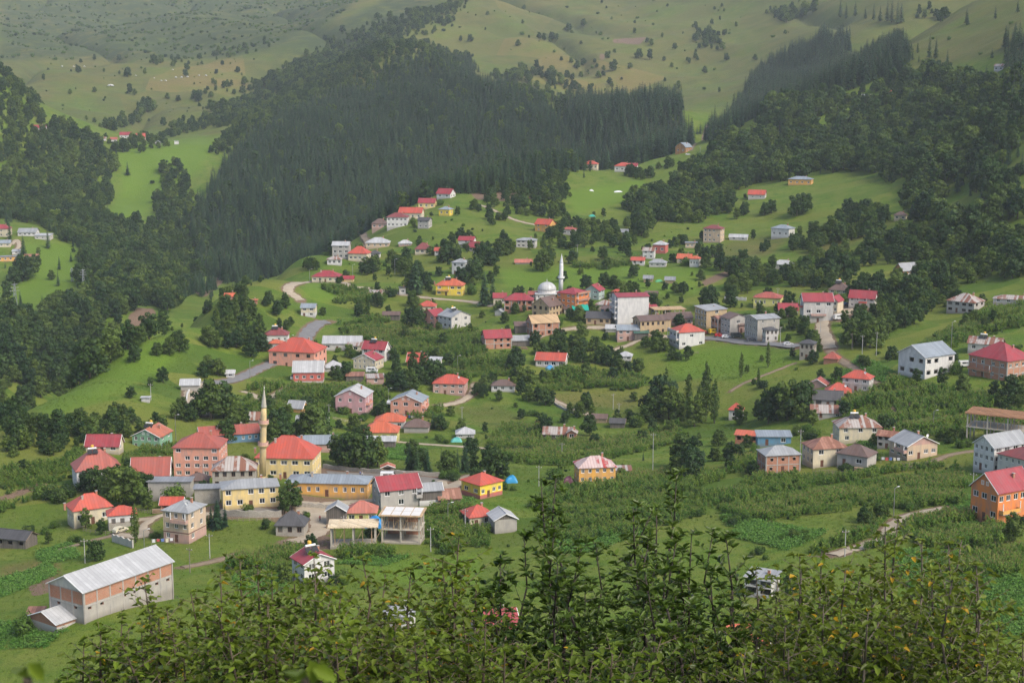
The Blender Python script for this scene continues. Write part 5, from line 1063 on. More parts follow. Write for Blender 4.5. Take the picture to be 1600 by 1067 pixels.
def pylon(px, py, hpx, label):
    p = pick(px, py, 850); h = hpx / scale_at(p); r = root('pylon', p, 0.4, label, 'pylon'); w = h * 0.075; t = MB(); n = 7
    lv = [(w * (1 - 0.82 * k / n), h * 0.94 * k / n) for k in range(n + 1)]
    cs = ((-1, -1), (1, -1), (1, 1), (-1, 1))
    for q, (a, b_) in enumerate(cs):
        MB().bar((a * w, b_ * w, -1), (a * w * 0.18, b_ * w * 0.18, h * 0.94), 0.16).build('leg', STEEL, r)
    for k in range(n):
        for q in range(4):
            a, b_ = cs[q], cs[(q + 1) % 4]; t.bar((a[0] * lv[k][0], a[1] * lv[k][0], lv[k][1]), (b_[0] * lv[k + 1][0], b_[1] * lv[k + 1][0], lv[k + 1][1]), 0.09); t.bar((b_[0] * lv[k][0], b_[1] * lv[k][0], lv[k][1]), (a[0] * lv[k + 1][0], a[1] * lv[k + 1][0], lv[k + 1][1]), 0.09)
    t.build('bracing', STEEL, r)
    for z, l in ((0.72, 0.15), (0.82, 0.12), (0.92, 0.09)): MB().bar((-h * l, 0, h * z), (h * l, 0, h * z), 0.14).build('crossarm', STEEL, r)
    MB().bar((0, 0, h * 0.93), (0, 0, h), 0.12).build('peak', STEEL, r)
pylon(25,490,50,'tall lattice pylon at the foot of the left green slope'); pylon(131,455,36,'lattice pylon right of the left green slope'); pylon(113,440,22,'slim lattice pylon between the two larger ones'); pylon(230,414,14,'small distant lattice pylon over the gorge')
# tarpaulins
def tarp(px, py, wpx, hpx, c, label, name='tarpaulin', flat=False):
    p = pick(px, py); s = scale_at(p); w = wpx / s / 2; h = hpx / s; n = 12; V = []; Fc = []
    for i in range(n + 1):
        for j in range(n + 1):
            u, v = i / n * 2 - 1, j / n * 2 - 1; q = max(abs(u), abs(v)); f = (1 - q ** 2.6) if not flat else (1 - q ** 8) * 0.85
            V.append((u * w * (1 + 0.06 * math.sin(5 * v)), v * w * 0.75, h * f * (1 + 0.12 * math.sin(4 * u + 3 * v)) + 0.10 * math.sin(9 * u) * math.cos(7 * v) + (0.05 if q < 1 else -0.3)))
    for i in range(n):
        for j in range(n): a = i * (n + 1) + j; Fc.append((a, a + n + 1, a + n + 2, a + 1))
    o = obj(name, mesh(name, V, Fc, plain(c, 0.45, 0, 'tarp_plastic'), smooth=True), None, p + Vector((0, w * 0.7, 0))); tag(o, label, name.replace('_', ' '))
    FOOT.append((p.x, p.y + w * 0.7, 1, 0, w, w))
tarp(584,826,30,16,(0.02,0.22,0.52),'bright blue tarpaulin heaped beside the half-built frames'); tarp(799,755,20,10,(0.02,0.25,0.48),'blue tarpaulin mound behind the bright yellow house'); tarp(559,587,15,5,(0.03,0.18,0.45),'blue tarpaulin on the dark sagging shed'); tarp(859,578,14,6,(0.05,0.28,0.55),'blue tarpaulin in front of the vivid red roof in the centre')
tarp(713,691,18,6,(0.10,0.40,0.34),'teal tarpaulin left of the kiosk'); tarp(888,755,17,9,(0.12,0.03,0.05),'dark red cover beside the orange two-storey house'); tarp(1030,441,12,3,(0.08,0.36,0.14),'green netting between the two field huts'); tarp(925,339,11,3,(0.03,0.36,0.26),'teal sheet on the middle meadow'); tarp(1113,332,12,3,(0.06,0.36,0.26),'teal sheet on the right spur shelf'); tarp(1004,523,12,5,(0.03,0.22,0.45),'blue tarpaulin by the dark green stall')
tarp(966,301,14,2,(0.70,0.70,0.68),'white sheets drying on the upper meadow','sheet'); tarp(924,299,7,2,(0.70,0.70,0.68),'white sheet left of the drying sheets','sheet')
# green canopy below the orange block: a sloped sheet on posts
p = pick(907,493); s = scale_at(p); w, h = 13 / s, 15 / s; r = root('canopy', p + Vector((0, 1.5, 0)), 0.1, 'turquoise green canopy on posts below the orange four-storey block', 'canopy')
MB().slab([(-w, -2.5, h * 0.62), (w, -2.5, h * 0.55), (w, 2.5, h * 1.0), (-w, 2.5, h * 1.05)], [(0, 1, 2, 3)], 0.1).build('sheet', plain((0.01, 0.36, 0.26), 0.5, 0, 'canopy_sheet'), r)
for x in (-w + 0.2, w - 0.2):
    for y, z in ((-2.3, h * 0.52), (2.3, h * 0.97)): MB().bar((x, y, -0.5), (x, y, z), 0.08, 6).build('post', STEEL, r)
# walls
def stonewall(pix, h, label, mat=None, name='stone_wall', cat='wall'):
    pts = smooth_path([(q.x, q.y, 0) for q in (pick(*k) for k in pix)], 8); V = []; Fc = []; n = len(pts)
    for i, q in enumerate(pts):
        d = (pts[min(i + 1, n - 1)] - pts[max(i - 1, 0)]).normalized(); nr = Vector((-d.y, d.x, 0)) * 0.22; g = float(ground(np.array([q.x]), np.array([q.y]))[0]); hh = h * (1 + 0.12 * math.sin(i * 1.7))
        for sgn in (-1, 1):
            for z in (g - 0.6, g + hh): V.append((q.x + sgn * nr.x, q.y + sgn * nr.y, z))
        if i: a = (i - 1) * 4; b_ = i * 4; Fc += [(a, b_, b_ + 1, a + 1), (a + 1, b_ + 1, b_ + 3, a + 3), (a + 2, a + 3, b_ + 3, b_ + 2)]
    Fc += [(0, 1, 3, 2), (len(V) - 4, len(V) - 2, len(V) - 1, len(V) - 3)]
    tag(obj(name, mesh(name, V, Fc, mat or stonemat())), label, cat)
stonewall([(470,792),(500,795),(530,796),(560,793)], 1.4, 'low stone wall in front of the orange school annex'); stonewall([(505,731),(560,737),(620,741),(690,745)], 1.3, 'long stone wall behind the schoolyard'); stonewall([(345,806),(390,808),(440,808)], 1.8, 'stone retaining wall below the pale yellow house')
stonewall([(1132,468),(1150,469),(1166,470)], 1.6, 'short white wall above the tan street building', plaster((0.6,0.58,0.53))); stonewall([(176,846),(190,850),(208,856)], 2.0, 'pale retaining wall by the drive of the beige house', plaster((0.45,0.42,0.36))); stonewall([(298,609),(293,617),(292,627)], 1.0, 'white roadside parapet at the bend on the spur', plaster((0.62,0.61,0.57)))
stonewall([(866,632),(885,642),(905,650)], 1.0, 'grey wall along the straight pale path', plaster((0.40,0.37,0.33)))
# far tents on the high pasture
tm = MB().lathe([(3.2, 0), (3.0, 1.2), (2.1, 2.3), (0.9, 2.9), (0.05, 3.1)], 14).mesh('tent_cloth', plain((0.50, 0.50, 0.48), 0.8, 0, 'tent_canvas'), True); dm = MB().box(-0.6, 0.6, -3.3, -2.9, 0, 1.7).mesh('tent_door', plain((0.25, 0.22, 0.2), 0.8, 0, 'tent_opening'))
for px, py, k in ((97,105,1),(115,105,0.9),(132,105,1),(275,122,1.1),(284,122,1),(293,121,1),(322,119,1),(311,119,0.8),(252,127,0.9),(259,127,0.9),(270,110,0.8),(427,139,1),(445,133,1),(212,119,0.7),(241,123,0.7)):
    p = pick(px, py, 1900); r = root('tent', p, rng.random() - 0.5, 'small white dome tent on the high far pasture', 'tent', 'white tents on the high pasture'); r.scale = (k * 0.62,) * 3; obj('canvas', tm, r); obj('door', dm, r)
p = pick(173,135,1900); r = root('marquee', p, 0.2, 'large white dome marquee on the far pasture', 'tent'); r.scale = (1.7, 1.0, 0.95); obj('canvas', tm, r); obj('door', dm, r)
# people
def person(px, py, top, trousers, label, rz=0.0, arm=0.3):
    p = pick(px, py); V = [(0, 0, 0.93), (0, 0, 1.15), (0, 0, 1.40), (0, 0, 1.52), (0, 0.02, 1.68), (0, 0.0, 1.78), (0.10, 0, 0.88), (0.11, -0.03, 0.48), (0.12, 0.02, 0.06), (0.12, -0.14, 0.03), (-0.10, 0, 0.88), (-0.12, 0.05, 0.48), (-0.13, 0.08, 0.06), (-0.13, -0.08, 0.03),
         (0.19, 0, 1.40), (0.25, 0.03, 1.12), (0.24, -0.12, 0.88), (-0.19, 0, 1.40), (-0.26, 0.02, 1.12), (-0.25, -0.10, 0.88)]
    E = [(0, 1), (1, 2), (2, 3), (3, 4), (4, 5), (0, 6), (6, 7), (7, 8), (8, 9), (0, 10), (10, 11), (11, 12), (12, 13), (2, 14), (14, 15), (15, 16), (2, 17), (17, 18), (18, 19)]
    rad = [0.15, 0.14, 0.15, 0.06, 0.10, 0.06, 0.10, 0.07, 0.05, 0.04, 0.10, 0.07, 0.05, 0.04, 0.07, 0.05, 0.035, 0.07, 0.05, 0.035]
    me_ = bpy.data.meshes.new('person'); me_.from_pydata(V, E, []); mm, nt_, b_ = nt_mat('person_colours'); tc = N(nt_, 'ShaderNodeTexCoord').outputs['Object']; sp_ = N(nt_, 'ShaderNodeSeparateXYZ'); nt_.links.new(tc, sp_.inputs[0]); z = sp_.outputs[2]
    c = mixc(nt_, mth(nt_, 'GREATER_THAN', z, 0.93), trousers, top); c = mixc(nt_, mth(nt_, 'GREATER_THAN', z, 1.50), c, (0.45, 0.28, 0.20)); c = mixc(nt_, mth(nt_, 'GREATER_THAN', z, 1.70), c, (0.03, 0.02, 0.015)); c = mixc(nt_, mth(nt_, 'LESS_THAN', z, 0.07), c, (0.03, 0.03, 0.03))
    nt_.links.new(c, b_.inputs['Base Color']); b_.inputs['Roughness'].default_value = 0.85; me_.materials.append(mm)
    o = obj('person', me_, None, p + Vector((0, 0, 0.17)), rz); md = o.modifiers.new('skin', 'SKIN'); md.use_smooth_shade = True
    for i, sv in enumerate(me_.skin_vertices[0].data): sv.radius = (rad[i], rad[i]); sv.use_root = (i == 0)
    o.modifiers.new('sub', 'SUBSURF').render_levels = 1; tag(o, label, 'person')
person(563,745,(0.10,0.12,0.25),(0.05,0.05,0.07),'person in a blue top standing on the schoolyard',0.4); person(566,746,(0.5,0.5,0.5),(0.06,0.06,0.06),'person in a grey top beside the one in blue',-0.6); person(1425,620,(0.55,0.52,0.5),(0.2,0.18,0.16),'person in pale clothes working in the right corn field',1.2); person(500,815,(0.30,0.05,0.05),(0.04,0.04,0.05),'person in a red top walking on the gravel track',0.2)

# fences, woodpiles, washing
def fence(pix, label, h=1.1, pale=False):
    pts = smooth_path([(q.x, q.y, 0) for q in (pick(*k) for k in pix)], 5); r = root('garden_fence', pick(*pix[0]), 0, label, 'fence'); o = r.location; m_ = woodmat((0.30, 0.25, 0.19)) if not pale else woodmat((0.45, 0.40, 0.32), 'pale_pickets'); P = []
    for a, b_ in zip(pts, pts[1:]):
        n = max(1, int((b_ - a).length / 1.9))
        for k in range(n): P.append(a.lerp(b_, k / n))
    P = [Vector((q.x, q.y, float(ground(np.array([q.x]), np.array([q.y]))[0]))) - o for q in P]
    for q in P: MB().bar(q - Vector((0, 0, 0.3)), q + Vector((0, 0, h)), 0.07, 4).build('post', m_, r)
    for a, b_ in zip(P, P[1:]):
        for z in (0.4, 0.85): MB().bar(a + Vector((0, 0, z * h)), b_ + Vector((0, 0, z * h)), 0.05, 4).build('rail', m_, r)
fence([(345,812),(380,815),(430,814)],'wooden fence below the pale yellow two-storey house'); fence([(215,800),(235,803),(250,800)],'wooden fence between the white annex and the brick shed'); fence([(715,800),(728,812),(722,830)],'wooden fence beside the cream cottage'); fence([(1410,728),(1440,727),(1468,720)],'wooden fence below the beige gabled house'); fence([(1270,738),(1300,740),(1325,742)],'wooden fence below the rust-brown hip roof'); fence([(660,800),(690,800),(715,795)],'wooden fence below the dark plank barn')
fence([(520,655),(545,660),(575,657)],'fence below the mauve pink house',1.1,True); fence([(870,765),(900,768),(940,766)],'fence below the orange two-storey house'); fence([(1395,605),(1430,608),(1465,606)],'fence below the large white gabled house'); fence([(440,850),(470,850),(495,846)],'fence along the gravel track below the black pyramid roof')
fence([(540,600),(560,606),(600,608)],'fence below the dark sagging shed'); fence([(1040,555),(1065,558),(1095,552)],'fence below the white house with stacked balconies'); fence([(130,830),(165,835),(200,833)],'fence below the white and yellow house')
LOGM = plain((0.30, 0.21, 0.13), 0.9, 0, 'split_logs'); lg = MB().bar((0, -0.5, 0), (0, 0.5, 0), 0.13, 6).mesh('log', LOGM)
def woodpile(px, py, label):
    p = pick(px, py); r = root('woodpile', p + Vector((0, 0.5, 0)), rng.random() - 0.5, label, 'woodpile')
    for j in range(5):
        for i in range(14 - j): o = obj('log', lg, r); o.location = (-1.8 + 0.26 * i + 0.13 * (j % 2) + 0.02 * rng.normal(), 0.05 * rng.normal(), 0.12 + 0.23 * j)
woodpile(248,802,'woodpile by the tiny brick shed'); woodpile(690,793,'woodpile beside the dark plank barn'); woodpile(1345,737,'woodpile below the dark brown hip roof'); woodpile(520,826,'woodpile beside the tall grey plank shed'); woodpile(820,546,'woodpile beside the dark shed with grey roof'); woodpile(905,692,'woodpile by the narrow brick annex')
def washing(px, py, label):
    p = pick(px, py); r = root('washing_line', p, rng.random() - 0.5, label, 'washing line')
    for x in (-3, 3): MB().bar((x, 0, -0.2), (x, 0, 1.9), 0.05, 6).build('post', STEEL, r)
    MB().bar((-3, 0, 1.85), (3, 0, 1.85), 0.015, 4).build('line', STEEL, r)
    for i, c in enumerate(((0.6, 0.6, 0.6), (0.45, 0.08, 0.08), (0.12, 0.18, 0.4), (0.6, 0.55, 0.4), (0.6, 0.6, 0.62))):
        x = -2.4 + 1.15 * i; w = 0.35 + 0.1 * rng.random(); hh = 0.7 + 0.4 * rng.random(); MB().box(x - w, x + w, -0.02, 0.02, 1.84 - hh, 1.84).build('cloth', plain(c, 0.9, 0, 'cloth'), r)
washing(1392,724,'washing line beside the beige gabled house'); washing(640,656,'washing line below the salmon house with grey roof'); washing(255,852,'washing line left of the beige three-storey house')
# ---------------------------------------------------------------- trodden earth round the houses and along the lanes
for (cx, cy, c_, s_, hw, hd) in FOOT:
    if cy > 1300 or hw < 2: continue
    R_ = math.hypot(hw, hd) + 5; i0, i1 = np.searchsorted(rows, (cy - R_, cy + R_)); j0, j1 = np.searchsorted(tcol, ((cx - R_) / cy, (cx + R_) / cy))
    sl = (slice(i0, i1 + 1), slice(max(0, j0 - 1), j1 + 1)); dx, dy = GX[sl] - cx, GY[sl] - cy
    d_ = np.maximum(np.abs(dx * c_ + dy * s_) - hw, np.abs(-dx * s_ + dy * c_) - hd); soil[sl] = np.maximum(soil[sl], np.clip(0.62 - 0.20 * np.maximum(d_, 0), 0, 1) * (0.55 + 0.45 * np.sin(GX[sl] / 3.1 + cy) * np.cos(GY[sl] / 4.3)))
for (ax, ay, bx, by, r_) in ROADSEG:
    mx, my = (ax + bx) / 2, (ay + by) / 2; R_ = math.hypot(bx - ax, by - ay) / 2 + r_ + 3; i0, i1 = np.searchsorted(rows, (my - R_, my + R_)); j0, j1 = np.searchsorted(tcol, ((mx - R_) / my, (mx + R_) / my))
    sl = (slice(i0, i1 + 1), slice(max(0, j0 - 1), j1 + 1)); vx, vy = bx - ax, by - ay; t_ = np.clip(((GX[sl] - ax) * vx + (GY[sl] - ay) * vy) / (vx * vx + vy * vy + 1e-9), 0, 1)
    d_ = np.hypot(GX[sl] - ax - t_ * vx, GY[sl] - ay - t_ * vy) - r_; soil[sl] = np.maximum(soil[sl], np.clip(0.7 - 0.3 * np.maximum(d_, 0), 0, 1))
land.data.color_attributes['cover'].data.foreach_set('color', np.stack([dry, soil, lush, scrub], -1).reshape(-1).astype(np.float32))
# ---------------------------------------------------------------- plants: patterns for each kind
def leaf_cards(C, Nrm, size, asp=0.6):
    """rhombic leaf clumps at centres C facing Nrm"""
    n = len(C); Nrm = Nrm / np.maximum(np.linalg.norm(Nrm, axis=1, keepdims=True), 1e-6)
    r = rng.normal(size=(n, 3)); U = np.cross(Nrm, r); U /= np.maximum(np.linalg.norm(U, axis=1, keepdims=True), 1e-6); W = np.cross(Nrm, U)
    s = size[:, None] if hasattr(size, '__len__') else size
    bend = Nrm * s * 0.25
    V = np.stack([C - U * s, C - W * s * asp + bend * 0.3, C + U * s - bend, C + W * s * asp + bend * 0.3], 1).reshape(-1, 3)
    return V, np.arange(n * 4).reshape(n, 4)
def crown_mesh(name, mat, blobs, per, size, shell=0.45, out=0.8):
    Cs = []; Ns = []; Ss = []; T = []
    for (c, r) in blobs:
        c = np.array(c); r = np.array(r) if hasattr(r, '__len__') else np.array([r, r, r])
        n = max(6, int(per * (r.mean() ** 1.6)))
        d = rng.normal(size=(n, 3)); d /= np.linalg.norm(d, axis=1, keepdims=True)
        rad = 1 - rng.random(n) ** 1.6 * shell
        wob = 1 + 0.22 * np.sin(d[:, 0] * 5 + c[0] * 9) * np.cos(d[:, 1] * 6 + d[:, 2] * 4 + c[1] * 7)
        p = c + d * r * (rad * wob)[:, None]
        nn = d * 1.25 + rng.normal(size=(n, 3)) * 0.42 + np.array([0, 0, 0.3])
        Cs.append(p); Ns.append(nn); Ss.append(size * (0.6 + 0.8 * rng.random(n)))
        T.append(np.clip(rng.normal(0.5, 0.13) + rng.normal(0, 0.16, n), 0, 1))
    C = np.concatenate(Cs); V, Q = leaf_cards(C, np.concatenate(Ns), np.concatenate(Ss))
    return big_mesh(name, V, Q, mat, np.concatenate(T))
def limb_mesh(name, mat, segs, n=6):
    mb = MB()
    for a, b2, r1, r2 in segs: mb.bar(a, b2, r1, n, r2)
    return mb.mesh(name, mat, True)
BARK = plain((0.085, 0.065, 0.048), 0.95, 0, 'bark'); PALEBARK = plain((0.21, 0.19, 0.16), 0.9, 0, 'pale_bark')
L_BROAD = leafmat('broadleaf_foliage', (0.026, 0.062, 0.011), (0.108, 0.158, 0.024), 0.3, 0.5)
L_DARK = leafmat('dark_foliage', (0.017, 0.047, 0.011), (0.050, 0.094, 0.018), 0.25, 0.4)
L_SPRUCE = leafmat('spruce_needles', (0.011, 0.038, 0.016), (0.044, 0.084, 0.029), 0.12, 0.5)
L_POPLAR = leafmat('poplar_foliage', (0.065, 0.115, 0.018), (0.095, 0.140, 0.024), 0.3, 0.35)
L_BUSH = leafmat('bush_foliage', (0.058, 0.122, 0.014), (0.100, 0.165, 0.022), 0.3, 0.4)
L_CORN = leafmat('corn_foliage', (0.060, 0.142, 0.014), (0.155, 0.225, 0.034), 0.35, 0.5, (0.24, 0.215, 0.075), 0.02)
L_VEG = leafmat('vegetable_foliage', (0.075, 0.185, 0.022), (0.120, 0.220, 0.040), 0.3, 0.4)
def broad_proto(k, mat, per, size):
    """unit tree 1 m tall; scaled by its height"""
    H = 10.0; blobs = []; segs = [((0, 0, -0.8), (0.1 * (k % 3 - 1), 0.1, 3.4), 0.26, 0.18)]
    nb = 13 + k % 4
    wide = (0.36, 0.44, 0.30, 0.40, 0.48)[k % 5] * H
    for i in range(nb):
        t = (i + 0.5) / nb; z = 1.7 + 7.4 * t
        rr = wide * math.sqrt(max(0.06, 1 - ((t - 0.38) / 0.66) ** 2))
        a = i * 2.4 + k; q = rr * (0.35 + 0.5 * rng.random())
        p = (math.cos(a) * q, math.sin(a) * q, z)
        r = wide * (0.34 + 0.22 * rng.random()) * (1 - 0.3 * t)
        blobs.append((p, (r, r, r * 0.8)))
        if i % 2 == 0: segs.append(((0, 0, 1.8 + 3.2 * t), p, 0.13 * (1.1 - t), 0.03))
    blobs.append(((0, 0, 5.2), (wide * 0.62, wide * 0.62, 3.0)))
    s = 1.0 / H
    cm = crown_mesh('crown', mat, blobs, per, size); tm = limb_mesh('trunk', BARK, segs)
    for me_ in (cm, tm): me_.transform(Matrix.Scale(s, 4))
    return tm, cm
def poplar_proto(k):
    H = 10.0; blobs = []
    for i in range(16):
        t = i / 15; z = 1.2 + 8.3 * t; r = 0.95 * math.sin(math.pi * min(1, 0.18 + 0.80 * t)) ** 0.8 + 0.15
        a = i * 2.1 + k; blobs.append(((math.cos(a) * r * 0.5, math.sin(a) * r * 0.5, z), (r * 0.75, r * 0.75, 0.9)))
    cm = crown_mesh('crown', L_POPLAR, blobs, 110, 0.22); tm = limb_mesh('trunk', PALEBARK, [((0, 0, -0.8), (0, 0, 8.6), 0.17, 0.03)])
    for me_ in (cm, tm): me_.transform(Matrix.Scale(0.1, 4))
    return tm, cm
def spruce_proto(k, tiers=17, br=11, w=0.19):
    V = []; Q = []; T = []; H = 10.0
    for i in range(tiers):
        t = i / (tiers - 1); z = 1.0 + 8.7 * t; R = w * H * (1 - t) ** 0.68 * (0.85 + 0.3 * rng.random()) + 0.12
        nb = max(4, int(br * (1 - 0.55 * t)))
        for j in range(nb):
            a = 2 * math.pi * (j + rng.random() * 0.7) / nb + i; r = R * (0.75 + 0.4 * rng.random()); dr = r * (0.30 + 0.2 * rng.random())
            c, s_ = math.cos(a), math.sin(a); wv = 0.20 * r + 0.12; z0 = z + 0.10 * r
            for q in range(2):
                f0, f1 = (0.05, 0.62) if q == 0 else (0.5, 1.0)
                w0, w1 = (0.6, 1.0) if q == 0 else (0.95, 0.12)
                n0 = len(V)
                for f, ww in ((f0, w0), (f1, w1)):
                    zz = z0 - dr * f ** 1.3
                    for sg in (-1, 1):
                        V.append((c * r * f - s_ * wv * ww * sg, s_ * r * f + c * wv * ww * sg, zz - (0.10 * r if sg else 0) * rng.random()))
                Q.append((n0, n0 + 1, n0 + 3, n0 + 2)); T.append(np.clip(rng.normal(0.5, 0.22), 0, 1))
    me_ = big_mesh('crown', V, Q, L_SPRUCE, T); tm = limb_mesh('trunk', BARK, [((0, 0, -0.8), (0, 0, 9.6), 0.2, 0.03)])
    for q in (me_, tm): q.transform(Matrix.Scale(0.1, 4))
    return tm, me_
def bush_proto(k, mat):
    blobs = [((rng.normal() * 2.2, rng.normal() * 2.2, 1.2 + rng.random() * 4.5), (2.2 + rng.random() * 2, 2.2 + rng.random() * 2, 2 + rng.random() * 2)) for _ in range(8)]
    blobs.append(((0, 0, 3), (4, 4, 3.5)))
    segs = [((0, 0, -1), (math.cos(a) * 2, math.sin(a) * 2, 4.5), 0.25, 0.06) for a in (0.3, 2.2, 4.4)]
    cm = crown_mesh('crown', mat, blobs, 24, 0.55); tm = limb_mesh('trunk', BARK, segs)
    for me_ in (cm, tm): me_.transform(Matrix.Scale(0.1, 4))
    return tm, cm
def corn_proto(k):
    """a small stand of maize plants, about 1.2 m wide"""
    V = []; Q = []; T = []
    for _ in range(5):
        x, y = rng.random(2) * 1.3 - 0.65; h = 1.1 + rng.random() * 0.7
        for j in range(8):
            a = rng.random() * 6.28; z = h * (0.2 + 0.7 * j / 7); L = 0.36 + 0.26 * rng.random(); c, s_ = math.cos(a), math.sin(a); w = 0.085 + 0.04 * rng.random()
            n0 = len(V)
            V += [(x - s_ * w, y + c * w, z), (x + s_ * w, y - c * w, z), (x + c * L * 0.6 + s_ * w, y + s_ * L * 0.6 - c * w, z + 0.28), (x + c * L * 0.6 - s_ * w, y + s_ * L * 0.6 + c * w, z + 0.28)]
            V += [(x + c * L * 1.15, y + s_ * L * 1.15, z + 0.06), (x + c * L * 1.15, y + s_ * L * 1.15, z + 0.05)]
            Q += [(n0, n0 + 1, n0 + 2, n0 + 3), (n0 + 3, n0 + 2, n0 + 4, n0 + 5)]; t = np.clip(rng.normal(0.5, 0.2), 0, 0.97); T += [t, t]
        n0 = len(V); V += [(x - 0.02, y, 0), (x + 0.02, y, 0), (x + 0.02, y, h), (x - 0.02, y, h)]; Q.append((n0, n0 + 1, n0 + 2, n0 + 3)); T.append(0.4)
        for q in range(4 if k >= 2 else 1):
            a = q * 1.6 + rng.random(); c, s_ = math.cos(a), math.sin(a); n0 = len(V); e = 0.14 if q else 0.02
            V += [(x - s_ * 0.01, y + c * 0.01, h), (x + s_ * 0.01, y - c * 0.01, h), (x + c * e + s_ * 0.02, y + s_ * e - c * 0.05, h + 0.30), (x + c * e - s_ * 0.02, y + s_ * e + c * 0.02, h + 0.30)]; Q.append((n0, n0 + 1, n0 + 2, n0 + 3)); T.append(1.0)
    return big_mesh('corn_plant', V, Q, L_CORN, T)
def veg_proto(k):
    C = rng.normal(size=(70, 3)) * np.array([0.45, 0.45, 0.16]) + np.array([0, 0, 0.28]); C[:, 2] = np.abs(C[:, 2])
    V, Q = leaf_cards(C, rng.normal(size=(70, 3)) * 0.5 + np.array([0, 0, 1.0]), 0.13 + 0.1 * rng.random(70), 0.7)
    return big_mesh('leafy_plant', V, Q, L_VEG, np.clip(rng.normal(0.5, 0.25, 70), 0, 1))
def tuft_proto(k):
    V = []; Q = []; T = []
    for _ in range(26):
        x, y = rng.normal(size=2) * 0.35; a = rng.random() * 6.28; h = 0.25 + 0.35 * rng.random(); w = 0.04; L = 0.2 * rng.random()
        n0 = len(V); V += [(x - w * math.sin(a), y + w * math.cos(a), -0.05), (x + w * math.sin(a), y - w * math.cos(a), -0.05), (x + L * math.cos(a) + 0.01, y + L * math.sin(a), h), (x + L * math.cos(a) - 0.01, y + L * math.sin(a), h)]
        Q.append((n0, n0 + 1, n0 + 2, n0 + 3)); T.append(rng.random())
    return big_mesh('grass_tuft', V, Q, leafmat('tall_grass', (0.110, 0.185, 0.022), (0.180, 0.220, 0.040), 0.5, 0.3), T)
PROTO = {
 'broadleaf_tree': [broad_proto(k, L_BROAD, 62, 0.42) for k in range(4)] + [broad_proto(k + 1, L_DARK, 62, 0.42) for k in range(3)],
 'poplar_tree': [poplar_proto(k) for k in range(2)],
 'spruce_tree': [spruce_proto(0, 17, 12, 0.165), spruce_proto(1, 19, 12, 0.145), spruce_proto(2, 16, 12, 0.19), spruce_proto(3, 18, 11, 0.135), spruce_proto(4, 20, 14, 0.24), spruce_proto(5, 20, 13, 0.21)],
 'bush': [bush_proto(0, L_BUSH), bush_proto(1, L_BROAD), bush_proto(2, L_DARK), bush_proto(3, L_BUSH)],
}
CROP = {'corn_crop': [corn_proto(k) for k in range(4)], 'vegetable_crop': [veg_proto(k) for k in range(3)], 'grass_tufts': [tuft_proto(k) for k in range(2)]}
def join_meshes(name, ms):
    bm = bmesh.new(); mats = []; 
    for me_ in ms:
        n0 = len(bm.faces); bm.from_mesh(me_); bm.faces.ensure_lookup_table()
        for f in bm.faces[n0:]: f.material_index = len(mats)
        mats.append(me_.materials[0])
    o = bpy.data.meshes.new(name); bm.to_mesh(o); bm.free()
    for q in mats: o.materials.append(q)
    return o
def scatter_object(name, protos, P, S, R, K, label):
    """one 'stuff' object: copies of the pattern meshes set on points by geometry nodes"""
    pc = bpy.data.collections.new(name + '_patterns')
    for i, me_ in enumerate(protos):
        o = bpy.data.objects.new('%s_pattern_%02d' % (name, i), me_); pc.objects.link(o)
    me_ = bpy.data.meshes.new(name); n = len(P); me_.vertices.add(n); me_.vertices.foreach_set('co', np.asarray(P, np.float32).ravel())
    for nm, typ, arr in (('size', 'FLOAT', S), ('turn', 'FLOAT', R), ('pattern', 'INT', K)):
        a = me_.attributes.new(nm, typ, 'POINT'); a.data.foreach_set('value', np.asarray(arr, np.int32 if typ == 'INT' else np.float32))
    o = obj(name, me_)
    g = bpy.data.node_groups.new(name, 'GeometryNodeTree')
    g.interface.new_socket('Geometry', in_out='INPUT', socket_type='NodeSocketGeometry'); g.interface.new_socket('Geometry', in_out='OUTPUT', socket_type='NodeSocketGeometry')
    gi = g.nodes.new('NodeGroupInput'); go = g.nodes.new('NodeGroupOutput'); ip = g.nodes.new('GeometryNodeInstanceOnPoints'); ci = g.nodes.new('GeometryNodeCollectionInfo')
    ci.inputs['Collection'].default_value = pc; ci.inputs['Separate Children'].default_value = True; ci.inputs['Reset Children'].default_value = True
    ip.inputs['Pick Instance'].default_value = True
    def na(nm, t):
        q = g.nodes.new('GeometryNodeInputNamedAttribute'); q.data_type = t; q.inputs[0].default_value = nm; return q.outputs[0]
    cb = g.nodes.new('ShaderNodeCombineXYZ'); g.links.new(na('turn', 'FLOAT'), cb.inputs[2])
    e2r = g.nodes.new('FunctionNodeEulerToRotation'); g.links.new(cb.outputs[0], e2r.inputs[0])
    g.links.new(gi.outputs[0], ip.inputs['Points']); g.links.new(ci.outputs[0], ip.inputs['Instance']); g.links.new(na('pattern', 'INT'), ip.inputs['Instance Index'])
    g.links.new(e2r.outputs[0], ip.inputs['Rotation']); g.links.new(na('size', 'FLOAT'), ip.inputs['Scale']); g.links.new(ip.outputs[0], go.inputs[0])
    md = o.modifiers.new('plants', 'NODES'); md.node_group = g
    return tag(o, label, None, None, 'stuff')
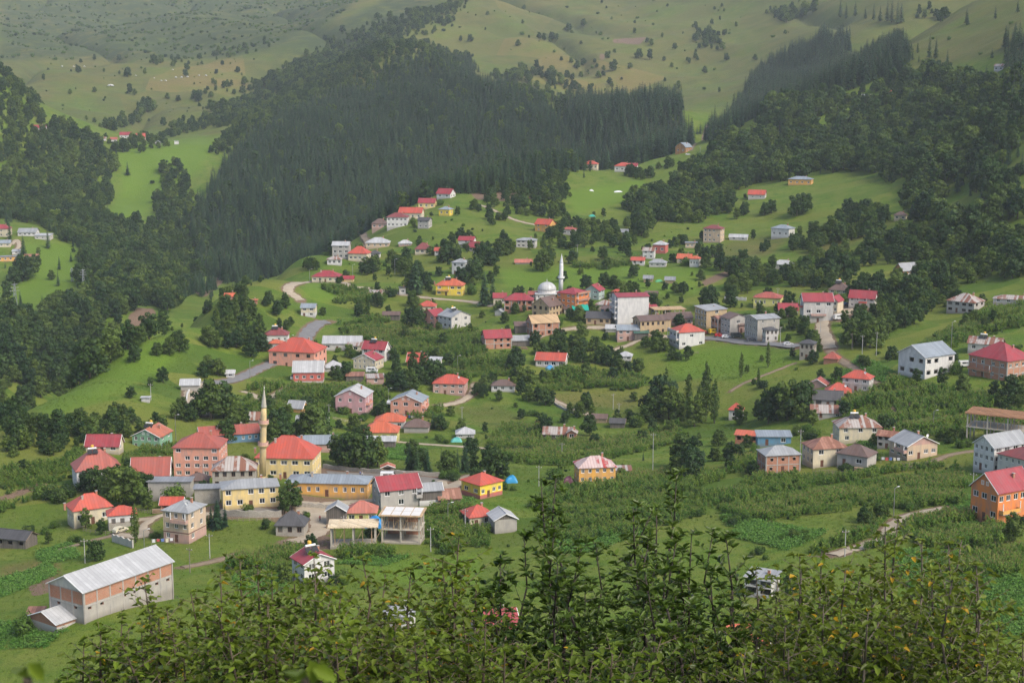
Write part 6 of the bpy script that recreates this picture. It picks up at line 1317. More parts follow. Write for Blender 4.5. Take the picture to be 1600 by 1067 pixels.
# ---------------------------------------------------------------- where they grow
def poly_world(poly, yr):
    pts = [pick(*p, ymin=yr[0]) if yr else pick(*p) for p in poly]
    xs = [p.x for p in pts]; ys = [p.y for p in pts]
    if yr: ys = [min(max(y, yr[0]), yr[1]) for y in ys]
    return min(xs), max(xs), min(ys), max(ys)
_blk = {}
def blocked(x, y, margin):
    """inside a building's plot or on a road"""
    key = (len(FOOT), len(ROADSEG))
    if key not in _blk: _blk[key] = (np.array(FOOT).T[:, :, None], np.array(ROADSEG).T[:, :, None])
    (cx, cy, c, s_, hw, hd), (ax, ay, bx, by, r) = _blk[key]
    x = np.asarray(x); y = np.asarray(y); out = np.zeros(len(x), bool)
    for i in range(0, len(x), 4000):
        xx, yy = x[None, i:i + 4000], y[None, i:i + 4000]; dx = xx - cx; dy = yy - cy
        bad = ((np.abs(dx * c + dy * s_) < hw + margin) & (np.abs(-dx * s_ + dy * c) < hd + margin)).any(0)
        vx, vy = bx - ax, by - ay; t = np.clip(((xx - ax) * vx + (yy - ay) * vy) / (vx * vx + vy * vy + 1e-9), 0, 1)
        out[i:i + 4000] = bad | ((xx - ax - t * vx) ** 2 + (yy - ay - t * vy) ** 2 < (r + margin) ** 2).any(0)
    return out
def fill(poly, sp, yr=None, holes=(), jit=0.9, margin=1.0, rowdir=None, sp2=None, rag=1.5):
    """points about sp metres apart inside an outline seen from the viewpoint"""
    x0, x1, y0, y1 = poly_world(poly, yr)
    ya, yb = (yr if yr else (y0 * 0.93, y1 * 1.07))
    y0 = max(y0 * 0.93, ya); y1 = min(y1 * 1.07, yb) if not yr else yb
    if yr: y0 = ya; t = max(abs(p[0] - 800) for p in poly) / F * 1.05; x0 = min((p[0] - 800) for p in poly) / F * (y1 if min(p[0] for p in poly) < 800 else y0) - 20; x1 = max((p[0] - 800) for p in poly) / F * (y1 if max(p[0] for p in poly) > 800 else y0) + 20
    else: x0 -= 6; x1 += 6
    s2 = sp2 or sp
    if rowdir is None:
        gx, gy = np.meshgrid(np.arange(x0, x1, sp), np.arange(y0, y1, s2)); x = gx.ravel(); y = gy.ravel()
    else:
        ca_, sa_ = math.cos(rowdir), math.sin(rowdir); R_ = math.hypot(x1 - x0, y1 - y0) / 2 + 5; mx, my = (x0 + x1) / 2, (y0 + y1) / 2
        gx, gy = np.meshgrid(np.arange(-R_, R_, sp), np.arange(-R_, R_, s2)); x = mx + gx.ravel() * ca_ - gy.ravel() * sa_; y = my + gx.ravel() * sa_ + gy.ravel() * ca_
    x = x + (rng.random(len(x)) - 0.5) * sp * jit; y = y + (rng.random(len(y)) - 0.5) * s2 * (jit if rowdir is None else 0.25)
    ok = (y > max(ya, 5)) & (y < yb); x = x[ok]; y = y[ok]
    z = ground(x, y); u, v = project(x, y, z)
    u = u + rag * (np.sin(x / 13.0 + 2 * np.sin(y / 29.0)) + np.sin(y / 11.0 + x / 37.0)) * 0.5; v = v + rag * 0.5 * (np.sin(x / 17.0 + y / 41.0) + np.sin(x / 7.0 - y / 19.0)) * 0.5
    ok = inpoly(u, v, poly)
    for h in holes: ok &= ~inpoly(u, v, h)
    x, y, z = x[ok], y[ok], z[ok]
    if len(x):
        ok = ~blocked(x, y, margin); x, y, z = x[ok], y[ok], z[ok]
    return x, y, z
TREES = {k: [] for k in PROTO}       # kind -> (x, y, z, height)
def grow(kind, poly, sp, h0, h1, yr=None, holes=(), keep=1.0, margin=2.5):
    x, y, z = fill(poly, sp, yr, holes, margin=margin, rag=9.0)
    for a in range(len(x)):
        if (keep < 1 and kind == 'bush' or keep <= 0.36) and mnoise.noise((x[a] / 60, y[a] / 60, 3.0)) < 0.02: continue
        if rng.random() < keep: h_ = h0 * 0.7 + (h1 * 1.08 - h0 * 0.7) * rng.random() ** 1.3; h_ *= 0.70 + 0.60 * (0.5 + 0.5 * mnoise.noise((x[a] / 45, y[a] / 45, 9.0))); TREES[kind].append((x[a], y[a], z[a], h_))
def one(kind, px, py, hpx, ymin=120.0):
    p = pick(px, py, ymin); d = math.cos(PITCH) * p.y + math.sin(PITCH) * (p.z - CAMZ)
    TREES[kind].append((p.x, p.y, p.z, hpx * d / F))
def clump(kind, cx, cy, rx, ry, n, h0, h1, ymin=120.0):
    """n plants seen round (cx, cy), heights in photo pixels"""
    for _ in range(n):
        for _try in range(8):
            a = rng.random() * 6.28; q = math.sqrt(rng.random()); p = pick(cx + rx * q * math.cos(a), cy + ry * q * math.sin(a), ymin)
            if not blocked(np.array([p.x]), np.array([p.y]), 1.5)[0]: break
        d = math.cos(PITCH) * p.y + math.sin(PITCH) * (p.z - CAMZ)
        TREES[kind].append((p.x, p.y, p.z, (h0 + (h1 - h0) * rng.random()) * d / F))
B, S, P_, U = 'broadleaf_tree', 'spruce_tree', 'poplar_tree', 'bush'
# spruce woods
grow(S, [(320,430),(300,360),(330,300),(370,240),(420,205),(480,175),(560,148),(640,125),(720,128),(760,140),(800,148),(850,166),(880,195),(900,220),(910,262),(840,290),(700,330),(600,370),(520,405),(440,430),(370,440)], 5.0, 13, 22, (1180,2500), holes=[[(752,120),(830,120),(830,131),(752,131)],[(855,176),(884,184),(882,196),(858,188)]])
grow(S, [(885,165),(960,160),(1010,170),(1040,158),(1068,180),(1085,215),(1050,260),(960,280),(890,280)], 6.0, 18, 30, (1480,2050))
grow(S, [(1085,205),(1150,190),(1200,168),(1300,128),(1400,68),(1422,88),(1412,116),(1340,138),(1290,152),(1230,165),(1180,188),(1110,222)], 5.5, 14, 25, (1250,1950))
grow(S, [(1150,175),(1190,105),(1280,62),(1325,58),(1335,110),(1250,150),(1200,180)], 6.5, 14, 24, (1700,2900))
grow(S, [(1570,75),(1600,60),(1600,190),(1575,165)], 6.5, 16, 24, (900,1500))
grow(S, [(590,108),(660,96),(740,100),(745,128),(640,135),(595,128)], 8, 13, 20, (1900,2700))
for px, py, h in ((1313,28,30),(1322,30,26),(1336,26,26),(1352,30,20),(1365,32,28),(1386,34,36),(1393,36,40),(1402,38,38),(1408,36,34),(1375,34,24),(1480,100,24),(1498,155,50),(1540,140,40),(1452,92,38),(1462,92,34),(1555,30,22),(1510,38,26),(1512,40,20),(1590,20,22),(1550,92,18),(1520,155,28)): one(S, px, py, h)
grow(S, [(1395,150),(1480,160),(1490,220),(1400,215)], 20, 13, 20, (1000,1600)); grow(S, [(1500,230),(1600,200),(1600,260),(1520,270)], 22, 14, 20)
grow(S, [(288,470),(300,445),(335,440),(330,470)], 7, 10, 16, (950,1400))
# broadleaf woods on the right slope
lawn = [[(1268,196),(1330,166),(1388,168),(1384,182),(1330,190),(1290,206)],[(1340,150),(1400,145),(1400,160),(1345,162)],[(1480,168),(1520,152),(1520,162),(1490,178)],[(1430,330),(1500,298),(1565,325),(1500,352)],[(1288,232),(1345,222),(1335,243)],[(1540,265),(1600,240),(1600,272),(1550,284)],[(1175,246),(1232,212),(1246,224),(1200,254)],[(1440,217),(1495,203),(1482,228)],[(1110,262),(1150,240),(1165,250),(1125,272)],[(1560,350),(1600,340),(1600,365),(1565,368)]]
grow(B, [(1070,292),(1105,245),(1170,218),(1210,172),(1260,156),(1330,152),(1370,140),(1440,118),(1500,130),(1600,135),(1600,420),(1550,405),(1500,392),(1450,375),(1422,335),(1402,285),(1350,268),(1280,270),(1240,280),(1180,290),(1140,308),(1100,318)], 8.6, 9, 18, (680,1700), lawn)
grow(B, [(1350,400),(1370,382),(1430,358),(1480,372),(1560,392),(1600,412),(1600,440),(1500,440),(1440,412),(1380,418),(1350,425)], 7, 7, 13)
grow(B, [(1000,305),(1060,292),(1100,302),(1130,312),(1150,322),(1100,348),(1050,352),(1000,348),(980,333)], 7, 8, 14)
grow(B, [(1240,395),(1300,358),(1330,332),(1370,332),(1392,347),(1360,372),(1310,383),(1260,405)], 7, 7, 12)
grow(B, [(1130,425),(1160,408),(1240,430),(1290,405),(1340,425),(1330,455),(1270,452),(1200,448),(1150,462)], 6.5, 6, 11)
grow(B, [(1320,465),(1370,445),(1430,433),(1480,442),(1500,462),(1440,502),(1420,522),(1370,548),(1330,542),(1310,512),(1330,485)], 7, 6, 11)
grow(B, [(1430,130),(1500,120),(1570,140),(1560,170),(1440,165)], 12, 6, 11, (900,1700), keep=0.6)
grow(U, [(1400,70),(1500,50),(1600,30),(1600,110),(1500,115),(1420,120)], 22, 2, 5, (1000,2200), keep=0.35)
# far bank of the river and the left
grow(B, [(0,105),(30,120),(60,165),(75,195),(130,212),(170,232),(212,242),(215,262),(182,292),(160,342),(228,357),(262,332),(300,322),(315,350),(335,425),(300,440),(280,482),(240,480),(195,482),(150,472),(130,442),(126,402),(112,382),(60,352),(0,342)], 8.5, 8, 15, (1050,2000), [[(185,240),(300,225),(285,295),(205,350),(165,345)]])
grow(B, [(0,495),(60,492),(110,482),(132,442),(190,422),(270,452),(282,482),(245,488),(240,478),(212,478),(193,500),(190,522),(260,525),(200,545),(120,600),(60,640),(50,665),(0,700)], 7.6, 7, 15, (640,1230), [[(188,530),(193,490),(212,474),(246,474),(252,494),(238,520),(215,530)]])
grow(B, [(0,640),(40,645),(48,668),(85,672),(140,662),(190,648),(225,650),(205,668),(120,695),(40,708),(0,722)], 5.5, 4, 7.5, (470,690))
grow(B, [(150,560),(200,532),(275,508),(330,470),(400,432),(420,436),(360,480),(290,515),(215,540),(170,560)], 9, 3, 6, (640,950), [[(188,560),(193,478),(252,474),(250,560)]], keep=0.7)
grow(B, [(238,216),(300,196),(380,158),(440,118),(500,86),(560,56),(640,24),(700,12),(732,0),(692,28),(622,64),(575,84),(640,66),(720,82),(742,98),(700,124),(600,144),(500,170),(420,205),(370,240),(330,240),(380,190),(300,208)], 10, 7, 14, (1750,3400))
grow(B, [(760,120),(850,100),(930,150),(985,165),(900,210),(860,180),(800,150)], 13, 8, 15, (1850,2700), keep=0.7)
grow(B, [(880,95),(960,80),(975,150),(930,140),(890,110)], 24, 8, 14, (2000,3000), keep=0.6)
grow(B, [(1075,40),(1130,60),(1125,85),(1085,75)], 16, 9, 15, (2100,3300)); grow(B, [(1060,110),(1085,85),(1130,0),(1140,0),(1100,90)], 18, 5, 10, (2100,3800))
grow(B, [(1420,10),(1480,15),(1480,35),(1425,32)], 14, 10, 16, (1700,2600)); grow(B, [(1200,20),(1272,5),(1272,30),(1205,36)], 13, 10, 16, (2000,3200))
for px, py, h in ((816,55,7),(842,62,12),(850,64,13),(862,64,14),(870,64,12),(888,50,14),(912,42,13),(1018,72,12),(1054,78,11),(998,92,16),(1015,94,18),(1135,95,12),(1180,95,10),(1060,140,14),(960,104,12),(984,108,10),(700,30,8),(720,66,10),(735,66,12),(693,50,6),(680,92,14),(1035,145,9),(1124,145,9),(950,62,4),(1100,330,8)): one(B if h > 8 else U, px, py, h)
grow(U, [(0,0),(420,0),(560,0),(480,60),(380,90),(60,95),(0,90)], 13, 2, 7, (2700,5200), keep=0.6)
grow(U, [(600,60),(760,0),(1300,0),(1180,120),(1000,160),(800,95)], 46, 2, 6, (2000,4500), keep=0.5)
# high pasture trees and hedges
for px, py, h in ((122,115,13),(200,121,16),(230,176,26),(220,178,20),(240,172,16),(180,206,18),(195,200,14),(350,180,28),(340,180,22),(135,188,8),(148,95,10),(203,148,18),(262,155,10),(240,100,16),(330,175,20),(290,120,12)): one(B, px, py, h, 1850)
grow(B, [(155,205),(175,195),(230,165),(245,170),(225,185),(185,208)], 12, 7, 12, (1900,2600)); grow(B, [(270,160),(330,135),(400,125),(420,140),(350,155),(290,165)], 16, 8, 13, (1900,3200), keep=0.7)
grow(B, [(280,190),(400,165),(400,178),(330,195),(285,200)], 12, 8, 13, (1900,2600)); grow(B, [(180,120),(280,95),(300,110),(200,128)], 26, 7, 12, (2200,3300), keep=0.6)
grow(B, [(225,100),(300,90),(420,60),(420,80),(300,105)], 22, 7, 13, (2600,3800), keep=0.6)
grow(B, [(140,215),(270,222),(265,232),(200,240),(150,232)], 11, 6, 10, (1650,2100))
grow(B, [(250,275),(275,255),(300,290),(300,335),(265,330),(240,340)], 10, 8, 13, (1450,1850)); grow(U, [(225,285),(255,280),(250,292),(225,294)], 9, 4, 7, (1400,1800))
for px, py, h in ((80,438,17),(35,440,44),(45,436,38),(22,445,30),(55,420,24),(12,470,34),(60,400,14),(115,395,8),(92,500,20)): one(B, px, py, h, 900)
# hedges and copses between the village fields
grow(B, [(760,305),(800,284),(880,280),(902,302),(872,322),(882,345),(830,342),(780,334),(750,318)], 8, 5, 10)
grow(B, [(880,345),(940,352),(1000,347),(1012,372),(950,378),(890,393),(850,384)], 8, 5, 10)

grow(B, [(330,430),(310,360),(340,300),(420,210),(560,150),(720,130),(850,170),(905,262),(700,330),(520,405)], 19, 8, 17, (1180,2500))
grow(S, [(1100,300),(1200,220),(1300,170),(1600,180),(1600,380),(1450,370),(1350,270)], 30, 9, 17, (700,1700)); grow(S, [(0,190),(130,215),(215,260),(160,340),(300,325),(330,420),(240,480),(0,480)], 34, 9, 17, (900,1950))

grow(S, [(300,440),(285,350),(320,290),(360,225),(420,190),(480,160),(560,130),(640,108),(720,112),(800,132),(870,160),(910,200),(940,262),(860,300),(700,345),(520,420),(380,455)], 19, 8, 20, (1180,2600)); grow(S, [(1060,230),(1140,180),(1200,150),(1300,110),(1400,55),(1440,85),(1420,130),(1290,165),(1180,200)], 20, 8, 20, (1250,2000))

grow(B, [(600,70),(760,0),(1300,0),(1180,120),(1000,160),(800,95)], 34, 5, 12, (2000,4500), keep=0.34)
grow(B, [(60,95),(420,90),(420,150),(300,195),(200,205),(80,190)], 34, 5, 11, (1900,3300), keep=0.34)
grow(U, [(60,95),(420,90),(420,150),(300,195),(200,205),(80,190)], 34, 1.5, 4, (1900,3300), keep=0.5)
grow(B, [(420,120),(520,60),(640,20),(740,0),(700,40),(600,90),(520,140),(440,190)], 14, 7, 14, (1900,3600), keep=0.8)
# trees, bushes and crops among the houses (heights in photo pixels)
for q in ((150,770,45),(172,780,55),(190,788,62),(208,788,60),(226,782,48),(135,768,35),(182,772,50),(134,826,34),(148,876,36),(156,874,30),(330,656,70),(350,652,60),(315,650,45),(366,656,40),(356,692,40),(210,566,28),(245,556,22),(265,555,30),(280,550,36),(205,622,20),(193,657,28),(255,598,26),(235,606,18),
 (435,694,60),(447,692,52),(425,697,46),(490,694,66),(505,692,56),(480,692,50),(525,724,48),(545,732,58),(560,734,60),(575,734,58),(590,730,52),(535,727,50),(655,737,42),(700,742,40),(740,737,30),(598,652,26),(590,650,20),(540,592,28),(525,595,26),(610,610,30),(625,612,34),(640,608,36),(655,603,36),(675,600,40),(690,594,30),(645,583,35),(662,578,30),(620,588,30),
 (445,802,42),(456,797,50),(466,792,30),(487,860,28),(775,747,50),(786,747,40),(765,738,45),(853,680,32),(1030,652,70),(1045,657,60),(1020,657,45),(1060,662,50),(1085,667,55),(1215,657,60),(1230,657,68),(1245,652,62),(1200,662,45),(1185,657,35),(1260,642,50),
 (848,424,36),(738,442,40),(745,432,35),(720,446,30),(640,457,35),(665,452,30),(640,507,28),(655,512,32),(632,510,20),(650,492,25),(905,502,26),(890,500,20),(915,454,26),(945,450,26),(960,452,24),(975,467,22),(985,457,20),(1055,458,18),(1065,458,18),(1072,457,14),(757,612,26),(745,617,20),(852,634,28),(840,627,22),(862,632,24),(905,652,26),(890,647,20),(925,652,20),(780,627,20),
 (560,494,20),(575,487,16),(590,502,14),(595,482,20),(609,330,15),(561,357,16),(1110,484,40),(1100,480,30),(1007,362,40),(1195,337,22),(1245,338,36),(1258,332,32),(1205,334,22),(1432,602,28),(1471,604,32),(1505,612,30),(1575,632,50),(1590,628,45),(1553,624,32),(1582,846,50),(1366,697,22),(1318,650,26),(1270,665,28),(855,412,30)): one(B, *q)
for q in ((340,827,50),(352,824,40),(330,822,34),(640,737,48),(652,740,42),(668,740,45),(690,740,40),(727,738,50),(715,733,35),(677,670,32),(757,477,55),(650,460,58),(643,460,40),(500,442,10),(527,443,12),(1005,720,16),(770,470,40)): one(S, *q)
for q in ((212,848,62),(1103,657,92),(1075,652,68),(1116,662,70),(1092,660,60),(1158,590,40),(1200,574,40),(1185,600,26),(370,507,50),(385,502,48),(362,522,44),(340,522,46),(1040,640,66),(775,735,44),(850,400,34),(1090,600,0)):
    if q[2]: one(P_, *q)
for q in ((90,777,34,15,9,18,30),(120,714,20,8,5,15,22),(238,840,8,3,2,10,15),(222,876,6,4,2,16,24),(391,800,4,2,1,18,20),(528,910,8,4,3,20,28),(868,750,10,4,3,18,26),(830,704,42,4,9,9,16),(912,692,20,4,4,10,16),(1000,770,14,6,4,18,26),(985,747,20,4,5,10,16),(1190,607,3,2,1,17,18),(705,748,12,4,4,14,20),(1325,735,20,4,5,10,15),(1500,692,22,8,6,12,18),(1365,735,5,2,1,13,15),(1255,682,25,6,8,12,20),(480,807,5,2,2,10,14),(535,640,12,8,5,10,16),(300,705,25,6,6,10,16),(120,850,12,5,4,10,16),(60,830,18,5,5,8,14),(1420,800,12,6,4,12,18),(1450,640,40,8,6,8,12),(1100,770,20,6,5,12,18),(1150,815,25,8,7,12,20),(1040,800,15,6,4,10,16),(960,735,20,5,4,8,14),(700,690,20,4,5,8,14),(560,655,15,5,4,9,14),(820,650,20,5,4,9,14),(1330,775,40,6,6,8,14),(1240,840,25,8,6,10,18),(1180,870,20,8,5,10,18)): clump(U, *q)
for q in ((60,706,60,10,12,16,26),(140,664,48,8,12,12,20),(100,690,60,10,12,14,24),(200,682,38,7,8,20,30),(250,667,28,7,6,16,24),(375,657,14,10,4,24,34),(1065,742,28,13,7,38,56),(915,642,17,9,5,18,26),(985,662,28,7,8,14,20),(870,547,48,13,14,18,28),(930,567,38,10,12,16,26),(980,577,28,7,7,18,24),(1020,542,14,10,5,18,26),(810,607,16,13,6,24,36),(895,542,40,14,8,16,26),(805,572,12,16,4,22,34),(800,487,24,6,6,12,18),
 (580,427,17,7,6,18,26),(640,422,21,13,8,22,34),(700,407,18,7,6,18,28),(760,412,18,10,7,22,34),(790,392,14,8,6,18,26),(850,412,13,10,5,22,34),(540,442,14,5,4,9,13),(495,417,28,8,8,11,18),(500,382,18,5,5,10,16),(750,332,19,8,6,11,18),(770,347,24,7,8,12,20),(730,372,17,4,6,9,14),(380,502,38,22,16,22,36),(400,542,24,18,9,18,32),(430,482,24,13,8,15,25),(350,532,28,18,9,18,32),(445,512,14,7,4,13,20),(330,590,14,12,5,20,30),
 (1240,517,24,10,8,16,25),(1270,532,18,8,6,13,18),(1230,497,16,5,5,13,18),(1100,402,28,7,8,16,24),(1060,387,18,7,6,14,20),(970,387,24,8,8,14,22),(1010,362,18,12,5,22,30),(850,277,18,8,7,13,20),(900,264,24,4,6,9,16),(955,264,9,4,3,13,22),(1000,277,24,7,8,13,20),(1020,302,11,7,4,16,26),(1050,267,28,8,8,11,18),(1380,817,34,10,10,20,32),(1130,722,28,10,8,20,32),(1150,335,20,8,6,14,20),(1300,400,30,8,6,14,22),(1200,395,14,6,4,12,18),(1530,510,35,10,9,14,22),(1480,470,20,8,6,14,20),(1575,640,20,8,4,20,28),(1390,565,20,8,6,14,22),(1340,575,18,6,5,14,20),(420,640,14,8,4,18,26),(290,650,22,10,6,18,28),(35,740,20,6,4,16,24),(1285,545,14,8,5,14,20),(1150,460,20,8,7,14,22),(1065,560,22,6,6,12,18),(700,395,20,6,5,14,20),(690,560,14,5,3,12,18),(750,535,10,6,3,10,16)): clump(B, *q)
# garden trees round the houses, scattered bushes, hedges along the field edges
for (cx, cy, c_, s_, hw, hd) in list(FOOT):
    if cy > 1150 or hw < 2.5 or cy < 300: continue
    for q in range(2 if rng.random() < 0.55 else 1):
        a = rng.random(); lx, ly = ((-hw - 3 - 3 * rng.random(), (rng.random() - 0.3) * hd * 2), (hw + 3 + 3 * rng.random(), (rng.random() - 0.3) * hd * 2), ((rng.random() - 0.5) * 2 * hw, hd + 3 + 4 * rng.random()))[int(rng.integers(0, 3))]
        x = cx + lx * c_ - ly * s_; y = cy + lx * s_ + ly * c_
        if not blocked(np.array([x]), np.array([y]), 1.2)[0]: TREES[B if rng.random() < 0.75 else U].append((x, y, float(ground(np.array([x]), np.array([y]))[0]), 2.5 + 4.5 * rng.random()))
grow(U, [(0,760),(300,700),(420,560),(560,400),(700,330),(1000,330),(1250,420),(1400,480),(1600,520),(1600,860),(1000,860),(600,860),(0,880)], 13, 0.8, 2.6, keep=0.35)
grow(B, [(380,640),(450,540),(560,420),(700,350),(1000,380),(1250,440),(1280,640),(1000,700),(700,720),(450,700)], 18, 3, 8, keep=0.6)
# crops
CORN = [([(0,737),(60,722),(120,723),(138,735),(100,752),(40,766),(0,772)],0.5),([(0,792),(60,770),(66,777),(0,803)],0.5),([(196,707),(275,697),(276,737),(215,737),(188,718)],0.2),([(380,625),(440,605),(540,603),(610,618),(600,650),(540,642),(440,645),(400,650)],0.3),
 ([(530,508),(600,497),(620,512),(670,513),(690,522),(740,517),(772,532),(752,557),(690,562),(650,557),(610,547),(540,532)],0.2),([(720,563),(800,548),(815,575),(800,602),(720,607),(688,592)],0.1),([(828,593),(880,577),(960,582),(1012,592),(1000,607),(900,612),(840,608)],0.1),
 ([(790,665),(920,693),(1060,668),(1062,690),(960,717),(880,737),(800,722),(758,703)],0.25),([(650,803),(700,792),(765,803),(765,853),(700,863),(655,843)],0.3),([(868,763),(1100,738),(1132,747),(1010,792),(880,802),(828,792)],0.35),([(838,812),(1000,793),(1150,763),(1182,767),(1060,817),(920,848),(848,842)],0.4),
 ([(1128,773),(1180,745),(1255,742),(1350,738),(1450,722),(1500,738),(1512,762),(1420,792),(1300,802),(1200,818),(1128,802)],0.35),([(1265,863),(1340,833),(1480,773),(1512,783),(1400,850),(1300,872)],0.4),([(1400,825),(1480,795),(1580,834),(1560,855),(1450,862)],0.3),([(1298,595),(1340,623),(1400,598),(1500,612),(1600,640),(1600,700),(1500,690),(1340,683),(1308,643)],0.2),
 ([(1425,545),(1500,508),(1600,473),(1600,512),(1520,528),(1460,562)],0.3),([(535,858),(610,860),(615,872),(528,872)],0.0),([(375,875),(470,853),(482,882),(400,905),(355,893)],0.1),([(520,470),(600,465),(600,472),(520,476)],0.1),([(440,600),(400,600),(385,612),(440,608)],0.1),([(690,820),(720,815),(720,865),(690,865)],0.2),([(500,450),(580,452),(600,462),(520,462)],0.1),([(1260,408),(1345,390),(1345,398),(1270,415)],0.2),([(900,415),(1000,408),(1000,416),(900,420)],0.0),([(600,635),(690,640),(690,660),(640,655)],0.1),([(1180,700),(1130,740),(1180,740),(1185,720)],0.3),([(1450,870),(1600,860),(1600,900),(1480,905)],0.2),([(620,560),(560,525),(600,515),(660,540)],0.1)]
PTS = {k: ([], [], []) for k in CROP}; FIELD = [0]
def sow(kind, poly, sp, sp2, rd, s0, s1):
    x, y, z = fill(poly, sp, None, margin=0.6, rowdir=rd, sp2=sp2, rag=3.0)
    w_ = 0.5 + 0.25 * (np.sin(x / 4.1 + 1.7 * np.sin(y / 6.3)) + np.sin(y / 5.2 + x / 9.7))
    sz = (s0 + (s1 - s0) * rng.random(len(x))) * (0.72 + 0.5 * w_); ok = rng.random(len(x)) > (0.22 * (w_ < 0.35) + 0.04); x, y, z, sz = x[ok], y[ok], z[ok], sz[ok]
    if kind == 'corn_crop':                      # sown in strips, each with its own age, a bare furrow between
        q = (-x * math.sin(rd) + y * math.cos(rd)) / 7.5 + 0.35 * np.sin(x / 21.0); bd = np.floor(q); fr = q - bd; hsh = np.abs(np.sin(bd * 12.9898 + FIELD[0] * 4.1) * 43758.5) % 1.0
        ok = (fr > 0.16) & ~((hsh > 0.86) & (fr > 0.3)); sz = sz * (0.62 + 0.55 * hsh); x, y, z, sz, hsh = x[ok], y[ok], z[ok], sz[ok], hsh[ok]
    PTS[kind][0].append(np.stack([x, y, z], 1)); PTS[kind][1].append(sz); FIELD[0] += 1; n_ = len(CROP[kind]); PTS[kind][2].append(rng.integers(0, n_, len(x)) if n_ < 4 else rng.integers(0, 2, len(x)) + 2 * ((hsh * 7 % 1.0) > 0.62))
for poly, rd in CORN:
    Y0 = pick(*poly[0]).y; f = 1.0 if Y0 < 560 else 1.3
    for i in range(len(poly)):
        a, b_ = pick(*poly[i]), pick(*poly[(i + 1) % len(poly)])
        if (a - b_).length > 90 or min(a.y, b_.y) < 330: continue
        for q in range(int((a - b_).length / 2.6)):
            if rng.random() < 0.35: continue
            f_ = rng.random(); x = a.x + (b_.x - a.x) * f_ + rng.normal() * 0.7; y = a.y + (b_.y - a.y) * f_ + rng.normal() * 0.7
            if not blocked(np.array([x]), np.array([y]), 0.8)[0]: TREES[U].append((x, y, float(ground(np.array([x]), np.array([y]))[0]), 0.7 + 1.3 * rng.random() ** 2))
    sow('corn_crop', poly, 1.25 * f, 1.7 * f, rd, 1.15 * f, 1.75 * f)
VEG = [([(0,972),(100,988),(70,1012),(0,1015)],0.3),([(60,862),(110,847),(122,872),(72,882)],0.3),([(640,870),(560,872),(530,880),(600,885)],0.1),([(700,780),(740,775),(745,800),(700,795)],0.2),([(1130,805),(1200,820),(1290,830),(1230,860),(1150,840)],0.2),([(1400,860),(1500,865),(1600,905),(1600,1000),(1480,960),(1400,900)],0.3),([(850,850),(1000,815),(1010,830),(900,870)],0.3),([(1340,555),(1420,590),(1390,600),(1310,590)],0.2),([(580,690),(660,700),(660,720),(600,715)],0.2),([(0,905),(80,880),(85,900),(0,935)],0.3),([(360,900),(440,890),(450,920),(400,940)],0.2),([(1500,770),(1560,800),(1500,830),(1440,820)],0.2),([(1300,650),(1340,690),(1450,705),(1350,700)],0.2)]
for poly, rd in VEG: sow('vegetable_crop', poly, 0.8, 1.1, rd, 0.8, 1.5)
MEAD = [[(0,800),(600,760),(900,740),(1200,800),(1600,820),(1600,1067),(0,1067)],[(300,640),(700,600),(1250,560),(1250,700),(900,760),(300,760)],[(1030,550),(1250,560),(1180,600),(1060,600)],[(50,640),(110,580),(275,512),(330,560),(250,640)],[(1250,600),(1600,600),(1600,820),(1250,820)]]
for k, poly in enumerate(MEAD): sow('grass_tufts', poly, 2.6, 2.6, 0.3, 0.35, 0.85)
for kind, (P__, S_, K_) in PTS.items():
    P__ = np.concatenate(P__); K_ = np.concatenate(K_); S_ = np.concatenate(S_)
    print('CROP', kind, len(P__))
    scatter_object(kind, CROP[kind], P__, S_, rng.random(len(P__)) * 6.28, K_, {'corn_crop': 'rows of tall green corn in the terraced fields', 'vegetable_crop': 'low leafy vegetable beds near the houses', 'grass_tufts': 'tufts of taller grass all over the meadows'}[kind])
# ---------------------------------------------------------------- set the trees out
def plant_all():
    cap = {B: 300, S: 150, P_: 60, U: 220}
    for kind, L in TREES.items():
        if not L: continue
        A = np.array(L); d = math.cos(PITCH) * A[:, 1] + math.sin(PITCH) * (A[:, 2] - CAMZ); hp = A[:, 3] * F / d
        u, v = project(A[:, 0], A[:, 1], A[:, 2])
        vis = visible(A[:, 0], A[:, 1], A[:, 2] + A[:, 3] * 0.7) & (u > 0) & (u < 1600) & (v - hp * 0.3 < 1067) & (v > 0)
        score = np.where(vis, hp, -1); order = np.argsort(-score); big = set(i for i in order[:cap[kind]] if score[i] > 11)
        rest = np.array([i for i in range(len(A)) if i not in big], int)
        rest = rest[(u[rest] > -260) & (u[rest] < 1860)]
        pr = PROTO[kind]
        for i in sorted(big): plant_one(kind, pr, A[i], u[i], v[i], hp[i])
        if len(rest):
            K = rng.integers(0, 4 if kind == S else len(pr), len(rest)); name = {B: 'broadleaf_woods', S: 'spruce_forest', P_: 'poplar_stand', U: 'shrubbery'}[kind]
            lab = {B: 'dense dark green broadleaf woods covering the slopes', S: 'dark spruce forest massed on the far hill', P_: 'slim poplars too far off to tell apart', U: 'low scattered scrub on the far slopes'}[kind]
            scatter_object(name, [join_meshes(name, p) for p in pr], A[rest, :3], A[rest, 3], rng.random(len(rest)) * 6.28, K, lab)
        print('PLANTS', kind, len(big), len(rest))
def plant_one(kind, pr, a, u, v, hp):
    k = int(rng.integers(0, len(pr)))
    if kind == S: k = int(rng.integers(4, 6)) if a[1] < 1000 else int(rng.integers(0, 4))
    tm, cm = pr[k]
    r = bpy.data.objects.new(kind, None); col.objects.link(r); r.location = a[:3]; r.rotation_euler = (0, 0, rng.random() * 6.28); r.scale = (a[3],) * 3; r.empty_display_size = 0.2
    obj('trunk', tm, r); obj('crown', cm, r)
    LABELME.append((kind, k, r, u, v, hp))
LABELME = []
plant_all()
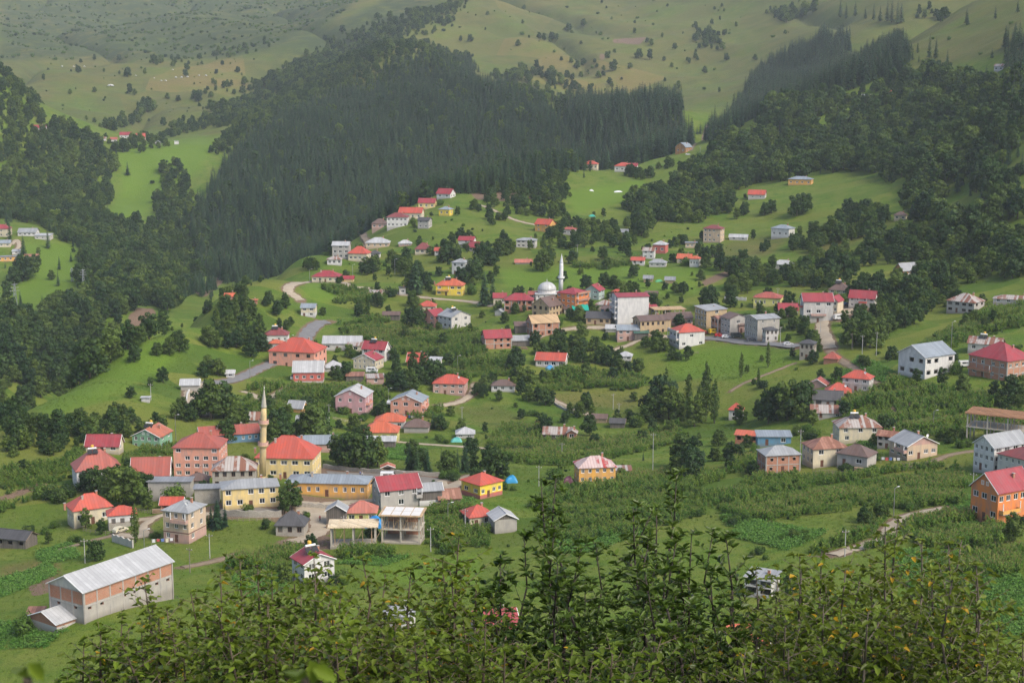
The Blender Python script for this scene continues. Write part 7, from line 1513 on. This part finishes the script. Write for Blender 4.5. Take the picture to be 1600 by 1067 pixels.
# ---------------------------------------------------------------- the near trees on the slope below the viewpoint
def leaf_shape(L, Wd, fold, droop):
    return np.array([(0, 0, 0), (L * 0.32, Wd * 0.5, fold), (L * 0.72, Wd * 0.38, fold * 0.6 - droop * 0.5), (L, 0, -droop), (L * 0.72, -Wd * 0.38, fold * 0.6 - droop * 0.5), (L * 0.32, -Wd * 0.5, fold)])
LQ = np.array([(0, 3, 2, 1), (0, 5, 4, 3)])
SPEC = {'A': dict(mat=leafmat('cherry_leaves', (0.092, 0.140, 0.013), (0.122, 0.162, 0.018), 0.38, 0.55, (0.42, 0.26, 0.02), 0.03, 0.40), L=0.092, W=0.056, bark=plain((0.10, 0.075, 0.05), 0.9, 0, 'reddish_bark'), fan=0),
        'B': dict(mat=leafmat('glossy_leaves', (0.050, 0.090, 0.012), (0.072, 0.112, 0.017), 0.28, 0.6, None, 0, 0.32), L=0.108, W=0.048, bark=plain((0.055, 0.042, 0.035), 0.9, 0, 'dark_bark'), fan=1),
        'C': dict(mat=leafmat('hazel_leaves', (0.090, 0.135, 0.013), (0.118, 0.155, 0.018), 0.38, 0.55, (0.45, 0.28, 0.02), 0.04, 0.40), L=0.090, W=0.056, bark=plain((0.11, 0.09, 0.068), 0.9, 0, 'grey_bark'), fan=0)}
def at_y(px, py, Y):
    r = ray(px, py); k = Y / r[1]; return Vector((r[0] * k, Y, CAMZ + r[2] * k))
def near_tree(sp, leaders, label, name='near_tree', single=110):
    S_ = SPEC[sp]; tips = [at_y(*q) for q in leaders]; n = len(tips)
    bx = sum(t.x for t in tips) / n; by = sum(t.y for t in tips) / n; gz = float(ground(np.array([bx]), np.array([by]))[0]); base = Vector((bx, by, gz))
    r = root(name, base, 0.0, label, 'tree'); seg = []; tw = []; C_ = []; D_ = []; U_ = []; Sz = []
    fork = base + Vector((0, 0, 1.2)); seg.append((base - Vector((0, 0, 0.5)), fork, 0.17, 0.14))
    for t in tips:
        pts = [fork]; H = (t - fork).length
        for k in range(1, 13):
            f = k / 12; q = fork.lerp(t, f); bow = Vector((t.x - fork.x, t.y - fork.y, 0)) * (0.35 * f * (1 - f)); j = (0.05 if not S_['fan'] else 0.13) * H * 0.12
            pts.append(q + bow + Vector((rng.normal() * j, rng.normal() * j, 0)) * (1 if k < 12 else 0.3))
        for k in range(12):
            r1 = 0.050 * (1 - k / 12) ** 0.8 + 0.006; r2 = 0.050 * (1 - (k + 1) / 12) ** 0.8 + 0.005; seg.append((pts[k], pts[k + 1], r1, r2))
        # side shoots on the upper part
        top = 4.6; Ls = [0]; 
        for k in range(12): Ls.append(Ls[-1] + (pts[k + 1] - pts[k]).length)
        tot = Ls[-1]; s_ = max(0.6, tot - top); step = 0.066 if not S_['fan'] else 0.11; ph = rng.random() * 6
        while s_ < tot:
            k = max(q for q in range(12) if Ls[q] <= s_); f = (s_ - Ls[k]) / max(1e-6, Ls[k + 1] - Ls[k]); o = pts[k].lerp(pts[k + 1], f); dn = (pts[k + 1] - pts[k]).normalized(); rem = (tot - s_)
            ph += 2.4 + rng.normal() * 0.3; ln = (min(0.20 + 0.55 * rem, 1.25) if not S_['fan'] else min(0.10 + 0.30 * rem, 0.95)) * (0.5 + 0.7 * rng.random())
            d = Vector((math.cos(ph), math.sin(ph), 0)) * (0.95 if not S_['fan'] else 0.75) + dn * (0.55 if not S_['fan'] else 0.5 + 0.7 * rng.random()) + Vector(rng.normal(size=3)) * 0.2; d.normalize(); e = o + d * ln + Vector((0, 0, -0.08 * ln))
            tw.append((o, e, 0.0055, 0.002))
            m = max(2, int(ln / 0.05)) if not S_['fan'] else max(2, int(ln / 0.05))
            for q in range(m):
                g = (q + 0.4) / m
                if S_['fan']: g = 0.15 + 0.85 * rng.random() ** 0.7
                c = o.lerp(e, g); a = q * 2.4 + rng.random() * 0.9
                ld = d * 0.55 + Vector((math.cos(a), math.sin(a), 0.15 if S_['fan'] else -0.25)) + Vector(rng.normal(size=3)) * 0.25
                C_.append(c); D_.append(ld.normalized()); U_.append((Vector((0, 0, 1)) + Vector(rng.normal(size=3)) * 0.38).normalized()); Sz.append(0.65 + 0.6 * rng.random())
            if S_['fan']:
                for q in range(int(rng.integers(2, 6))):
                    a = q * 1.256 + rng.random(); ld = d * 0.7 + Vector((math.cos(a), math.sin(a), 0.2)); C_.append(e); D_.append(ld.normalized()); U_.append((Vector((0, 0, 1)) + Vector(rng.normal(size=3)) * 0.4).normalized()); Sz.append(0.8 + 0.5 * rng.random())
            s_ += step * (0.7 + 0.6 * rng.random() if not S_['fan'] else 0.3 + 2.0 * rng.random() ** 2)
        for q in range(6): a = q * 1.1; C_.append(t); D_.append(Vector((math.cos(a), math.sin(a), 0.5)).normalized()); U_.append(Vector((0.2, 0, 1)).normalized()); Sz.append(0.8)
    mb = MB()
    for a, b_, r1, r2 in seg: mb.bar(a - base, b_ - base, r1, 6, r2)
    mb.build('trunk', S_['bark'], r, smooth=True); mb = MB()
    for a, b_, r1, r2 in tw: mb.bar(a - base, b_ - base, r1, 3, r2)
    o = mb.build('twigs', S_['bark'], r); o['kind'] = 'stuff'
    C_ = np.array(C_) - np.array(base); D_ = np.array(D_); U_ = np.array(U_); Sz = np.array(Sz)
    Yv = np.cross(U_, D_); Yv /= np.maximum(np.linalg.norm(Yv, axis=1, keepdims=True), 1e-6); Zv = np.cross(D_, Yv)
    u, v = project(C_[:, 0] + base.x, C_[:, 1] + base.y, C_[:, 2] + base.z); inside = (u > 0) & (u < 1600) & (v > 700) & (v < 1067)
    order = np.argsort(-(Sz / (C_[:, 1] + base.y)) - inside * 10); sing = order[:single]; rest = order[single:]
    shp = [leaf_shape(S_['L'], S_['W'] * (0.85 + 0.1 * k), 0.012 + 0.006 * k, 0.012 + 0.012 * k) for k in range(3)]
    k_ = rng.integers(0, 3, len(rest)); base_sh = np.stack([shp[a] for a in k_]) * Sz[rest][:, None, None]
    V = C_[rest][:, None, :] + base_sh[:, :, :1] * D_[rest][:, None, :] + base_sh[:, :, 1:2] * Yv[rest][:, None, :] + base_sh[:, :, 2:] * Zv[rest][:, None, :]
    Q = (np.arange(len(rest))[:, None, None] * 6 + LQ[None]).reshape(-1, 4)
    me_ = big_mesh('leaves', V.reshape(-1, 3), Q, S_['mat'], np.repeat(np.clip(rng.normal(0.5, 0.21, len(rest)), 0, 0.97) * 0.99 + (rng.random(len(rest)) > 0.975) * 0.6, 2)); o = obj('leaves', me_, r); o['kind'] = 'stuff'
    lm = []
    for k in range(8): lm.append(big_mesh('leaf', shp[k % 3], LQ, S_['mat'], [float(np.clip(rng.normal(0.5, 0.2), 0, 0.95))] * 2))
    for q, i in enumerate(sing):
        o = obj('leaf', lm[q % 8], r); M_ = Matrix((tuple(D_[i]), tuple(Yv[i]), tuple(Zv[i]))).transposed().to_4x4(); M_.translation = Vector(C_[i]); o.matrix_local = M_ @ Matrix.Scale(float(Sz[i]), 4)
    return len(order)
def J(v, a): return v + (rng.random() - 0.5) * a
def infill(tips, n, drop0, drop1, Y0, Y1, spread=45):
    out = []
    for (x, y, Y) in tips:
        out.append((x, y, Y))
        for _ in range(n): out.append((J(x, spread * 2), y + drop0 + (drop1 - drop0) * rng.random(), Y0 + (Y1 - Y0) * rng.random()))
    return out
NL = 0
NL += near_tree('A', infill([(130,1008,17),(190,962,18),(160,985,16)], 2, 25, 80, 15, 19), 'leafy cherry tree in the lower corner below the long barn')
NL += near_tree('A', infill([(228,908,18),(262,950,17),(300,925,19)], 3, 30, 110, 15, 20), 'cherry tree whose top shoot crosses the long barn')
NL += near_tree('A', infill([(345,893,18),(376,872,19),(425,905,17),(405,880,18)], 3, 30, 130, 14, 20), 'cherry tree with yellowing leaves left of the white crimson-roofed house')
NL += near_tree('A', infill([(489,868,17),(520,925,16),(470,925,18)], 3, 20, 110, 14, 19), 'cherry tree whose sprig stands before the white crimson-roofed house')
NL += near_tree('A', infill([(565,872,18),(605,895,19),(640,890,17)], 3, 30, 130, 14, 20), 'cherry tree right of the white crimson-roofed house')
NL += near_tree('A', infill([(690,878,18),(717,838,17),(745,905,19)], 3, 30, 140, 14, 20), 'cherry tree with a tall bare shoot left of the dark glossy trees')
NL += near_tree('B', infill([(790,880,19),(822,838,20),(760,925,18)], 2, 20, 130, 16, 22), 'dark glossy-leaved tree nearest the cherry trees')
NL += near_tree('B', infill([(848,752,19),(872,745,20),(905,858,18),(935,850,21)], 2, 40, 170, 16, 22), 'tall dark glossy-leaved tree with the highest left stem')
NL += near_tree('B', infill([(985,790,18),(1022,798,19),(1060,738,20),(1000,850,18)], 2, 40, 180, 15, 22), 'tall dark glossy-leaved tree with the highest right stem')
NL += near_tree('B', infill([(1085,835,19),(1118,828,20),(1148,835,18),(1060,880,19)], 2, 40, 150, 15, 22), 'dark glossy-leaved tree beside the yellow-flecked hazels')
NL += near_tree('C', infill([(1180,890,18),(1215,905,19),(1250,868,17)], 3, 30, 120, 14, 20), 'hazel with red-brown glimpses of roofs behind it')
NL += near_tree('C', infill([(1286,858,18),(1322,885,17),(1345,900,19)], 3, 30, 130, 14, 20), 'hazel dotted with yellow leaves below the pale track')
NL += near_tree('C', infill([(1382,822,18),(1402,810,19),(1438,845,17)], 3, 35, 170, 14, 20), 'tall hazel reaching up to the bend of the pale track')
NL += near_tree('C', infill([(1482,848,18),(1500,842,19),(1525,905,17)], 3, 35, 150, 14, 20), 'thin-leaved hazel with slender bare stems at the lower right')
NL += near_tree('C', infill([(1560,975,17),(1598,1000,16),(1630,985,18)], 3, 25, 90, 13, 18), 'hazel in the lower right corner')
for k, (Y, lab) in enumerate(((13,'cherry bush filling the lower edge of the left leaf mass'),(13,'cherry bush along the lower edge in the middle'),(13,'hazel bush along the lower edge at the right'))):
    xs = ((170,650),(560,1050),(1060,1600))[k]; NL += near_tree('AAC'[k], [(xs[0] + (xs[1] - xs[0]) * (i + 0.5) / 14, 985 + 40 * rng.random(), Y + 4 * rng.random()) for i in range(14)], lab, 'near_bush', 60)
print('NEAR LEAVES', NL)
# two blurred sprigs close to the lens
def sprig(tips, label):
    base = at_y(tips[0][0], 1250, 2.6); base.z = float(ground(np.array([base.x]), np.array([3.2]))[0]); base.y = 3.2; r = root('sapling', base, 0, label, 'sapling'); mb = MB(); t0 = at_y(tips[0][0], 1060, 2.0)
    mb.bar((0, 0, -0.1), t0 - base, 0.012, 6, 0.006); mb.build('stem', SPEC['A']['bark'], r)
    for (px, py, L, ang) in tips:
        c = at_y(px, py, 2.0); sh = leaf_shape(L, L * 0.62, 0.01, 0.02); o = obj('leaf', big_mesh('leaf', sh, LQ, SPEC['A']['mat'], [0.8, 0.8]), r); o.location = c - base; o.rotation_euler = (math.radians(55), -ang, 0)
sprig([(478,1046,0.034,-2.6),(482,1030,0.040,-1.2),(488,1045,0.036,-0.35)], 'sapling with blurred leaves close to the camera at the bottom')
sprig([(42,1040,0.030,-2.4),(44,1036,0.032,-0.8)], 'blurred sapling close to the camera in the lower left corner')
# ---------------------------------------------------------------- say which tree, which lamp
ORD = ['', 'second', 'third', 'fourth', 'fifth', 'sixth', 'seventh', 'eighth', 'ninth', 'tenth', 'eleventh', 'twelfth', 'thirteenth', 'fourteenth', 'fifteenth', 'sixteenth', 'seventeenth', 'eighteenth', 'nineteenth', 'twentieth'] + ['twenty-' + w for w in ('first','second','third','fourth','fifth','sixth','seventh','eighth','ninth')] + ['thirtieth'] + ['thirty-' + w for w in ('first','second','third','fourth','fifth','sixth','seventh','eighth','ninth')] + ['fortieth'] + ['forty-' + w for w in ('first','second','third','fourth','fifth','sixth','seventh','eighth','ninth')]
MARKS = [(l, px, py) for (l, px, py, w, r, c) in HOUSES if len(l.split()) <= 9 and 'glimpsed' not in l]
def where(u, v):
    l, px, py = min(MARKS, key=lambda q: (q[1] - u) ** 2 + ((q[2] - v) * 1.6) ** 2)
    du, dv = u - px, v - py
    return ('left of' if du < 0 else 'right of') if abs(du) > abs(dv) * 1.3 else ('behind' if dv < 0 else 'below'), l, math.hypot(du, dv)
def name_all(items):
    """items: (object, words before the noun, noun, u, v, group)"""
    g = {}
    for it in items:
        rel, l, dist = where(it[3], it[4]); g.setdefault((it[1], it[2], rel, l), []).append((dist, it))
    for (adj, noun, rel, l), L in g.items():
        L.sort(key=lambda q: q[0])
        for i, (d_, it) in enumerate(L):
            o = ORD[min(i, len(ORD) - 1)]; lab = ' '.join(w for w in (o, adj, noun, rel, 'the', l) if w)
            tag(it[0], lab, {'spruce': 'spruce', 'poplar': 'poplar', 'bush': 'bush', 'tree': 'tree'}.get(noun, noun), it[5])
ITEMS = []
for kind, k, r, u, v, hp in LABELME:
    size = 'tall' if hp > (45 if kind != U else 22) else ('small' if hp < (24 if kind != U else 13) else '')
    shade = {B: 'dark' if k >= 4 else 'green', S: '', P_: 'slim', U: 'dark' if k == 2 else 'green'}[kind]
    ITEMS.append((r, (size + ' ' + shade).strip(), {B: 'tree', S: 'spruce', P_: 'poplar', U: 'bush'}[kind], u, v - hp / 2, {B: 'broadleaf trees of the valley', S: 'single spruces of the valley', P_: 'poplars of the village', U: 'bushes between the fields'}[kind]))
for r, px, py, h in POLES: ITEMS.append((r, 'tall' if h > 9 else '', 'street lamp' if r['category'] == 'street lamp' else 'utility pole', px, py, 'street lamps' if r['category'] == 'street lamp' else 'utility poles'))
name_all(ITEMS)
tents = sorted([o for o in col.objects if o.get('category') == 'tent' and o.get('group')], key=lambda o: project(*o.location)[0])
for i, o in enumerate(tents): o['label'] = ('leftmost' if i == 0 else (ORD[i] if i < len(tents) - 1 else 'last')) + ' small white tent from the left on the high far pasture'
# ---------------------------------------------------------------- the air
m, nt, b = nt_mat('damp_air'); nt.nodes.remove(b)
pv = N(nt, 'ShaderNodeVolumePrincipled'); pv.inputs['Color'].default_value = (0.84, 0.92, 1.0, 1); pv.inputs['Density'].default_value = 0.000054; pv.inputs['Anisotropy'].default_value = 0.0
nt.links.new(pv.outputs[0], nt.nodes['Material Output'].inputs['Volume'])
zb, zt = float(GZ.min()) - 1.5, float(max(GZ.max(), 215)) + 45
hz = MB().box(-4600, 4600, -60, 6400, zb, zt).build('haze', m); tag(hz, 'thin pale damp air over the whole valley', None, None, 'stuff')
